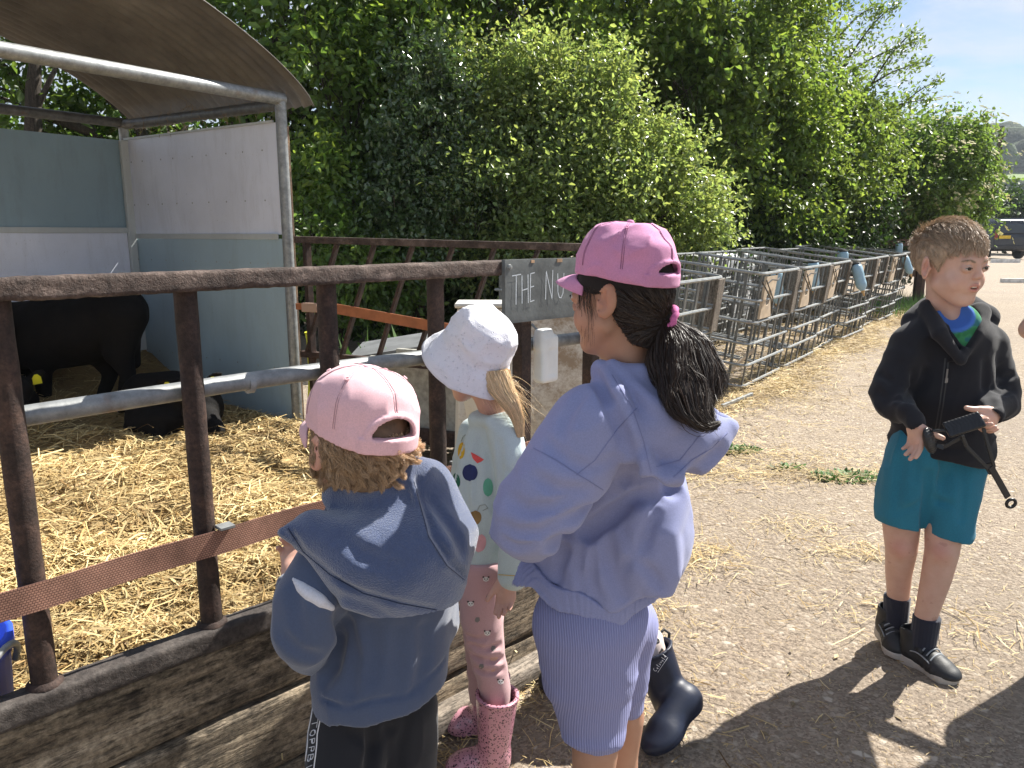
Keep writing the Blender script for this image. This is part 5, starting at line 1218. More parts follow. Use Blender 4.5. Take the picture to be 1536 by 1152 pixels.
# hands: palm blocks, four fingers, thumb.  Right hand (left in the picture) cups the ribbed pad; left hand pinches the other pad from the far side
def hand(wrist, palm_dir, back, side, s, fb, fspread, thumb, thumb_dir, tb, r=.0078):
    """palm_dir wrist->knuckles, back = back-of-hand normal, side = towards the index finger"""
    pd = nrm(palm_dir); bk_ = nrm(np.array(back) - pd * (np.array(back) @ pd)); sd_ = nrm(np.array(side) - pd * (np.array(side) @ pd) - bk_ * (np.array(side) @ bk_)); w = np.array(wrist)
    fs = [cap(w, w + pd * .02 * s, .0185 * s, .019 * s), squash(cap(w + pd * .022 * s, w + pd * .050 * s, .025 * s, .027 * s), w + pd * .03 * s, bk_, .52)]
    f = U(.012 * s, *fs); fl = []
    for k, (L, o) in enumerate(((.052, .021), (.058, .0075), (.053, -.0065), (.042, -.0195))):
        b = w + pd * (.056 - .004 * abs(k - 1)) * s + sd_ * o * s; d = nrm(pd + sd_ * fspread * (1.5 - k)); fl.append(jc(*finger(b, d, bk_, L * s, r * s * (1, 1.02, .98, .86)[k], [x + (k * 3) for x in fb])))
    for g in fl: f = U(.0035, f, g)
    tbp = w + pd * .016 * s + sd_ * .021 * s; f = U(.008 * s, f, cap(tbp, tbp + nrm(thumb_dir) * .022 * s, .012 * s, .0098 * s)); t = jc(*finger(tbp + nrm(thumb_dir) * .02 * s, thumb_dir, np.array(thumb), .042 * s, .0092 * s, tb))
    return U(.0035, f, t)
XR = np.array([1., 0, 0]); YB = np.array([0, 1., 0]); ZU = np.array([0, 0, 1.])
wR = W(1371, 632, 1.985); wL = W(1492, 620, 1.99)
handR = hand(wR, (.24, -.15, -1.0), (-.75, -.65, -.15), (.75, -.55, .35), .98, (12, 14, 10), .03, (-.6, -.8, 0), (.93, -.28, -.30), (4, 14, 10))
handR = hand(wR, (.16, -.12, -1.0), (-.93, -.3, -.1), (.55, -.85, .1), .95, (22, 16, 12), .0, (.1, -.9, .4), (.86, -.30, -.42), (-3, 8, 10))
handL = hand(wL, (-.72, -.38, -.42), (.30, -.86, .32), (-.25, .05, .95), .95, (30, 42, 36), .05, (0, -.3, 1), (-.98, -.05, .10), (-4, 6, 8))
armR = jc(J(1366, 522, 2.15, 16), J(1340, 603, 2.105, 11), (wR + [-.006, .02, .012], .013), (wR, .0165)); armL = jc(J(1482, 524, 2.17, 16), J(1501, 602, 2.11, 11), (wL + [.005, .02, .006], .013), (wL, .0175))
bodyf = U(.02, hf, neck); bodyf = U(.03, bodyf, torso, cap(*[J(1376, 515, 2.15, 1)[0], J(1474, 518, 2.15, 1)[0]], .036)); hip = ell(J(1392, 700, 2.16, 1)[0], (.07, .05, .06))
bodyf = U(.02, bodyf, hip); legs_ = U(.003, U(.012, legR, kneeR), U(.012, legL, kneeL)); bodyf = U(.006, bodyf, legs_); bodyf = U(.012, bodyf, armR, armL); bodyf = U(.004, bodyf, handR, handL)
def shin(V, T):
    w = np.clip((.5 - V[:, 2]) / .1, 0, 1); T = T * (1 - .0 * w[:, None]) + 0
    k = np.exp(-((np.linalg.norm(V - J(1351, 822, 2.13, 1)[0], axis=1) / .03) ** 2)) + np.exp(-((np.linalg.norm(V - J(1410, 826, 2.06, 1)[0], axis=1) / .03) ** 2)); T = T * (1 - .18 * k[:, None] * np.array([0, 1, 1]))
    b = (vnoise(V, 60, 5) > .72) & (V[:, 2] < .42); T[b] *= [.86, .8, .8]
    return T
o_body, _ = sdf('body', bodyf, (.85, 1.80, .02), (1.62, 2.36, 1.34), .0027, M_SKB, boy, skin_tint(hc, HM, 1.0, extra=shin))
eyes_for(hc, HM, boy, gaze=-10)
q = MB(); q.box((0, .0760, -.0502), (.018, .005, .0040)); q.v[0] = q.v[0] @ HM.T + hc; build('teeth', q, M_TEETH, boy, bevel=.001)
# eyebrows
M_BRW = mat_hair('light_brown_hair', (.46, .345, .24), .5)
mb = MB()
for sx in (-1, 1):
    n = 170; t = rng.random(n); x = sx * (.014 + .034 * t); z = .0165 + .006 * np.sin(t * 2.6) + rng.normal(0, .0012, n); y = .0815 - .011 * (t ** 2)
    p = np.stack([x, y, z], 1); d = np.stack([sx * np.ones(n), -.35 * t, .25 - .6 * t], 1) + rng.normal(0, .15, (n, 3)); P = p[:, None] + d[:, None] * np.linspace(0, .006, 4)[None, :, None]; strands(mb, None, P @ HM.T + hc, n, .00035, tint=np.ones((n, 3)) * .8)
build('eyebrows', mb, M_BRW, boy, col=True)
# hair: under-shell + short tousled strands
def hairline(P):                                # >0 where hair may grow (local head coordinates)
    x, y, z = P[:, 0], P[:, 1], P[:, 2]; side = np.abs(x)
    front = .066 + .012 * (1 - (side / .07) ** 2) ; lim = np.where(y > .045, .055 + .0 * side, np.where(y > .005, .055 - (.045 - y) * 1.35, -.035 - (-.0 - y) * .25))
    lim = np.interp(y, [-.11, -.06, -.03, -.005, .01, .03, .045, .09], [-.062, -.055, -.02, .018, -.012, .02, .048, .052]); return z - lim
scal = ell((0, -.012, .030), (.0760, .0920, .0860))
hs = lambda P: np.maximum(scal(P) - .003 + .0025 * fbm(P * np.array([1, .5, 1]), 60, 3), -hairline(P) * .8)
o_h, _ = sdf('hair', local(hs, hc, HM), hc - .13, hc + .14, .004, simple('hair_base', (.34, .25, .17), .7, .35, 60), boy)
n = 17000; d = rng.normal(0, 1, (n * 3, 3)); d /= np.linalg.norm(d, axis=1)[:, None]; p = np.array([0, -.012, .032]) + d * np.array([.076, .092, .087]); k_ = hairline(p) > rng.uniform(-.004, .004, len(p)); p = p[k_][:n]; d = d[k_][:n]; n = len(p)
comb = np.stack([.35 * np.sign(p[:, 0] + .02) * (np.abs(p[:, 0]) > .03) + .25, .9 + 0 * p[:, 0], -.15 + 0 * p[:, 0]], 1); back = p[:, 1] < -.01
down = np.stack([0 * p[:, 0], .15 + 0 * p[:, 0], -1 + 0 * p[:, 0]], 1); wdn = np.clip((.075 - p[:, 2]) / .05, 0, 1)[:, None]
dirn = comb * (1 - wdn) + down * wdn + .45 * np.stack([vnoise(p, 45, 1), vnoise(p, 45, 2), vnoise(p, 45, 3)], 1); nn_ = d; dirn = dirn - (dirn * nn_).sum(1)[:, None] * nn_; dirn /= np.linalg.norm(dirn, axis=1)[:, None]
L = rng.uniform(.020, .037, n) * np.interp(p[:, 2], [-.04, .03, .08], [.42, .6, 1.15]); lift = rng.uniform(.05, .38, n) * np.where(p[:, 2] > .09, 1.4, .55); t = np.linspace(0, 1, 6)[None, :, None]
# the windblown tuft at the back of the head
tuft = (p[:, 1] < -.07) & (np.abs(p[:, 2] - .03) < .05); lift = np.where(tuft, rng.uniform(.5, 1.5, n), lift)
P = p[:, None] + dirn[:, None] * (L[:, None, None] * t) + nn_[:, None] * ((lift * L)[:, None, None] * (t - .55 * t * t)) + rng.normal(0, .001, (n, 6, 3)) * t
P = clump(P, 900, .45); mb = MB(); strands(mb, None, P @ HM.T + hc, n, .00055); build('strands', mb, M_BRW, o_h, col=True)

# hoodie
c_ = W(1418, 560, 2.15)
tors = squash(jc(J(1422, 525, 2.15, 60), J(1414, 600, 2.15, 70), J(1410, 665, 2.15, 69)), c_, (.5, .866, 0), .74)
shd = jc(J(1368, 512, 2.16, 28), J(1425, 490, 2.16, 30), J(1480, 514, 2.16, 27))
sR = jc(J(1366, 518, 2.15, 29), J(1335, 588, 2.12, 29), J(1340, 606, 2.09, 28), (wR + [-.008, .030, .016], .030)); sL = jc(J(1482, 520, 2.17, 28), J(1502, 588, 2.13, 27), J(1502, 605, 2.10, 26), (wL + [.007, .030, .008], .031))
hem = squash(jc(J(1408, 680, 2.15, 65), J(1408, 702, 2.15, 62)), c_, (.5, .866, 0), .74)
jk = U(.035, tors, shd); jk = U(.02, jk, sR, sL); jk = U(.03, jk, hem)
cR = cap(wR + np.array([-.008, .028, .018]), wR + np.array([.002, -.003, -.008]), .0285, .0255); cL = cap(wL + np.array([.007, .028, .010]), wL + np.array([-.004, -.004, -.001]), .029, .0265)
jk = U(.006, jk, cR, cL)
hd = U(.012, jc(J(1372, 483, 2.20, 20), J(1395, 466, 2.22, 22), J(1450, 468, 2.24, 26), J(1475, 478, 2.20, 22)), jc(J(1392, 462, 2.16, 13), J(1410, 500, 2.07, 12), J(1440, 540, 2.045, 7)), jc(J(1468, 470, 2.15, 17), J(1462, 500, 2.08, 12), J(1442, 540, 2.045, 7)))
jk = U(.012, jk, hd)
vee = lambda P: np.maximum(np.abs(P[:, 0] - W(1437, 520, 2.1)[0]) - np.clip((P[:, 2] - W(1437, 520, 2.07)[2]) * .60, -.05, .05), P[:, 1] - 2.16)
jk = S(.008, jk, vee, cap(*[J(1425, 440, 2.14, 1)[0], J(1428, 500, 2.14, 1)[0]], .050, .045))
def jfold(P):
    arm = np.clip((np.abs(P[:, 0] - c_[0]) - .09) / .03, 0, 1); g = .003 * folds(P * [1, 1, .8], 12, 4) + .0015 * vnoise(P, 28, 2)
    Q = P @ np.array(Matrix.Rotation(R_(30), 3, 'Y')).T; return g + arm * .0055 * folds(Q * [.55, .8, 1.7], 13, 8) * np.clip((1.0 - P[:, 2]) / .15, .2, 1)
jk1 = lambda P: jk(P) - jfold(P)
jk1 = creases(jk1, [([(1352, 545), (1346, 575), (1330, 600)], .012, .008), ([(1374, 560), (1370, 585), (1362, 598)], .014, .010), ([(1320, 560), (1336, 572), (1352, 570)], .008, .007), ([(1316, 588), (1332, 598), (1350, 596)], .008, .007), ([(1482, 545), (1480, 580), (1488, 604)], .014, .012), ([(1496, 560), (1508, 566), (1522, 562)], .008, .007), ([(1490, 582), (1506, 590), (1522, 584)], .008, .007), ([(1390, 640), (1420, 652), (1455, 646)], .012, .006), ([(1372, 655), (1400, 672), (1440, 674)], .010, .006)], .012)
jk2 = lambda P: np.maximum(jk1(P), J(1400, 692, 2.09, 0)[0][2] - .012 * np.sin(P[:, 0] * 20) - P[:, 2])
jk3 = S(.003, jk2, cap(wR + np.array([.003, -.010, -.022]), wR + np.array([.008, -.016, -.06]), .0215), cap(wL + np.array([-.014, -.010, -.008]), wL + np.array([-.04, -.028, -.022]), .0215))
M_JK = cloth('black_sweatshirt', (.0085, .0095, .014), fuzz=.12, mot=.2)
o_j, vf_j = sdf('hoodie', jk3, (.88, 1.9, .55), (1.62, 2.38, 1.12), .0045, M_JK, boy)
pr = Proj(vf_j, W(1437, 600, 2.0), (1, 0, 0), (0, 0, 1), (0, 1, 0), .0015); q = MB(); zx = lambda x, y: pr(x, y)
for dx in (-.0035, .0035): stroke(q, [(dx + .002, .10), (dx - .004, 0), (dx - .01, -.13)], .003, zx, step=.01)
if q.v: build('zip', q, simple('dark_zip', (.02, .02, .022), .4), o_j)
q = MB(); zp = pr(.002, .072) - np.array([0, .004, 0])
if np.isfinite(zp).all(): q.tube([zp, zp - [0, -.001, .028]], .0028, 6); q.box(zp - [0, 0, .032], (.008, .003, .014)); build('zip_pull', q, simple('grey_metal', (.2, .2, .2), .4, metal=.6), o_j)
# t-shirt
ts = squash(jc(J(1432, 490, 2.12, 36), J(1430, 520, 2.12, 38)), c_, (.5, .866, 0), .74); ts = S(.004, ts, ell(J(1434, 470, 2.07, 1)[0], (.052, .06, .045)))
mt_ = Mt('green_and_blue_shirt'); tcn = mt_.n('ShaderNodeTexCoord'); sx_ = mt_.n('ShaderNodeSeparateXYZ'); mt_.l(tcn.outputs['Object'], sx_.inputs[0])
at_ = mt_.n('ShaderNodeAttribute'); at_.attribute_name = 'tint'; sa_ = mt_.n('ShaderNodeSeparateColor'); mt_.l(at_.outputs['Color'], sa_.inputs[0]); mt_.color(mt_.mix(sa_.outputs[0], (.06, .17, .55), mt_.mix(.6, mt_.ramp(mt_.noise(26, 2), [(.42, (.03, .16, .05)), (.5, (.08, .35, .13)), (.58, (.03, .09, .3))]), (.03, .2, .08)))); mt_.set(Roughness=.9)
sdf('tshirt', ts, (1.0, 1.95, .85), (1.5, 2.3, 1.12), .004, mt_.m, boy, (lambda V: np.repeat(np.clip((ell(J(1434, 470, 2.07, 1)[0], (.052, .06, .045))(V) - .009) / .003, 0, 1)[:, None], 3, 1)))
# shorts
shR = squash(jc(J(1374, 690, 2.15, 44), J(1358, 740, 2.155, 41), J(1350, 795, 2.16, 35)), W(1360, 740, 2.155), (.5, .866, 0), .9); shL = squash(jc(J(1434, 690, 2.14, 43), J(1428, 740, 2.12, 40), J(1421, 812, 2.10, 32)), W(1426, 740, 2.12), (.5, .866, 0), .9)
shf = U(.012, shR, shL, cap(J(1391, 700, 2.14, 1)[0], J(1388, 752, 2.13, 1)[0], .035, .03)); shf = U(.02, shf, cap(J(1378, 672, 2.15, 1)[0], J(1432, 672, 2.15, 1)[0], .078, .076))
nR = W(1350, 795, 2.1)[2]; nL = W(1420, 808, 2.08)[2]
def cuts(P):
    left = P[:, 0] < W(1386, 780, 2.13)[0]; z0 = np.where(left, nR + (P[:, 0] - W(1350, 795, 2.13)[0]) * -.12, nL + (P[:, 0] - W(1420, 805, 2.1)[0]) * -.18); return z0 - P[:, 2]
def sfold(P): return .0065 * folds(P * [1, 1, .45], 13, 9) + .0025 * vnoise(P * [1, 1, .5], 35, 2)
shf1 = lambda P: shf(P) - sfold(P)
shf1 = creases(shf1, [([(1393, 712), (1391, 740), (1388, 770), (1386, 800), (1386, 826)], .014, .018), ([(1391, 742), (1408, 752), (1425, 757)], .008, .007), ([(1388, 748), (1370, 762), (1352, 768)], .008, .006), ([(1352, 690), (1346, 730), (1344, 770)], .010, .006), ([(1440, 690), (1446, 730), (1444, 780)], .010, .006), ([(1372, 680), (1376, 700), (1374, 722)], .007, .006), ([(1412, 682), (1414, 704), (1410, 724)], .007, .006)], .014)
shf2 = lambda P: np.maximum(shf1(P), cuts(P))
shf3 = S(.002, shf2, cap(J(1350, 790, 2.16, 1)[0], J(1350, 840, 2.17, 1)[0], .052, .064), cap(J(1420, 808, 2.105, 1)[0], J(1414, 850, 2.10, 1)[0], .048, .060))
M_SH = cloth('teal_shorts', (.018, .17, .26), fuzz=.1, mot=.12); o_s, _ = sdf('shorts', shf3, (.88, 1.95, .3), (1.55, 2.35, .78), .0045, M_SH, boy)
# socks and trainers
M_SOCK = cloth('navy_socks', (.012, .015, .03)); M_TR = simple('black_trainer', (.016, .018, .021), .55, .3, 40, bump=.3, bsc=300); M_TG = simple('grey_trim', (.26, .28, .30), .5); M_SOLE = simple('pale_sole', (.42, .39, .35), .7, .15, 30); M_SOLEB = simple('black_sole', (.02, .02, .02), .8)
def trainer(toe, heel, ank, lift, up=(0, 0, 1)):
    f, M, c, L = shoe_sdf(toe, heel, .078, up); c = np.array(c); w = .078
    up_ = U(.016, f, cap((0, L * .2, .05), (0, L * .16, .095), .034, .036)); up_ = S(.004, up_, cap((0, L * .16, .08), (0, L * .12, .15), .028, .034))
    up_ = X(.003, up_, lambda P: -(P[:, 2] - .016))
    up_ = off(up_, lambda P: .0012 * (np.abs(np.sin(P[:, 1] * 190)) > .8) * (P[:, 1] > L * .4) * (P[:, 1] < L * .7) + .0008 * vnoise(P, 60, 2))
    sh_ = thing_sub = None
    o, vf = sdf('trainer', local(up_, c, M), c + M @ np.array([0, L / 2, .05]) - .16, c + M @ np.array([0, L / 2, .05]) + .16, .0032, M_TR, boy)
    outl = lambda g: (lambda P: np.maximum(U(.03, lambda Q: np.linalg.norm(Q[:, :2] - [0, L * .74], axis=1) - w * .47 - g, lambda Q: np.linalg.norm(Q[:, :2] - [0, L * .18], axis=1) - w * .36 - g, lambda Q: np.maximum(np.abs(Q[:, 0]) - w * .34 - g, np.abs(Q[:, 1] - L * .45) - L * .3))(P), np.abs(P[:, 2] - .0115) - .0105 - .004 * (P[:, 1] < L * .35)))
    sdf('sole', local(outl(.003), c, M), c + M @ np.array([0, L / 2, .05]) - .16, c + M @ np.array([0, L / 2, .05]) + .16, .003, M_SOLE, o)
    for k, y in enumerate((.60, .53, .46)):
        q = MB(); zz_ = .062 + (0.60 - y) * .13; q.tube([np.array([x * .030, L * y, zz_ - .012 * x * x]) for x in np.linspace(-1, 1, 9)], .0024, 6); q.v = [v @ M.T + c for v in q.v]; build('lace', q, M_TG, o, smooth=True)
    q = MB(); q.grid(np.stack([np.stack([np.array([x * .037, L * .36 + dy, .083 - .018 * x * x + (-.006 if dy else 0)]) for x in np.linspace(-1, 1, 9)]) for dy in (0, .02)])); q.v = [v @ M.T + c for v in q.v]; build('ankle_strap', q, M_TR, o, smooth=True, solid=.004)
    for sx in (-1, 1):
        q = MB(); q.tube([np.array([sx * (.030 + .008 * math.sin(t * 3)), L * (.12 + .55 * t), .030 + .028 * math.sin(t * 3.1)]) for t in np.linspace(0, 1, 10)], .0022, 5); q.v = [v @ M.T + c for v in q.v]; build('side_trim', q, M_TG, o, smooth=True)
    return o
aR, aL = J(1344, 925, 2.2, 1)[0], J(1385, 950, 2.10, 1)[0]
hR_ = aR + np.array([-.004, .055, 0]); hR_[2] = .030; tR_ = np.array([aR[0] - .012, 2.12, .004])
trainer(tR_, hR_, aR, 0, (-.05, .2, 1))
hL_ = np.array([aL[0] - .030, 2.155, .0]); tL_ = np.array([aL[0] + .055, 1.985, .0]); trainer(tL_, hL_, aL, 0)
for js in ((J(1346, 892, 2.2, 18.5), J(1343, 938, 2.2, 17.5)), (J(1391, 922, 2.10, 19.5), J(1384, 966, 2.10, 18))):
    zt = js[0][0][2] - .004; f = jc(*js); f = (lambda ff, zt: (lambda P: np.maximum(ff(P) - .0008 * np.sin(np.arctan2(P[:, 1] - 2.15, P[:, 0] - js[0][0][0]) * 50), P[:, 2] - zt)))(f, zt); sdf('sock', f, *bounds(js, .02), .003, M_SOCK, boy)

# black strap toy held in both hands
M_TOY = simple('black_moulded_plastic', (.011, .012, .014), .38, .3, 60); toy = thing('strap_toy', tuple(W(1440, 660, 1.93)), 'black plastic double padded strap with forked handle held by the boy', 'toy')
pc = W(1394, 661, 1.945); pM = np.stack([nrm([.82, -.45, -.30]), nrm([.35, .86, .1]), nrm([.36, -.1, .93])], 1); pM[:, 1] = nrm(np.cross(pM[:, 2], pM[:, 0])); pM[:, 2] = nrm(np.cross(pM[:, 0], pM[:, 1]))
pn = nrm([.62, -.74, .22]); pu = nrm(np.array([-.42, -.1, .9]) - pn * (np.array([-.42, -.1, .9]) @ pn)); ps = np.cross(pu, pn); PM = np.stack([ps, pn, pu], 1)
pf = off(ell((0, 0, 0), (.024, .012, .038)), lambda P: .0012 * (np.sin(P[:, 2] * 900 + P[:, 0] * 200) > 0) * (P[:, 1] > .001))
sdf('round_pad', local(pf, pc, PM), pc - .05, pc + .05, .0018, M_TOY, toy)
p2 = W(1446, 637, 1.93); d2 = nrm([.85, -.1, .34]); n2 = nrm([-.1, -.75, .62]); n2 = nrm(n2 - d2 * (n2 @ d2)); s2 = np.cross(d2, n2); PM2 = np.stack([d2, s2, n2], 1)
pf2 = off(rbox((0, 0, 0), (.046, .022, .0055), .004), lambda P: .0006 * ((np.sin(P[:, 0] * 700 + np.abs(P[:, 1]) * 260) > .1) & (P[:, 2] > .003)))
sdf('flat_pad', local(pf2, p2, PM2), p2 - .06, p2 + .06, .0018, M_TOY, toy)
def arms(name, pts, w, t=.0045):
    q = MB()
    for i in range(len(pts) - 1): q.bar(np.array(pts[i]) , np.array(pts[i + 1]) + nrm(np.array(pts[i + 1]) - np.array(pts[i])) * .001, w[i], t, up=(0, -1, .2))
    return build(name, q, M_TOY, toy, bevel=.0012)
arms('upper_link', [W(1398, 646, 1.945), W(1428, 645, 1.935)], [.007]); arms('lower_link', [W(1404, 668, 1.945), W(1415, 671, 1.94), W(1444, 655, 1.93)], [.012, .009])
arms('fork_arm', [W(1443, 653, 1.925), W(1450, 670, 1.925), W(1482, 703, 1.925)], [.009, .010]); arms('fork_arm', [W(1475, 642, 1.935), W(1483, 672, 1.928), W(1491, 700, 1.925)], [.009, .009])
q = MB(); A1, A2 = W(1486, 700, 1.925), W(1512, 746, 1.925); q.bar(A1, A2, .017, .005, up=(0, -1, .2)); build('handle', q, M_TOY, toy, bevel=.0015)
q = MB(); rc_ = W(1516.5, 755, 1.925); q.tube([rc_ + .0115 * np.array([math.cos(a), -.15 * math.sin(a), math.sin(a)]) for a in np.linspace(0, 2 * math.pi, 25)[:-1]], .0042, 8, closed=True); build('end_ring', q, M_TOY, toy, smooth=True)
q = MB(); q.prism([W(1476, 697, 1.925), W(1493, 694, 1.925), W(1494, 712, 1.925), W(1484, 712, 1.925)], (0, -.0025, 0), (0, .0025, 0)); build('fork_web', q, M_TOY, toy)
# ================================================================== GIRL IN LILAC HOODIE
M_SKG = mat_skin('tan_skin', (.42, .235, .155)); PG = (.13, 1.2, 0)
gl = thing('person', PG, 'girl in lilac hoodie and pink cap with a long dark ponytail', 'person')
hcG = W(928, 446, 1.20); HG = frame(57, -2, 3)
hG = local(head_sdf(True, True, False), hcG, HG, .84)
VG = nrm([.13, 1, 0])
bodyG = U(.018, hG, jc((hcG + [.003, -.002, -.07], .034), J(948, 560, 1.2, 34)))
bodyG = U(.03, bodyG, jc(J(945, 600, 1.21, 34), J(905, 860, 1.24, 45)), cap(J(885, 640, 1.13, 1)[0], J(985, 640, 1.30, 1)[0], .036))
eL = J(775, 775, 1.09, 1)[0]; armG = jc(J(885, 645, 1.12, 30), (eL, .028), (W(800, 812, 1.27), .022)); handG = hand(W(806, 812, 1.29), (.1, 1, .12), (-.5, .1, .8), (-.7, .1, -.5), .92, (16, 24, 20), .03, (0, 0, 1), (-.5, .8, .2), (5, 10, 10))
armG2 = jc(J(985, 645, 1.30, 30), J(905, 790, 1.40, 26), (W(850, 770, 1.52), .021)); handG2 = hand(W(852, 770, 1.53), (-.1, 1, .05), (0, .1, 1), (-.9, .1, 0), .92, (16, 24, 20), .03, (0, 0, 1), (-.5, .8, .2), (5, 10, 10))
lgL = jc(J(885, 960, 1.22, 42), J(893, 1120, 1.17, 35), J(888, 1180, 1.17, 30), J(880, 1260, 1.19, 30), J(876, 1400, 1.21, 21), J(876, 1430, 1.21, 21)); lgR = jc(J(922, 960, 1.27, 30), J(936, 1075, 1.30, 30), J(932, 1130, 1.31, 25), J(930, 1190, 1.32, 26), J(925, 1330, 1.34, 19))
bodyG = U(.02, bodyG, ell(W(900, 930, 1.25), (.06, .06, .06))); bodyG = U(.006, bodyG, U(.003, lgL, lgR)); bodyG = U(.01, bodyG, armG, armG2); bodyG = U(.004, bodyG, handG, handG2)
sdf('body', bodyG, (-.15, .98, .04), (.42, 1.72, 1.34), .0034, M_SKG, gl, skin_tint(hcG, HG, .84)); eyes_for(hcG, HG, gl, 5, s=.84)
# hair: dark, pulled back under the cap into a ponytail
M_DH = mat_hair('very_dark_brown_hair', (.028, .018, .013), .42, .45); M_DHB = simple('dark_hair_base', (.008, .0055, .005), .9, .3, 60)
tie = W(1000, 480, 1.155)
tieL = ((tie - hcG) @ HG) / .84
def hlineG(P):
    z = P[:, 2]; y = P[:, 1]; lim = np.interp(y, [-.11, -.07, -.045, -.02, .0, .02, .045, .07, .09], [-.085, -.088, -.080, -.045, .008, .006, .012, .028, .045]); return z - lim
scG = ell((0, -.013, .026), (.0725, .0885, .084))
scG2 = U(.02, scG, cap((0, -.040, -.02), (0, -.045, -.08), .052, .044))
hsG = lambda P: np.maximum(scG2(P) - .004 + .002 * fbm(P * np.array([1, .4, 1]), 55, 3), -hlineG(P) * .8)
tail0 = [tie, W(1035, 500, 1.165), W(1058, 545, 1.16), W(1052, 595, 1.155), W(1040, 630, 1.15), W(1062, 640, 1.15)]
tr_ = [.017, .034, .047, .046, .024, .008]; tailf = lambda k: jc(*[(p + [0, 0, .0], r * k) for p, r in zip([tie, W(1018, 505, 1.150), W(1024, 548, 1.125), W(1026, 590, 1.10), W(1028, 618, 1.075)], [.008, .022, .038, .036, .01])])
hb, _ = sdf('hair', U(.012, local(hsG, hcG, HG, .84), off(tailf(.84), lambda P: .003 * fbm(P * [1, 1, .3], 80, 2))), hcG - [.2, .2, .3], hcG + [.26, .2, .16], .004, M_DHB, gl)
hfG = local(hsG, hcG, HG, .84); vq = rng.permutation(len(_[0]))[:9000]; rt = _[0][vq]; rl = ((rt - hcG) @ HG) / .84; k_ = (rl[:, 2] < .020) & (rl[:, 2] > -.12) & (np.linalg.norm(rt - tie, axis=1) > .02) & (rt[:, 0] < tie[0] + .02); rt = rt[k_]; n = len(rt)
P = flow(hfG, rt, tie, 9)
P += rng.normal(0, .0008, P.shape); mb = MB(); strands(mb, None, P, n, .00042, tint=np.ones((n, 3)) * rng.uniform(.5, 1.7, (n, 1)))
# wisps in front of the ear
m_ = 70; y0 = rng.uniform(.02, .06, m_); sx = -1; pw = np.stack([-np.sqrt(np.maximum(1 - ((y0 + .014) / .0965) ** 2, .05)) * .079, y0, np.full(m_, .02)], 1); tt_ = np.linspace(0, 1, 8)[None, :, None]
Pw = pw[:, None] + np.concatenate([.006 * np.sin(tt_ * 3 + rng.uniform(0, 3, (m_, 1, 1))) + 0 * tt_, -.022 * tt_ * rng.uniform(.0, 1.2, (m_, 1, 1)) + .01 * tt_ ** 2, -rng.uniform(.03, .11, (m_, 1, 1)) * tt_], 2); Pw[:, :, 0] += .012 * tt_[..., 0] * ((Pw[:, :, 2] < -.02))
strands(mb, None, (Pw * .84) @ HG.T + hcG, m_, .00032)
build('strands', mb, M_DH, hb, col=True)
# ponytail strands
n = 7500; seg = 14; gpts = np.array([tie, W(1018, 500, 1.150), W(1026, 543, 1.125), W(1030, 588, 1.095), W(1032, 620, 1.065), W(1052, 640, 1.045)]); grad = np.array([.012, .040, .056, .052, .034, .014])
ts_ = np.linspace(0, 5, seg); gi = np.clip(ts_.astype(int), 0, 4); gf = (ts_ - gi)[:, None]; gc = gpts[gi] * (1 - gf) + gpts[gi + 1] * gf; gc[1:-1] = (gc[:-2] + 2 * gc[1:-1] + gc[2:]) / 4; gr = grad[gi] * (1 - gf[:, 0]) + grad[gi + 1] * gf[:, 0]
a = rng.uniform(0, 2 * np.pi, n); rr = np.sqrt(rng.uniform(.25, 1.0, n)); ln = rng.uniform(.58, 1.08, n); wv = rng.uniform(0, 6.28, n)
ox = nrm(np.cross([0, 0, 1], VG)); P = gc[None] + (np.cos(a)[:, None] * rr[:, None] * gr[None])[..., None] * ox + (np.sin(a)[:, None] * rr[:, None] * gr[None])[..., None] * VG
ix = np.clip(ln[:, None] * np.linspace(0, seg - 1, seg)[None], 0, seg - 1); i0 = np.floor(ix).astype(int); i0 = np.minimum(i0, seg - 2); fr = (ix - i0)[..., None]; P = np.take_along_axis(P, i0[..., None].repeat(3, 2), 1) * (1 - fr) + np.take_along_axis(P, (i0 + 1)[..., None].repeat(3, 2), 1) * fr
tq = np.linspace(0, 1, seg)[None, :, None]; P = P + (.003 * np.sin(tq[..., 0] * 7 + wv[:, None]))[..., None] * ox * tq + rng.normal(0, .0006, P.shape)
_f = P.reshape(-1, 3); P += (np.stack([vnoise(_f * [1, 1, .35], 38, 91), vnoise(_f * [1, 1, .35], 38, 92), .4 * vnoise(_f * [1, 1, .35], 38, 93)], 1).reshape(P.shape)) * np.linspace(0, .022, seg)[None, :, None]; P[::14] += rng.normal(0, .006, (len(P[::14]), 1, 3)) * np.linspace(.2, 1, seg)[None, :, None]; P = clump(P, 420, .30, 1.6); pt, _q = build('ponytail', (lambda m__: (strands(m__, None, P, n, .00038, tint=np.ones((n, 3)) * rng.uniform(.5, 1.6, (n, 1)) * (np.array([1, .95, .9])) * np.where(rng.random((n, 1)) < .12, 2.4, 1)), m__)[1])(MB()), M_DH, gl, col=True), 0
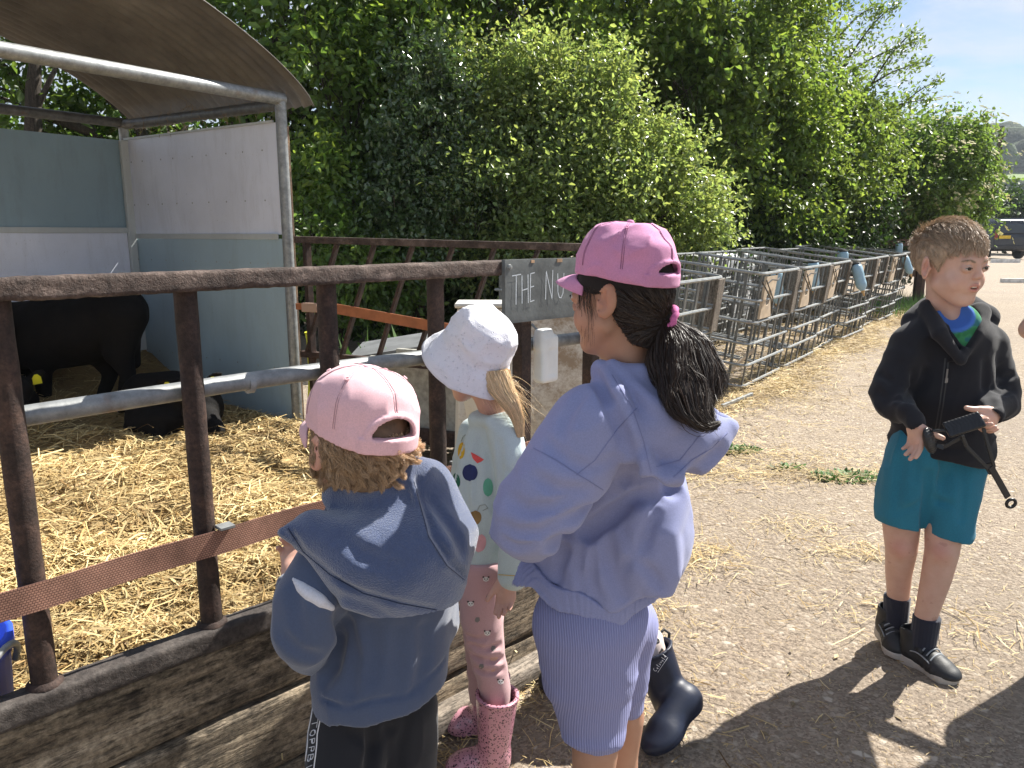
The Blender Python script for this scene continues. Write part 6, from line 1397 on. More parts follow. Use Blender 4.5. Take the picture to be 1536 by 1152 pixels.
# second lock curling out at the tip
mb = MB(); n = 500; gp2 = np.array([W(1025, 590, 1.06), W(1035, 622, 1.04), W(1055, 641, 1.03), W(1078, 634, 1.035)]); P = np.zeros((n, 8, 3)); tz = np.linspace(0, 3, 8); gi = np.minimum(tz.astype(int), 2); gf = (tz - gi)[:, None]; g_ = gp2[gi] * (1 - gf) + gp2[gi + 1] * gf
P = g_[None] + rng.normal(0, 1, (n, 1, 3)) * np.linspace(.009, .0015, 8)[None, :, None]; strands(mb, None, P, n, .0006); build('curled_lock', mb, M_DH, gl, col=True)
q = MB(); tdir = nrm(W(1040, 497, 1.16) - tie); tu = nrm(np.cross(tdir, [0, 1, 0])); tv = np.cross(tdir, tu); 
q.tube([tie + tdir * (.003 + .0015 * math.sin(9 * a)) + .0205 * (math.cos(a) * tu + math.sin(a) * tv) for a in np.linspace(0, 2 * math.pi, 25)[:-1]], .0052, 8, closed=True); build('hair_tie', q, simple('pink_elastic', (.55, .13, .32), .8, .2, 200), gl, smooth=True)
# cap
M_CAPP = cloth('washed_pink_denim', (.56, .245, .415), mot=.22, fuzz=.1, weave=1400, bump=.5)
cap_hat(hcG + HG @ np.array([0, -.004, .018]), frame(46, 3, 2), .79, M_CAPP, gl, brim_len=.060, seed=5, wr=.0042, h=.0024, oh=.021, zo=.034)
# hoodie
cG = W(915, 760, 1.24)
tG = jc(J(940, 618, 1.22, 62), J(925, 690, 1.23, 92), J(918, 800, 1.24, 108), J(892, 880, 1.24, 103), J(876, 925, 1.235, 98)); tG = squash(tG, cG, VG, .86)
back = ell(W(972, 800, 1.22), (.058, .09, .115))
shG = cap(J(893, 640, 1.13, 1)[0], J(985, 630, 1.27, 1)[0], .060, .05)
slG = jc(J(888, 640, 1.12, 66), J(840, 715, 1.10, 68), J(800, 772, 1.09, 64), J(790, 786, 1.095, 58), (W(800, 800, 1.2), .042), (W(804, 810, 1.27), .034))
slG2 = jc(J(985, 640, 1.29, 56), J(930, 770, 1.38, 50), (W(860, 770, 1.49), .034))
hoG = U(.05, tG, back); hoG = U(.035, hoG, shG); hoG = U(.014, hoG, slG); hoG = U(.03, hoG, slG2)
nkG = jc(J(905, 574, 1.20, 20), J(925, 568, 1.15, 20), J(960, 566, 1.14, 20), J(990, 574, 1.18, 22), J(985, 582, 1.24, 22), J(950, 580, 1.27, 22), J(908, 580, 1.24, 22))
# hood lying down the back: a flattened pouch from the nape to the pointed tip, open towards the ponytail
hdG = jc(J(935, 585, 1.14, 32), J(985, 640, 1.115, 58), J(1032, 660, 1.115, 52)); hdG2 = jc(J(905, 566, 1.16, 18), J(925, 600, 1.10, 20), J(945, 680, 1.075, 20), J(985, 714, 1.065, 19), J(1035, 710, 1.075, 19))
tipG = cap(J(1040, 662, 1.10, 36)[0], J(1092, 640, 1.11, 10)[0], .038, .011)
hood = U(.02, hdG, tipG); hood = U(.02, hood, jc(J(1000, 600, 1.19, 20), J(1050, 612, 1.2, 18), J(1097, 636, 1.16, 9)))
hoodw = U(.014, U(.014, hood, hdG2), nkG)
edge = jc(J(1100, 640, 1.115, 7), J(1072, 682, 1.08, 9), J(1040, 712, 1.06, 11), J(990, 720, 1.052, 11))
hoodw = U(.008, hoodw, edge)
hoodw = S(.012, hoodw, jc(J(1005, 560, 1.185, 26), J(1045, 590, 1.175, 34), J(1060, 605, 1.17, 26)))
full = U(.004, hoG, hoodw)
full = S(.01, full, jc((hcG + [.003, -.002, -.05], .044), J(948, 560, 1.2, 40)))
hemP = [W(757, 905, 1.16), W(880, 946, 1.12), W(985, 893, 1.14)]
def hemz(P):
    x = P[:, 0]; xs = [h[0] for h in hemP]; zs = [W(757, 888, 1.16)[2], W(800, 878, 1.14)[2], W(880, 912, 1.12)[2], W(930, 925, 1.12)[2], W(990, 888, 1.14)[2]]; X_ = [W(757, 888, 1.16)[0], W(800, 878, 1.14)[0], W(880, 912, 1.12)[0], W(930, 925, 1.12)[0], W(990, 888, 1.14)[0]]
    return np.interp(x, X_, zs) + .006 * np.sin(x * 70)
# designed creases: valleys (groove) and the soft rolls beside them
gro = [((990, 727, 1.09), (900, 790, 1.10), .007, .02), ((900, 790, 1.10), (828, 815, 1.07), .008, .02), ((845, 812, 1.10), (835, 880, 1.11), .004, .012), ((905, 800, 1.12), (930, 905, 1.11), .005, .016), ((960, 770, 1.11), (985, 880, 1.11), .004, .018), ((870, 820, 1.11), (885, 905, 1.10), .004, .016), ((1000, 735, 1.12), (945, 850, 1.10), .004, .02)]
def gfold(P):
    g = .0045 * folds(P * [1, 1, .75], 10, 14) + .0018 * folds(P, 24, 3) * (P[:, 0] < .12) + .001 * vnoise(P, 50, 2)
    # sleeve wrinkles gather at the elbow
    e = np.exp(-((np.linalg.norm(P - W(770, 800, 1.1), axis=1) / .09) ** 2)); Q = P @ np.array(Matrix.Rotation(R_(-28), 3, 'Y')).T; g += e * .0065 * folds(Q * [.5, .7, 1.7], 16, 21)
    lo_ = np.exp(-(((P[:, 2] - .66) / .09) ** 2)); g += lo_ * .005 * folds(P * [1.3, 1.3, .5], 13, 31)
    return g
fcut = lambda P: np.maximum(full(P) - gfold(P), hemz(P) - P[:, 2])
f1 = lambda P: full(P) - gfold(P)
f1 = creases(f1, [([(900, 552), (925, 590), (950, 640), (965, 690), (975, 722)], .014, .012), ([(918, 548), (950, 580), (985, 610), (1010, 640)], .010, .007)], .010, ridge=True)
f1 = creases(f1, [([(890, 560), (915, 610), (935, 655), (948, 700), (955, 725)], .010, .008), ([(940, 722), (975, 732), (1010, 735), (1045, 716), (1085, 680)], .016, .024),
    ([(1000, 742), (960, 748), (920, 772), (880, 800), (835, 822)], .018, .020), ([(985, 745), (972, 790), (955, 830), (925, 870)], .014, .013), ([(845, 825), (838, 850), (830, 885)], .010, .011), ([(868, 822), (866, 855), (872, 890)], .009, .009),
    ([(905, 800), (915, 850), (935, 900)], .016, .012), ([(935, 790), (955, 840), (990, 880)], .013, .011), ([(890, 830), (885, 870), (895, 910)], .010, .009), ([(975, 860), (965, 890), (975, 905)], .009, .009),
    ([(820, 660), (850, 690), (885, 705)], .010, .006), ([(765, 750), (790, 765), (830, 762), (860, 745)], .011, .010), ([(750, 790), (775, 800), (810, 800), (840, 785)], .010, .009), ([(752, 812), (775, 822), (800, 820)], .007, .007), ([(800, 715), (835, 735), (880, 738)], .010, .007),
    ([(900, 700), (935, 690), (965, 668)], .010, .006), ([(870, 590), (850, 620), (838, 660)], .010, .006), ([(925, 745), (900, 752), (870, 775), (845, 785)], .012, .010)], .009)
f1 = creases(f1, [([(1012, 745), (1000, 800), (1005, 860), (990, 895)], .016, .007), ([(960, 770), (948, 810), (955, 850), (972, 880)], .014, .008)], .02, ridge=True)
f2 = lambda P: np.maximum(f1(P), hemz(P) - P[:, 2])
seam = jc(J(940, 600, 1.115, 1), J(905, 660, 1.08, 1), J(872, 712, 1.055, 1)); 
M_LIL = cloth('lilac_sweatshirt', (.245, .268, .455), fuzz=.15, mot=.06, weave=1500, bump=.3)
oH, vfH = sdf('hoodie', f2, (-.06, .95, .52), (.44, 1.56, 1.14), .0042, M_LIL, gl)
prG = Proj(vfH, W(900, 680, 1.0), (1, 0, 0), (0, -PITCH * 0, 1), (.0, 1, 0), .0006)
M_SEAM = simple('lilac_stitching', (.19, .205, .37), .95)
bvG = bvh_of(vfH)
for k, pts in enumerate(([(955, 612), (925, 645), (893, 690), (865, 712)], [(800, 672), (835, 690), (868, 712), (905, 735)], [(918, 562), (948, 610), (965, 660), (978, 715)], [(1085, 612), (1060, 640), (1020, 690), (985, 700)], [(1092, 648), (1068, 672), (1038, 690), (1010, 716)])):
    q = MB(); pstroke(q, pts, .0007, bv=bvG); 
    if q.v: build('seam', q, M_SEAM, oH)
# ribbed hem band
def band(P):
    z0 = hemz(P); d = squash(jc(J(885, 880, 1.24, 103), J(872, 925, 1.235, 100), J(868, 965, 1.23, 97)), cG, VG, .86)(P); flare = .014 * np.clip((W(800, 900, 1.1)[0] - P[:, 0]) / .04, 0, 1.2); d = d - flare
    a = np.arctan2(P[:, 1] - 1.235, P[:, 0] - W(875, 920, 1.235)[0]); d = d - .0011 * np.sin(a * 150) - .002 * folds(P * [1, 1, .3], 13, 31) - .001; d = np.maximum(d, -(d + .009))
    return np.maximum(d, np.maximum(P[:, 2] - z0 - .004, z0 - .034 - P[:, 2]))
sdf('hem_band', band, (-.06, 1.02, .48), (.34, 1.45, .78), .0028, M_LIL, oH)
sdf('neck_fill', cap(J(948, 575, 1.2, 1)[0], J(950, 640, 1.22, 1)[0], .046, .05), W(948, 600, 1.2) - .12, W(948, 600, 1.2) + .12, .006, M_LIL, oH)  # hoodie-coloured plug filling the collar around the neck
# ribbed cycling shorts
m = Mt('ribbed_lilac'); v = m.coord((1, 1, 1)); wv_ = m.n('ShaderNodeTexWave', wave_type='BANDS', bands_direction='X'); wv_.inputs['Scale'].default_value = 78; wv_.inputs['Distortion'].default_value = .0; wv_.inputs['Detail'].default_value = 0
wt = m.n('ShaderNodeVectorMath', operation='ADD'); nz_ = m.n('ShaderNodeTexNoise'); nz_.inputs['Scale'].default_value = 5; m.l(v, nz_.inputs['Vector']); sc_ = m.n('ShaderNodeVectorMath', operation='SCALE'); sc_.inputs['Scale'].default_value = .02; m.l(nz_.outputs['Color'], sc_.inputs[0]); m.l(v, wt.inputs[0]); m.l(sc_.outputs[0], wt.inputs[1]); m.l(wt.outputs[0], wv_.inputs['Vector'])
m.color(m.ramp(wv_.outputs['Fac'], [(.0, (.19, .20, .38)), (.5, (.27, .285, .49))])); m.set(Roughness=.85); m.bump(wv_.outputs['Fac'], .6, .0018); M_RIB = m.m
hzL = W(888, 1138, 1.12)[2]; hzR = W(935, 1078, 1.26)[2]
sL_ = jc(J(882, 940, 1.215, 84), J(884, 1010, 1.205, 71), J(889, 1090, 1.185, 50), J(889, 1135, 1.175, 41), J(888, 1180, 1.17, 40)); sR_ = jc(J(925, 940, 1.27, 62), J(930, 1010, 1.285, 44), J(930, 1075, 1.30, 31), J(930, 1120, 1.3, 31))
sgG = U(.004, (lambda P: np.maximum(sL_(P), hzL + .008 * np.sin(P[:, 0] * 30) - P[:, 2])), (lambda P: np.maximum(sR_(P), hzR - P[:, 2])))
sgG = U(.02, sgG, ell(W(893, 925, 1.24), (.095, .095, .07)))
sgf = lambda P: sgG(P) - .0035 * folds(P * [.7, .7, 1.5], 13, 40) * np.clip((.62 - P[:, 2]) / .1, 0, 1)
sgf = S(.002, sgf, jc(J(889, 1132, 1.172, 36), J(886, 1240, 1.17, 37)), jc(J(932, 1072, 1.30, 27), J(930, 1160, 1.31, 29)))
sdf('shorts', sgf, (-.02, 1.0, .26), (.34, 1.45, .74), .004, M_RIB, gl)
for tx, hx_, nm in ((876, 872, 'L'), (925, 922, 'R')):
    a_ = J(tx, 1410, 1.21, 1)[0] if nm == 'L' else J(925, 1330, 1.34, 1)[0]; a_[2] = .09; toe = a_ + HG @ np.array([0, .14, 0]); toe[2] = 0; hl = a_ - HG @ np.array([0, .05, 0]); hl[2] = 0; f, M, c, L = shoe_sdf(toe, hl, .075)
    f = U(.016, f, cap((0, L * .2, .05), (0, L * .17, .085), .036, .034)); sdf('trainer', local(f, c, M), c + M @ np.array([0, L / 2, .05]) - .17, c + M @ np.array([0, L / 2, .05]) + .17, .005, simple('white_trainer', (.6, .58, .58), .6), gl)
# ================================================================== SMALL CHILD IN BLUE HOODIE
PBc = (-.2, 1.15, 0); bl = thing('person', PBc, 'small child in slate blue hoodie and pale pink cap at the fence', 'person')
M_SKP = mat_skin('pale_skin', (.58, .35, .27))
hcB = W(536, 663, 1.15); HB = frame(38, -6, 2); VB = nrm([-.19, 1, 0])
hB = local(head_sdf(True, True, False), hcB, HB, .90)
bodyB = U(.018, hB, jc((hcB + HB @ np.array([0, -.02, -.07]), .032), J(560, 730, 1.16, 32)))
lgB1 = jc(J(528, 1050, 1.16, 28), J(520, 1200, 1.13, 28), J(512, 1420, 1.14, 22)); lgB2 = jc(J(598, 1040, 1.2, 28), J(604, 1170, 1.2, 28), J(600, 1380, 1.22, 26))
bodyB = U(.03, bodyB, jc(J(565, 780, 1.16, 40), J(565, 1000, 1.17, 50))); bodyB = U(.01, bodyB, lgB1, lgB2)
aB = jc(J(480, 840, 1.10, 26), J(462, 950, 1.06, 24), (W(440, 880, 1.22), .020)); hnB = hand(W(438, 868, 1.24), (-.15, .8, .55), (-.3, -.4, .8), (.8, .1, 0), .85, (20, 40, 30), .03, (0, 0, 1), (.6, .7, .2), (5, 10, 10))
aB2 = jc(J(650, 830, 1.16, 26), J(660, 940, 1.22, 24), (W(600, 860, 1.33), .020)); hnB2 = hand(W(600, 852, 1.345), (-.1, .8, .45), (-.3, -.4, .8), (.8, .1, 0), .85, (20, 40, 30), .03, (0, 0, 1), (-.6, .7, .2), (5, 10, 10))
bodyB = U(.01, bodyB, aB, aB2); bodyB = U(.004, bodyB, hnB, hnB2)
sdf('body', bodyB, (-.42, .9, .04), (.02, 1.5, 1.12), .0036, M_SKP, bl, skin_tint(hcB, HB, .90)); eyes_for(hcB, HB, bl, 0, s=.90)
# hair: fair brown, wavy, to the collar
M_FH = mat_hair('fair_brown_hair', (.40, .27, .16), .42, .5)
fB = lambda P: np.maximum(U(.02, ell((0, -.014, .024), (.078, .093, .086)), cap((0, -.035, -.02), (0, -.04, -.062), .060, .050))(P), -(P[:, 2] - np.interp(P[:, 1], [-.11, -.02, .0, .03, .06], [-.07, -.065, -.05, -.03, .03])))
hbB, vB = sdf('hair', local(lambda P: fB(P) - .002 + .003 * fbm(P * np.array([1, 1, .4]), 50, 3), hcB, HB, .90), hcB - .14, hcB + .14, .004, simple('fair_hair_base', (.13, .08, .045), .6, .4, 60), bl)
n = 8500; d = rng.normal(0, 1, (n * 4, 3)); d /= np.linalg.norm(d, axis=1)[:, None]; p = np.array([0, -.014, .024]) + d * np.array([.078, .093, .086]); k_ = (p[:, 2] < .03) & (p[:, 2] > -.035) & ((p[:, 1] < .045) | (np.abs(p[:, 0]) > .062)); p = p[k_][:n]; d = d[k_][:n]; n = len(p); seg = 14
L = rng.uniform(.026, .062, n) * np.interp(p[:, 1], [-.1, .03, .07], [.85, 1.05, 1.35]); t = np.linspace(0, 1, seg)[None, :, None]; ph = rng.uniform(0, 6.28, (n, 1, 1)); out = np.stack([d[:, 0], d[:, 1], 0 * d[:, 0]], 1); out /= np.linalg.norm(out, axis=1)[:, None] + 1e-9; sdv = np.stack([-out[:, 1], out[:, 0], 0 * out[:, 0]], 1)
amp = rng.uniform(.003, .010, (n, 1, 1))
flick = np.where(out @ np.array([.75, -.3, 0]) > .35, rng.uniform(.2, .9, n), rng.uniform(-.1, .25, n))
P = p[:, None] - np.array([0, 0, 1.]) * (L[:, None, None] * (t - .32 * np.maximum(flick, 0)[:, None, None] * t ** 2.6)) + out[:, None] * (.003 * t + flick[:, None, None] * .026 * t ** 2.2) + sdv[:, None] * amp * np.sin(t * rng.uniform(5, 9, (n, 1, 1)) + ph) + out[:, None] * amp * np.cos(t * 7 + ph) * t
P = clump(P, 130, .78, .8); P += rng.normal(0, .0007, P.shape); mb = MB(); strands(mb, None, (P * .90) @ HB.T + hcB, n, .00042, tint=np.ones((n, 3)) * rng.uniform(.55, 1.5, (n, 1)) * (1 + 1.2 * np.clip(out @ np.array([.7, -.2, 0]), 0, 1))[:, None]); build('strands', mb, M_FH, hbB, col=True)  # strands on the sunny side tinted lighter: sunlight painted into the hair
M_CAPB = cloth('pale_pink_cotton', (.74, .46, .50), mot=.07, fuzz=.1, weave=1300, bump=.3)
cap_hat(hcB + HB @ np.array([0, -.004, .006]), frame(40, 5, 6), .925, M_CAPB, bl, brim_len=.052, seed=9, wr=.0022, h=.0026)
# hoodie
M_BLU = cloth('slate_blue_sweatshirt', (.062, .086, .155), fuzz=.35, mot=.08, weave=1200, bump=.3); M_FLE = cloth('blue_fleece', (.040, .075, .19), fuzz=.9, mot=.12, weave=420, bump=.9, bd=.004)
cB = W(570, 930, 1.15)
tB = squash(jc(J(575, 800, 1.16, 92), J(588, 880, 1.16, 92), J(580, 960, 1.16, 96), J(568, 1030, 1.15, 99), J(565, 1080, 1.15, 94)), cB, VB, .85)
sB1 = jc(J(500, 820, 1.10, 44), J(465, 900, 1.07, 56), J(458, 945, 1.06, 52), (W(462, 965, 1.10), .046), (W(450, 905, 1.2), .034), (W(440, 880, 1.23), .028))
sB2 = jc(J(640, 820, 1.17, 44), J(650, 930, 1.22, 40), (W(602, 868, 1.32), .028))
hoB = U(.012, U(.02, tB, sB2), sB1)
def hemB(P): return .509 + (P[:, 0] + .334) / .224 * .034
h1 = lambda P: hoB(P) - .004 * folds(P * [1, 1, .7], 11, 44) - .001 * vnoise(P, 40, 3)
h1 = creases(h1, [([(512, 925), (508, 960), (500, 1000), (480, 1025)], .012, .016), ([(520, 940), (530, 985), (525, 1040)], .012, .008), ([(600, 950), (596, 1000), (600, 1040)], .014, .006), ([(640, 945), (640, 990), (632, 1030)], .012, .007), ([(440, 880), (446, 930), (455, 970)], .010, .006), ([(425, 960), (450, 980), (478, 990)], .010, .006), ([(556, 945), (562, 985), (556, 1020)], .012, .005)], .012)
h1 = creases(h1, [([(478, 1046), (520, 1062), (560, 1050), (610, 1044), (650, 1010), (668, 990)], .0035, .0035)], .004)
h2 = lambda P: np.maximum(h1(P), hemB(P) - P[:, 2] + .002 * np.sin(P[:, 0] * 90))
oB, vfB = sdf('hoodie', h2, (-.46, .92, .42), (.02, 1.42, 1.02), .0042, M_BLU, bl)
# hood: a heavy fleece-lined pouch folded on the shoulders, corner pointing left
hd1 = ell(W(596, 828, 1.11), (.112, .085, .088)); hd2 = jc(J(580, 760, 1.13, 42), J(645, 745, 1.16, 44), J(668, 800, 1.15, 46)); hd3 = jc(J(424, 800, 1.03, 8), J(470, 800, 1.06, 34), J(540, 830, 1.07, 60)); hd4 = jc(J(640, 880, 1.1, 54), J(600, 870, 1.08, 56), J(530, 850, 1.06, 44))
hdB = U(.035, hd1, hd2, hd4); hdB = U(.025, hdB, hd3); nkB = jc(J(500, 742, 1.12, 18), J(560, 722, 1.10, 24), J(630, 708, 1.14, 24), J(650, 715, 1.2, 24)); hdB = U(.03, hdB, nkB)
hdB = S(.012, hdB, jc((hcB + HB @ np.array([0, -.0, -.06]), .045), J(560, 715, 1.2, 40)))
h3 = lambda P: hdB(P) - .0035 * folds(P, 9, 51) - .0012 * vnoise(P, 45, 8)
h3 = creases(h3, [([(618, 722), (628, 760), (640, 805), (668, 850), (694, 872), (690, 905), (655, 936)], .0055, .007)], .006, ridge=True)
h3 = creases(h3, [([(628, 722), (638, 760), (650, 803), (676, 842), (700, 866)], .005, .006), ([(408, 800), (432, 838), (470, 876), (520, 906), (580, 925), (640, 938)], .0045, .005), ([(432, 790), (455, 828), (495, 862), (545, 890), (600, 905), (650, 915)], .004, .004), ([(510, 800), (540, 830), (590, 850)], .018, .006), ([(650, 750), (680, 790), (700, 830)], .012, .006)], .007)
h3 = creases(h3, [([(414, 802), (436, 834), (474, 871), (522, 902), (582, 921), (645, 934)], .012, .012)], .008, ridge=True)
oHB, _ = sdf('hood', h3, (-.46, .92, .72), (.02, 1.3, 1.1), .0040, M_FLE, oB)
bvB = bvh_of(_)
q = MB(); pstroke(q, [(432, 792), (455, 828), (495, 862), (545, 890), (600, 905), (655, 915)], .0009, bv=bvB); pstroke(q, [(621, 722), (631, 760), (643, 805), (670, 848), (697, 870)], .0009, bv=bvB)
if q.v: build('hood_seam', q, simple('navy_stitching', (.02, .03, .07), .95), oHB)
_u = lambda P: np.minimum(h2(P), h3(P)); Ps, Ds = surf(_u, [(440, 868), (452, 880), (466, 891), (482, 902), (498, 912)]); q_ = jc(*[(p + d * (r * .45), r) for p, d, r in zip(Ps, Ds, (.004, .009, .011, .010, .005))])
sdf('shirt_hem', off(q_, lambda P: .001 * vnoise(P, 60, 1)), Ps.min(0) - .04, Ps.max(0) + .04, .0026, cloth('white_cotton', (.62, .63, .70), mot=.03), bl)
# trousers
M_TRO = cloth('black_joggers', (.010, .011, .016), fuzz=.15, mot=.2)
t1 = jc(J(532, 1035, 1.16, 44), J(522, 1075, 1.135, 55), J(518, 1140, 1.115, 58), J(512, 1300, 1.1, 50), J(508, 1420, 1.13, 40)); t2 = jc(J(596, 1020, 1.19, 50), J(600, 1060, 1.19, 58), J(602, 1110, 1.19, 56), J(600, 1290, 1.2, 46), J(597, 1385, 1.21, 38))
tf = U(.012, t1, t2); zt = W(560, 1010, 1.1)[2]; tf1 = lambda P: np.maximum(tf(P) - .0045 * folds(P * [1, 1, .6], 12, 61), P[:, 2] - zt); tf1 = creases(tf1, [([(560, 1080), (562, 1120), (558, 1165)], .016, .022), ([(530, 1100), (555, 1110), (590, 1096)], .008, .007), ([(610, 1080), (600, 1120), (596, 1160)], .009, .006)], .012)
oT, vT = sdf('joggers', tf1, (-.42, .94, .06), (.02, 1.4, .66), .0042, M_TRO, bl)
bvT = bvh_of(vT)
def camdrop(bv, x, y, eps=.0012):
    O = np.array([0, 0, CH]); d = nrm(W(x, y, 1.0) - O); h = bv.ray_cast(Vector(O), Vector(d), 5); return np.array(h[0]) - d * eps if h[0] is not None else np.array([np.nan] * 3)
cl = np.array([(478, 1050), (474, 1075), (469, 1100), (468, 1118), (466, 1135), (462, 1165), (460, 1190)], float)   # centre line of the side stripe
def stripe(u, v):                                 # u across (-1..1), v along in stripe lengths
    k = v * 6; i = int(np.clip(k, 0, 5)); f_ = k - i; c = cl[i] * (1 - f_) + cl[i + 1] * f_; t_ = nrm(cl[i + 1] - cl[i]); nn = np.array([-t_[1], t_[0]]); p = c - nn * u * 7.0; return camdrop(bvT, p[0], p[1])
q = MB()
for e in (-1, 1): stroke(q, [(e, v) for v in np.linspace(.02, .98, 30)], .16, stripe, step=.02)
q2 = MB()
def seg3(q, a, b, w, pr_):
    A_ = pr_(*a); B2_ = pr_(*b)
    if np.isfinite(A_).all() and np.isfinite(B2_).all(): q.tube([A_, (A_ + B2_) / 2, B2_], w, 4, flat=.5)
q = MB()
for e in (-1, 1):
    pts = [stripe(e, v) for v in np.linspace(.03, .97, 26)]; pts = [p for p in pts if np.isfinite(p).all()]
    if len(pts) > 3: q.tube(pts, .0011, 5)
build('stripe_edges', q, simple('white_print', (.7, .7, .72), .7), oT)
q = MB()
for k, ch in enumerate('TOPPBLE'):
    v0 = .185 + k * .112
    for st in LET[ch]:
        for a, b in zip(st[:-1], st[1:]):
            fx = lambda p: ((p[1] - .5) * 1.05, v0 + (p[0] + .25 * (1 - p[1]) - .1) * .105)
            seg3(q, fx(a), fx(b), .0014, stripe)
build('stripe_lettering', q, bpy.data.materials['white_print'], oT)
for a_, nm in ((J(508, 1420, 1.13, 1)[0], 0), (J(597, 1385, 1.21, 1)[0], 1)):
    a_ = a_.copy(); a_[2] = .07; toe = a_ + np.array([-.05, .12, 0]); toe[2] = 0; hl_ = a_ + np.array([.02, -.045, 0]); hl_[2] = 0; f, M, c, L = shoe_sdf(toe, hl_, .068)
    f = U(.016, f, cap((0, L * .2, .04), (0, L * .17, .065), .032, .032)); sdf('trainer', local(f, c, M), c + M @ np.array([0, L / 2, .05]) - .15, c + M @ np.array([0, L / 2, .05]) + .15, .005, M_TR, bl)
# ================================================================== GIRL IN WHITE BUCKET HAT
PK = (-.08, 1.66, 0); bkid = thing('person', PK, 'girl in white bucket hat, fruit print top and spotted pink boots', 'person')
hcK = W(708, 537, 1.65); HK = frame(66, -14, 0); hK = local(head_sdf(True, True, False), hcK, HK, .83); VK = nrm([-.07, 1, 0])
bodyK = U(.016, hK, jc((hcK + HK @ np.array([0, -.02, -.065]), .029), J(742, 625, 1.65, 22)))
aK = jc(J(758, 660, 1.63, 13), J(770, 765, 1.60, 12), J(764, 862, 1.565, 13)); hdK = hand(W(763, 866, 1.56), (-.12, -.1, -1), (-.3, -1, 0), (-1, .3, 0), .80, (12, 16, 14), .0, (0, -1, 0), (-.6, -.1, -.8), (5, 10, 10))
aK2 = jc(J(714, 658, 1.73, 13), J(690, 760, 1.8, 17), J(672, 770, 1.88, 14)); hdK2 = hand(W(672, 770, 1.89), (-.2, .9, .1), (0, .1, 1), (-1, .3, 0), .80, (22, 36, 30), .03, (0, 0, 1), (-.6, .6, .2), (5, 10, 10))
bodyK = U(.02, bodyK, jc(J(738, 665, 1.67, 18), J(725, 850, 1.68, 24))); lK1 = jc(J(728, 880, 1.65, 28), J(733, 1000, 1.63, 20), J(744, 1060, 1.63, 16), J(744, 1120, 1.63, 16)); lK2 = jc(J(722, 880, 1.72, 26), J(727, 980, 1.76, 20), J(735, 1090, 1.78, 16))
bodyK = U(.01, bodyK, lK1, lK2, aK, aK2); bodyK = U(.003, bodyK, hdK, hdK2)
sdf('body', bodyK, (-.32, 1.48, .06), (.06, 2.02, 1.16), .0036, M_SKP, bkid, skin_tint(hcK, HK, .83)); eyes_for(hcK, HK, bkid, 0, s=.83)
M_BH = mat_hair('blonde_hair', (.72, .54, .32), .4, .5)
fK = lambda P: np.maximum(U(.02, ell((0, -.014, .024), (.077, .092, .086)), cap((0, -.035, -.02), (0, -.045, -.075), .052, .036))(P), -(P[:, 2] - np.interp(P[:, 1], [-.11, -.02, .0, .03, .06], [-.10, -.085, -.05, -.01, .03])))
hbK, vK = sdf('hair', local(lambda P: fK(P) + .003 * fbm(P * np.array([1, 1, .4]), 50, 3), hcK, HK, .83), hcK - .14, hcK + .14, .0045, simple('blonde_hair_base', (.34, .22, .11), .6, .3, 60), bkid)
mb = MB(); n = 2600; seg = 12
g0 = np.array([W(742, 555, 1.60), W(752, 585, 1.585), W(765, 605, 1.58), W(777, 630, 1.585), W(781, 655, 1.59)]); gr0 = np.array([.030, .026, .022, .017, .008]); tz = np.linspace(0, 4, seg); gi = np.minimum(tz.astype(int), 3); gf = (tz - gi)[:, None]; gc = g0[gi] * (1 - gf) + g0[gi + 1] * gf; gr = gr0[gi] * (1 - gf[:, 0]) + gr0[gi + 1] * gf[:, 0]
a = rng.uniform(0, 2 * np.pi, n); r_ = np.sqrt(rng.random(n)); P = gc[None] + ((np.cos(a) * r_)[:, None] * gr)[..., None] * np.array([1, .1, 0]) + ((np.sin(a) * r_)[:, None] * gr * .6)[..., None] * np.array([.1, 1, 0]); P += (.003 * np.sin(np.linspace(0, 6, seg)[None] + a[:, None]))[..., None] * np.array([1, 0, 0]) + rng.normal(0, .0006, P.shape)
P = clump(P, 90, .35); strands(mb, None, P, n, .00055, tint=np.ones((n, 3)) * rng.uniform(.55, 1.5, (n, 1)))
# fine wisps along the neck and flyaways
n = 500; r0 = W(728, 572, 1.62) + rng.normal(0, 1, (n, 3)) * [.022, .01, .008]; t = np.linspace(0, 1, 9)[None, :, None]; P = r0[:, None] + np.array([.055, -.01, -.06]) * t * rng.uniform(.4, 1.3, (n, 1, 1)) + np.array([0, 0, .012]) * np.sin(t * 3.1) + rng.normal(0, .012, (n, 1, 3)) * t; strands(mb, None, P, n, .0003)
n = 40; r0 = W(775, 600, 1.6) + rng.normal(0, .012, (n, 3)); P = r0[:, None] + rng.normal(0, .045, (n, 1, 3)) * t * [1, 1, .8] + np.array([.01, 0, -.03]) * t; strands(mb, None, P, n, .00022)
build('strands', mb, M_BH, hbK, col=True)
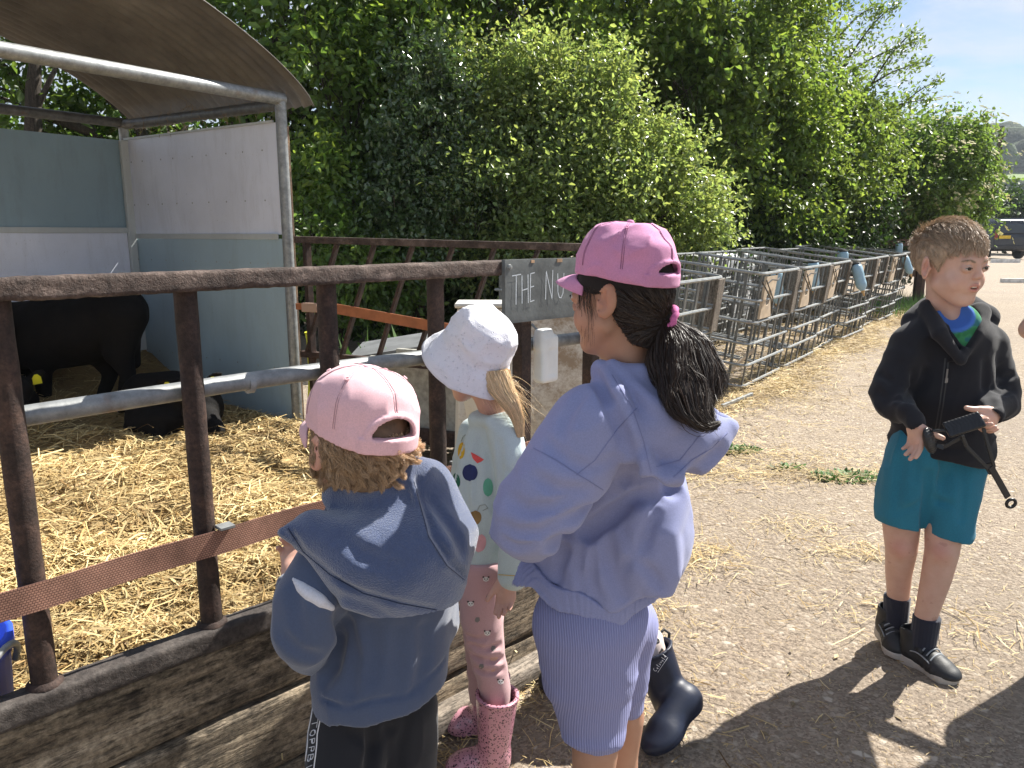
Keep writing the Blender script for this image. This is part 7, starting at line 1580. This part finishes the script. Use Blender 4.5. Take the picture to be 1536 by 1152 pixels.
# bucket hat: crown, band and sloping brim, slightly crumpled
HT = frame(62, 34, -6); cT = hcK + HK @ np.array([0, -.012, .022])
pts_o = [(.0, .100), (.030, .0995), (.054, .094), (.068, .082), (.0735, .065), (.078, .035), (.081, .008), (.0825, .0), (.090, -.014), (.102, -.036), (.115, -.062)]
na, P_ = 96, []
for r_, z_ in pts_o:
    pass
prf = []
for i in range(len(pts_o) - 1):
    for t_ in np.linspace(0, 1, 6)[(0 if i == 0 else 1):]: prf.append((pts_o[i][0] * (1 - t_) + pts_o[i + 1][0] * t_, pts_o[i][1] * (1 - t_) + pts_o[i + 1][1] * t_))
prf = np.array(prf); av = np.linspace(0, 2 * np.pi, na + 1); G_ = np.zeros((len(prf), na + 1, 3))
for k_, (r_, z_) in enumerate(prf):
    rr_ = r_ * (1 + .0 * av); br_ = max(0, -z_) / .062; x = rr_ * np.cos(av); y = rr_ * 1.08 * np.sin(av); zz_ = z_ + br_ * (.007 * np.sin(2 * av + .6) + .007 * np.sin(3 * av + 1)); G_[k_] = np.stack([x, y - .006, zz_ + 0 * av], 1)
Vh = G_.reshape(-1, 3); nn_ = Vh / (np.linalg.norm(Vh, axis=1)[:, None] + 1e-9); Pp = Vh.copy(); ds = .0055 * folds(Pp * [1, 1, 1.2], 17, 77) + .0025 * fbm(Pp, 28, 7, 2); ds[:] *= np.clip((np.abs(Pp[:, 2] + .0) + .02) / .05, .3, 1); Vh = Vh + nn_ * ds[:, None]
G2 = ((Vh * .885) @ HT.T + cT).reshape(G_.shape); G2[:, -1] = G2[:, 0]
m = Mt('white_eyelet_cotton'); v = m.coord(); c = m.ramp(m.noise(5, 4), [(.3, (.74, .74, .79)), (.7, (.82, .82, .86))]); vo = m.n('ShaderNodeTexVoronoi', feature='F1'); vo.inputs['Scale'].default_value = 120; m.l(v, vo.inputs['Vector']); ho = m.ramp(vo.outputs['Distance'], [(.10, (1, 1, 1)), (.17, (0, 0, 0))]); m.color(m.mix(m.math('MULTIPLY', ho, .5), c, (.45, .45, .52))); m.set(Roughness=.95); m.b.inputs['Sheen Weight'].default_value = .1
h_ = m.math('ADD', m.math('MULTIPLY', m.noise(420, 4, .7, v), .6), m.math('MULTIPLY', m.ramp(vo.outputs['Distance'], [(.1, (0, 0, 0)), (.3, (1, 1, 1)), (.45, (.5, .5, .5))]), .8)); m.bump(h_, .7, .0025)
q = MB(); q.grid(G2); oHat = build('bucket_hat', q, m.m, bkid, smooth=True, solid=.0035)
# top
M_TOP = cloth('pale_mint_jersey', (.50, .60, .60), fuzz=.2, mot=.05, weave=1600, bump=.25)
cK = W(728, 740, 1.66)
tK = squash(jc(J(738, 640, 1.655, 34), J(730, 700, 1.66, 46), J(724, 780, 1.66, 51), J(722, 850, 1.66, 48)), cK, VK, .8)
slK = jc(J(757, 648, 1.615, 27), J(768, 700, 1.60, 27), J(774, 765, 1.585, 26), J(768, 866, 1.565, 22)); slK2 = jc(J(712, 650, 1.73, 26), J(690, 760, 1.79, 24), J(676, 772, 1.86, 19))
nkK = jc(J(712, 628, 1.64, 8), J(735, 632, 1.60, 9), J(762, 626, 1.63, 9), J(752, 620, 1.68, 9), J(722, 620, 1.69, 9))
kf = U(.02, tK, slK2); kf = U(.012, kf, slK); kf = U(.018, kf, nkK); kf = S(.004, kf, jc(J(738, 585, 1.66, 22), J(738, 622, 1.66, 19)))
kf1 = lambda P: kf(P) - .0025 * folds(P * [1, 1, .7], 16, 71) - .001 * vnoise(P, 40, 5)
kf1 = creases(kf1, [([(748, 665), (752, 720), (748, 780), (744, 850)], .006, .006), ([(782, 690), (770, 705), (752, 712)], .006, .005), ([(792, 740), (778, 752), (762, 756)], .006, .005), ([(720, 660), (712, 700), (714, 750)], .010, .005), ([(756, 800), (770, 812), (786, 812)], .006, .005), ([(700, 690), (696, 740), (700, 800)], .010, .004)], .010)
zh = W(715, 866, 1.6)[2]; zc = W(768, 893, 1.56)[2]
kf2 = lambda P: np.maximum(kf1(P), np.where(np.linalg.norm(P[:, :2] - W(768, 880, 1.565)[:2], axis=1) < .041, zc, zh + .02 * 0) - P[:, 2])
oK, vfK = sdf('top', kf2, (-.32, 1.5, .5), (.07, 1.95, 1.06), .0036, M_TOP, bkid)
bvK = bvh_of(vfK)
prK = lambda x, y: camdrop(bvK, x, y, .0010)
def blot(name, poly, c):
    q = MB(); decal(q, prK, poly, step=2.5)
    if q.v: build(name, q, simple('print_' + name, c, .9, .12, 60), oK)
blot('yellow_pear', ellipse(692, 676, 5.2, 13, rot=.1), (.62, .38, .02)); blot('red_wedge', [(706, 678), (714, 682), (727, 690), (716, 695), (709, 688)], (.75, .10, .09)); blot('navy_berry', ellipse(705, 709, 11.5, 13), (.025, .035, .12))
blot('green_leaf', ellipse(685, 720, 5, 11, rot=-.2), (.02, .13, .08)); blot('green_apple', ellipse(732, 731, 7.5, 14), (.13, .42, .28)); blot('brown_cherry', ellipse(712, 777, 10, 11.5, rot=.4), (.30, .19, .07)); blot('pink_berry', ellipse(720, 815, 9, 14, rot=.2), (.68, .36, .38)); blot('green_dot', ellipse(686, 790, 4, 10), (.2, .4, .2))
def rim3(name, polys, c, w=.0009):
    q = MB()
    for pts in polys:
        P3 = [prK(*p) for p in pts]; P3 = [p for p in P3 if np.isfinite(p).all()]
        if len(P3) > 2: q.tube(P3, w, 4, flat=.5)
    if q.v: build(name, q, simple('print_' + name, c, .9), oK)
rim3('coral_stripe', [[(690 + k * 4, 848 + .4 * k) for k in range(13)]], (.72, .3, .18), .0022); rim3('yellow_stripe', [[(748 + k * 3, 862 + .2 * k) for k in range(13)]], (.65, .45, .12), .0018)
rim3('stalks', [[(716, 766), (720, 758), (728, 757), (732, 762), (724, 766)], [(692, 662), (694, 656), (698, 652)], [(706, 696), (708, 690)]], (.25, .25, .2))
# cream hem and cuff bands
# leggings
M_LEG = cloth('dusty_pink_jersey', (.50, .31, .32), fuzz=.2, mot=.05, weave=1600, bump=.3)
g1 = jc(J(722, 850, 1.64, 36), J(722, 920, 1.635, 33), J(731, 985, 1.63, 27), J(742, 1030, 1.63, 23.5), J(744, 1075, 1.63, 22)); g2 = jc(J(722, 860, 1.71, 34), J(722, 960, 1.75, 26), J(728, 1075, 1.78, 21))
gf_ = U(.006, g1, g2); gf1 = lambda P: np.maximum(gf_(P) - .0025 * folds(P * [.8, .8, 1.5], 16, 81), P[:, 2] - zh - .03); gf1 = creases(gf1, [([(705, 968), (725, 975), (752, 968)], .007, .007), ([(704, 982), (726, 992), (756, 988)], .007, .008), ([(712, 1004), (730, 1010), (758, 1004)], .006, .006), ([(700, 955), (715, 960), (735, 956)], .006, .005)], .008)
oL, vL = sdf('leggings', gf1, (-.24, 1.5, .1), (.07, 1.92, .62), .0034, M_LEG, bkid); bvL = bvh_of(vL)
prL = lambda x, y: camdrop(bvL, x, y, .0009); qw, qk = MB(), MB()
M_PW, M_PK = simple('print_white', (.75, .74, .72), .9), simple('print_black', (.03, .03, .03), .9)
for x, y, k in ((729, 869, 1), (733, 896, 0), (706, 906, 1), (750, 920, 0), (731, 950, 1), (740, 973, 0), (762, 991, 0), (751, 1023, 1), (716, 930, 0), (722, 1000, 0)):
    if k:
        q = MB(); decal(q, prL, ellipse(x, y, 4.6, 3.8), step=1.5)
        if not q.v: continue
        o1 = build('panda_face', q, M_PW, oL)
        for dx, dy, r in ((-4, -3.4, 1.5), (4, -3.4, 1.5), (-2, -.4, 1.2), (2, -.4, 1.2), (0, 1.8, .7)):
            q = MB(); decal(q, lambda a, b: camdrop(bvL, a, b, .0016), ellipse(x + dx, y + dy, r, r), step=1)
            if q.v: build('panda_mark', q, M_PK, oL)
    else:
        q = MB(); decal(q, prL, [(x - 4, y), (x - 2, y - 4), (x, y - 1), (x + 3, y - 4), (x + 4, y + 1), (x, y + 4), (x - 3, y + 3)], step=1.5)
        if q.v: build('leaf_mark', q, bpy.data.materials.get('print_grey') or simple('print_grey', (.22, .2, .19), .9), oL)
# spotted wellington boots
mbt = Mt('pink_spotted_rubber'); v = mbt.coord(); vo = mbt.n('ShaderNodeTexVoronoi', feature='F1'); vo.inputs['Scale'].default_value = 170; vo.inputs['Randomness'].default_value = .9; wv2 = mbt.n('ShaderNodeVectorMath', operation='ADD'); nz2 = mbt.n('ShaderNodeTexNoise'); nz2.inputs['Scale'].default_value = 90; mbt.l(v, nz2.inputs['Vector']); s2_ = mbt.n('ShaderNodeVectorMath', operation='SCALE'); s2_.inputs['Scale'].default_value = .012; mbt.l(nz2.outputs['Color'], s2_.inputs[0]); mbt.l(v, wv2.inputs[0]); mbt.l(s2_.outputs[0], wv2.inputs[1]); mbt.l(wv2.outputs[0], vo.inputs['Vector'])
mbt.color(mbt.mix(mbt.ramp(vo.outputs['Distance'], [(.30, (1, 1, 1)), (.38, (0, 0, 0))]), mbt.ramp(mbt.noise(9, 4), [(.3, (.52, .24, .31)), (.7, (.62, .31, .37))]), (.07, .035, .055))); mbt.set(Roughness=.22); mbt.b.inputs['Coat Weight'].default_value = .4; M_BOOT = mbt.m
def welly(top, ank, toe, heel, rt, ra, w, m, name, par, lo, hi, h=.0035, wall=.004, extra=None, up=(0, 0, 1)):
    f, M, c, L = shoe_sdf(toe, heel, w, up); sh_ = jc((np.array(top), rt), ((np.array(top) + np.array(ank)) / 2, (rt + ra) / 2), (np.array(ank), ra))
    g = U(.02, local(f, c, M), sh_); ax_ = nrm(np.array(top) - np.array(ank)); g = X(.002, g, half(np.array(top), ax_)); g = S(.002, g, cap(np.array(top) + ax_ * .05, np.array(ank) + ax_ * .05, rt - wall, ra - wall))
    g2 = U(.003, g, X(.001, local(off(f, lambda P: .0025 + 0 * P[:, 0]), c, M), lambda P: ((P - c) @ M)[:, 2] - .014)); rim = lambda P: np.maximum(np.maximum(np.abs(sh_(P)) - .003, (P - np.array(top)) @ ax_ - .000), -((P - np.array(top)) @ ax_) - .007)
    g2 = U(.001, g2, rim)
    if extra: g2 = extra(g2)
    return sdf(name, g2, lo, hi, h, m, par)
bn = W(746, 1040, 1.62); an = W(741, 1118, 1.625); an[2] = .075
welly(bn, an, (W(668, 1135, 1.60)[0] - .005, 1.625, 0), (an[0] + .035, 1.63, 0), .050, .038, .078, M_BOOT, 'boot', bkid, (-.24, 1.5, -.02), (.06, 1.74, .34))
bn2 = W(735, 1012, 1.77); an2 = W(732, 1090, 1.78); an2[2] = .075; welly(bn2, an2, (W(664, 1090, 1.76)[0], 1.80, 0), (an2[0] + .035, 1.78, 0), .050, .038, .078, M_BOOT, 'boot', bkid, (-.26, 1.66, -.02), (.06, 1.90, .34))
# ================================================================== SMALL CHILD HIDDEN BEHIND THE LILAC GIRL
hk = thing('person', (.22, 1.85, 0), 'small child in navy boots and leopard leggings mostly hidden behind the lilac hoodie', 'person')
hcN = W(955, 640, 1.98); HN = frame(75, 0, 0); bN = local(head_sdf(True, False, False), hcN, HN, .9)
bN = U(.02, bN, jc((hcN - [0, 0, .07], .03), J(945, 720, 1.98, 24), J(925, 860, 1.96, 34))); bN = U(.01, bN, jc(J(950, 740, 1.93, 16), J(940, 820, 1.88, 14), J(900, 840, 1.9, 12)), jc(J(915, 740, 2.04, 16), J(900, 820, 2.06, 14), J(870, 830, 2.04, 12)))
kn = W(938, 925, 1.86); tpN = W(978, 978, 1.82); anN = W(1010, 1062, 1.80)
bN = U(.01, bN, jc((W(925, 870, 1.93), .05), (kn, .042), (tpN, .036), (anN, .028)), jc((W(915, 870, 1.98), .05), (W(880, 950, 1.97), .042), (W(860, 1040, 1.95), .03)))
sdf('body', bN, (.0, 1.72, .08), (.50, 2.14, .98), .006, M_SKP, hk, skin_tint(hcN, HN, .9))
sdf('hair', local(lambda P: np.maximum(ell((0, -.014, .028), (.08, .096, .092))(P) + .003 * fbm(P, 60, 3), -(P[:, 2] - np.interp(P[:, 1], [-.1, 0, .05, .09], [-.07, -.05, .03, .05]))), hcN, HN, .9), hcN - .13, hcN + .13, .005, simple('brown_hair_base', (.12, .07, .04), .6, .4, 60), hk)
sdf('top', U(.02, jc(J(945, 725, 1.98, 36), J(925, 860, 1.96, 46)), jc(J(950, 740, 1.93, 20), J(940, 815, 1.88, 18), J(910, 835, 1.9, 15)), jc(J(915, 740, 2.04, 20), J(900, 815, 2.06, 18), J(880, 826, 2.04, 15))), (.0, 1.75, .3), (.5, 2.2, .85), .006, cloth('coral_pink_top', (.6, .2, .22)), hk)
ml = Mt('leopard_jersey'); v = ml.coord(); vo = ml.n('ShaderNodeTexVoronoi', feature='F1'); vo.inputs['Scale'].default_value = 34; ml.l(v, vo.inputs['Vector']); nz3 = ml.noise(60, 3, .6, v)
dd_ = ml.math('ADD', vo.outputs['Distance'], ml.math('MULTIPLY', ml.math('SUBTRACT', nz3, .5), .35)); ml.color(ml.ramp(dd_, [(.0, (.12, .12, .12)), (.2, (.16, .15, .15)), (.21, (.02, .02, .02)), (.33, (.02, .02, .02)), (.36, (.66, .55, .5))])); ml.set(Roughness=.9)
lgN = jc((W(925, 870, 1.93), .058), (kn, .052), (W(970, 965, 1.83), .045), (W(985, 1000, 1.815), .038)); lgN2 = jc((W(915, 870, 1.98), .058), (W(880, 950, 1.97), .05), (W(866, 1010, 1.96), .036))
sdf('leggings', off(U(.01, lgN, lgN2), lambda P: .003 * folds(P, 22, 5)), (.0, 1.72, .1), (.5, 2.14, .55), .005, ml.m, hk)
M_NAVY = simple('navy_rubber', (.006, .011, .030), .5, .2, 30, bump=.15, bsc=120)
toeN = W(974, 1124, 1.66); toeN[2] = .012; heelN = W(1050, 1052, 1.80); axn = nrm(tpN - anN)
oN, vN = welly(tpN + axn * .012, anN, toeN, heelN, .056, .046, .094, M_NAVY, 'boot', hk, (.2, 1.6, -.03), (.6, 1.96, .42), h=.0035, up=nrm(axn + [0, 0, .3]))
bvN = bvh_of(vN); q = MB()
word = {'C': [[(.7, .85), (.45, 1), (.1, .7), (.05, .3), (.3, 0), (.65, .15)]], 'o': [[(.3, 0), (.1, .25), (.3, .5), (.5, .25), (.3, 0)]], 't': [[(.3, .9), (.22, .1), (.4, 0)], [(.1, .6), (.5, .62)]], 's': [[(.45, .45), (.25, .5), (.2, .3), (.42, .18), (.3, 0), (.1, .05)]], 'w': [[(.05, .5), (.15, 0), (.3, .4), (.45, 0), (.6, .5)]], 'l': [[(.3, .95), (.2, .1), (.3, 0)]], 'd': [[(.5, .3), (.3, .48), (.1, .25), (.25, 0), (.5, .25)], [(.62, .98), (.48, .1), (.6, 0)]]}
B0_ = np.array([984., 1008.]); bx = nrm([15., -22.]); by = np.array([bx[1], -bx[0]]); x_ = 0; by = np.array([-.82, -.57])
for ch in 'Cotswold':
    for st in word[ch]:
        P3 = [camdrop(bvN, *(B0_ + bx * (x_ + a * 4.3) + by * b * (6.5 if ch in 'Ctld' else 6.5)), .001) for a, b in st]; P3 = [p for p in P3 if np.isfinite(p).all()]
        if len(P3) > 1: q.tube([P3[0], *[(P3[i] * .5 + P3[i + 1] * .5) for i in range(len(P3) - 1)], P3[-1]] if len(P3) > 2 else [P3[0], (P3[0] + P3[1]) / 2, P3[1]], .0007, 4)
    x_ += 4.6 if ch == 'C' else 3.4
P3 = [camdrop(bvN, *(B0_ + bx * (t_ * 27 + 1) - by * 2.5), .001) for t_ in np.linspace(0, 1, 6)]; q.tube(P3, .0006, 4)
if q.v: build('boot_lettering', q, bpy.data.materials['white_print'], oN)
q = MB(); hp = tpN + axn * .014; q.tube([W(990, 950, 1.86), W(996, 944, 1.865), W(1004, 950, 1.865), W(1003, 962, 1.86)], .004, 6); build('pull_loop', q, M_BLK, oN, smooth=True)
an3 = W(852, 1040, 1.98); an3[2] = .09; welly(W(858, 975, 1.97), an3, (an3[0] - .085, 1.99, 0), (an3[0] + .045, 1.97, 0), .046, .036, .078, M_NAVY, 'boot', hk, (-.08, 1.85, -.03), (.28, 2.12, .42))

# ================================================================== ADULT JUST OUTSIDE THE FRAME (bare elbow at the right edge, long shadow)
ad = thing('person', (1.95, 2.14, 0), 'adult standing at the right edge with only a bare elbow in view', 'person')
Rr = lambda x, y, z: np.array([x - .17, y - .02, z]); HA = frame(150, 0, 0); hcA = Rr(2.10, 2.16, 1.57)
bA = local(head_sdf(True, True, False), hcA, HA, 1.12)
bA = U(.03, bA, jc((Rr(2.1, 2.17, 1.5), .05), (Rr(2.1, 2.18, 1.42), .055))); bA = U(.05, bA, jc((Rr(2.1, 2.18, 1.34), .10), (Rr(2.1, 2.17, 1.15), .11), (Rr(2.1, 2.17, .98), .12)))
shl = cap(Rr(1.94, 2.22, 1.38), Rr(2.27, 2.12, 1.38), .05); elb = W(1546, 494, 2.36)
bA = U(.04, bA, shl); bA = U(.02, bA, jc((Rr(1.93, 2.22, 1.36), .050), (elb, .034), (Rr(1.96, 2.2, .98), .026)), jc((Rr(2.28, 2.12, 1.36), .05), (Rr(2.36, 2.2, 1.08), .04), (Rr(2.34, 2.06, .86), .027)))
hA1 = hand(Rr(1.965, 2.195, .98), (.7, -.5, -.35), (-.2, -1, .4), (0, .3, 1), 1.05, (20, 30, 20), .02, (0, 0, 1), (.3, -.6, .7), (5, 10, 10)); hA2 = hand(Rr(2.34, 2.06, .86), (.0, -.1, -1), (.9, -.2, 0), (0, -1, 0), 1.05, (14, 20, 16), .02, (0, 0, 1), (-.1, -.8, -.5), (5, 10, 10))
bA = U(.012, bA, jc((Rr(2.02, 2.19, .88), .09), (Rr(2.0, 2.2, .48), .06), (Rr(2.0, 2.22, .1), .04)), jc((Rr(2.19, 2.14, .88), .09), (Rr(2.21, 2.14, .48), .06), (Rr(2.22, 2.16, .1), .04))); bA = U(.004, bA, hA1, hA2)
sdf('body', bA, (1.4, 1.8, .04), (2.4, 2.55, 1.75), .008, M_SKB, ad, skin_tint(hcA, HA, 1.12)); eyes_for(hcA, HA, ad, 0, s=1.12)
sdf('hair', local(lambda P: np.maximum(ell((0, -.014, .028), (.083, .10, .096))(P) + .003 * fbm(P, 50, 3), -(P[:, 2] - np.interp(P[:, 1], [-.1, 0, .05, .09], [-.14, -.12, .03, .055]))), hcA, HA, 1.12), hcA - .18, hcA + .18, .007, simple('adult_hair', (.1, .06, .035), .6, .4, 60), ad)
tA = U(.05, squash(jc((Rr(2.1, 2.18, 1.34), .15), (Rr(2.1, 2.17, 1.1), .16), (Rr(2.1, 2.17, .88), .17)), Rr(2.1, 2.17, 1), (.3, 1, 0), .75), cap(Rr(1.93, 2.22, 1.37), Rr(2.28, 2.12, 1.37), .062)); tA = U(.02, tA, cap(Rr(1.93, 2.22, 1.37), Rr(1.86, 2.25, 1.25), .068, .066), cap(Rr(2.28, 2.12, 1.37), Rr(2.32, 2.15, 1.24), .068, .066))
sdf('tshirt', off(tA, lambda P: .006 * folds(P, 8, 3)), (1.55, 1.8, .7), (2.35, 2.5, 1.5), .009, cloth('grey_tshirt', (.25, .26, .3)), ad)
sdf('trousers', U(.02, jc((Rr(2.03, 2.19, .86), .13), (Rr(2.0, 2.2, .48), .085), (Rr(2.0, 2.22, .1), .065)), jc((Rr(2.17, 2.14, .86), .13), (Rr(2.21, 2.14, .48), .085), (Rr(2.22, 2.16, .1), .065))), (1.6, 1.9, .0), (2.3, 2.4, 1.0), .009, cloth('dark_jeans', (.03, .05, .1)), ad)
for a_ in (Rr(2.0, 2.22, .08), Rr(2.22, 2.16, .08)):
    toe = a_ + HA @ np.array([0, .18, 0]); toe[2] = 0; hl_ = a_ - HA @ np.array([0, .06, 0]); hl_[2] = 0; f, M, c, L = shoe_sdf(toe, hl_, .095); f = U(.016, f, cap((0, L * .2, .05), (0, L * .17, .085), .045, .045)); sdf('shoe', local(f, c, M), c + M @ np.array([0, L / 2, .05]) - .2, c + M @ np.array([0, L / 2, .05]) + .2, .008, M_TR, ad)

# ================================================================== CALVES
mc = Mt('black_calf_coat'); mc.color(mc.ramp(mc.noise(12, 6, .7), [(.3, (.003, .003, .0035)), (.7, (.009, .0075, .007))])); mc.set(Roughness=.85); mc.b.inputs['Specular IOR Level'].default_value = .25; mc.bump(mc.noise(180, 4, .7, mc.coord((1, 1, .35))), .7, .004); M_CALF = mc.m
M_TAG = simple('yellow_tag', (.72, .68, .03), .5, .1)
M_HOOF = simple('hoof', (.05, .04, .035), .6); M_MUZ = simple('dark_muzzle', (.07, .05, .045), .4)
def calf_head(c, fwd, up, s=1.0):
    fwd = nrm(fwd); up = nrm(np.array(up) - fwd * (np.array(up) @ fwd)); sd2 = np.cross(fwd, up); M = np.stack([sd2, fwd, up], 1)
    f = U(.03, ell((0, -.02, .02), (.062, .08, .065)), cap((0, .02, 0), (0, .15, -.035), .052, .036)); f = U(.02, f, ell((0, .165, -.04), (.042, .028, .033)), cap((0, .02, -.03), (0, .13, -.06), .035, .025))
    f = S(.01, f, sph((.018, .192, -.03), .008), sph((-.018, .192, -.03), .008)); f = U(.008, f, sph((.055, .045, .02), .016), sph((-.055, .045, .02), .016))
    for sx in (-1, 1):
        eM = np.array(Matrix.Rotation(R_(sx * -25), 3, 'Y')); f = U(.012, f, ell((sx * .115, -.035, .035), (.062, .012, .032), eM))
    return local(f, c, M, s), M
def tags(par, c, M, s):
    for sx in (-1, 1):
        p0 = np.array(c) + M @ (np.array([sx * .115, -.018, .03]) * s); q = MB(); u, w = M[:, 0] * s, nrm(M[:, 2] * .9 + M[:, 1] * .0) * s; n_ = M[:, 1] * .004
        q.prism([p0 + u * .022 - w * .035, p0 + u * .022 + w * .005, p0 + u * .008 + w * .025, p0 - u * .008 + w * .025, p0 - u * .022 + w * .005, p0 - u * .022 - w * .035], (0, 0, 0), n_); build('ear_tag', q, M_TAG, par)
def eyes2(par, c, M, s):
    for sx in (-1, 1):
        q = MB(); q.lathe([(0, .012), (.008, .009), (.012, 0)], c + M @ (np.array([sx * .058, .045, .024]) * s), np.stack([M[:, 1], M[:, 2], M[:, 0] * sx], 1) * s, 12); build('eye', q, simple('calf_eye', (.01, .008, .01), .08), par, smooth=True)
# standing calf: rump at the right, head low at the left edge
cs = thing('calf', (-2.45, 4.32, .16), 'black calf standing side on in the shelter, rump to the right', 'calf', 'black calves in the shelter')
Yc = 4.42
bd = U(.06, jc(J(178, 470, Yc, 42), J(130, 490, Yc, 50), J(70, 500, Yc, 52), J(35, 505, Yc, 48)), ell(W(100, 510, Yc), (.26, .13, .15)))
bd = U(.05, bd, jc(J(30, 490, Yc, 36), J(-10, 478, Yc - .05, 26), J(-38, 490, Yc - .12, 22)))
bd = U(.035, bd, jc(J(186, 475, Yc - .06, 32), J(178, 530, Yc - .08, 21), J(192, 560, Yc - .08, 11), J(182, 612, Yc - .08, 8)), jc(J(172, 490, Yc + .07, 32), J(150, 530, Yc + .09, 20), J(166, 560, Yc + .09, 11), J(150, 605, Yc + .09, 8)), jc(J(62, 520, Yc - .06, 28), J(64, 560, Yc - .07, 13), J(66, 590, Yc - .07, 10), J(66, 624, Yc - .07, 9)), jc(J(40, 520, Yc + .06, 28), J(44, 560, Yc + .07, 13), J(52, 600, Yc + .07, 9)))
bd = U(.015, bd, jc(J(200, 448, Yc, 12), J(207, 478, Yc, 7), J(206, 520, Yc, 5), J(203, 545, Yc, 8)))
hh, Mh = calf_head(W(-48, 500, Yc - .14), (-.75, -.35, -.45), (-.2, 0, 1), 1.15); bd = U(.03, bd, hh)
sdf('body', off(bd, lambda P: .004 * fbm(P, 22, 4)), (-3.5, 3.85, .05), (-1.85, 4.6, 1.05), .012, M_CALF, cs)
tags(cs, W(-48, 500, Yc - .14), Mh, 1.15); eyes2(cs, W(-48, 500, Yc - .14), Mh, 1.15)
q = MB(); p_ = W(6, 506, Yc - .28); q.prism([p_ + [-.03, 0, -.035], p_ + [.03, 0, -.035], p_ + [.028, 0, .005], p_ + [.008, 0, .035], p_ + [-.008, 0, .035], p_ + [-.028, 0, .005]], (0, 0, 0), (0, .004, 0)); build('ear_tag', q, M_TAG, cs)
e_ = jc(J(-18, 482, Yc - .2, 10), J(8, 492, Yc - .27, 12)); sdf('ear', e_, W(-5, 487, Yc - .23) - .12, W(-5, 487, Yc - .23) + .12, .01, M_CALF, cs)
# lying calf, ears up, looking at the camera
cl_ = thing('calf', tuple(W(258, 640, 4.15) * [1, 1, 0] + [0, 0, .18]), 'black calf lying in the straw with two yellow ear tags, near the blue board', 'calf', 'black calves in the shelter')
Yl = 4.15
bd = U(.05, ell(W(262, 622, Yl), (.23, .22, .11)), jc(J(215, 590, Yl + .08, 30), J(260, 590, Yl + .05, 34), J(300, 610, Yl, 34))); bd = U(.03, bd, jc(J(310, 630, Yl - .12, 20), J(325, 645, Yl - .18, 13)), jc(J(212, 622, Yl - .08, 26), J(200, 640, Yl - .14, 14), J(240, 652, Yl - .2, 10)), jc(J(275, 600, Yl - .05, 30), J(283, 588, Yl - .1, 24)))
hc2 = W(287, 585, Yl - .12); hh, Mh = calf_head(hc2, (.25, -.9, -.32), (.0, -.3, 1), 1.0); bd = U(.02, bd, hh); sdf('body', off(bd, lambda P: .004 * fbm(P, 22, 4)), (-2.2, 3.1, .05), (-1.1, 4.2, .75), .010, M_CALF, cl_)
tags(cl_, hc2, Mh, 1.0); eyes2(cl_, hc2, Mh, 1.0)
# third calf resting at the far left
c3 = thing('calf', tuple(W(10, 600, 4.0) * [1, 1, 0] + [0, 0, .18]), 'black calf lying under the standing one at the left edge with a brown muzzle', 'calf', 'black calves in the shelter')
bd = U(.05, ell(W(-20, 605, 4.05), (.26, .2, .13)), jc(J(10, 590, 4.0, 28), J(25, 585, 3.95, 22))); hc3 = W(22, 584, 3.95); hh, Mh = calf_head(hc3, (.6, -.7, -.3), (0, -.2, 1), .95); bd = U(.02, bd, hh); sdf('body', bd, (-3.3, 3.4, .05), (-2.0, 4.5, .8), .012, M_CALF, c3); tags(c3, hc3, Mh, .95); eyes2(c3, hc3, Mh, .95)
# thin summer air over the whole place
hz = Mt('haze_air'); hz.t.nodes.remove(hz.b); pv = hz.n('ShaderNodeVolumePrincipled'); pv.inputs['Color'].default_value = (.80, .88, 1, 1); pv.inputs['Density'].default_value = .0004; pv.inputs['Anisotropy'].default_value = .2
hz.l(pv.outputs[0], hz.t.nodes['Material Output'].inputs['Volume'])
q = MB(); q.box((100, 285, 34), (1700, 740, 72)); label(build('haze', q, hz.m), kind='stuff')
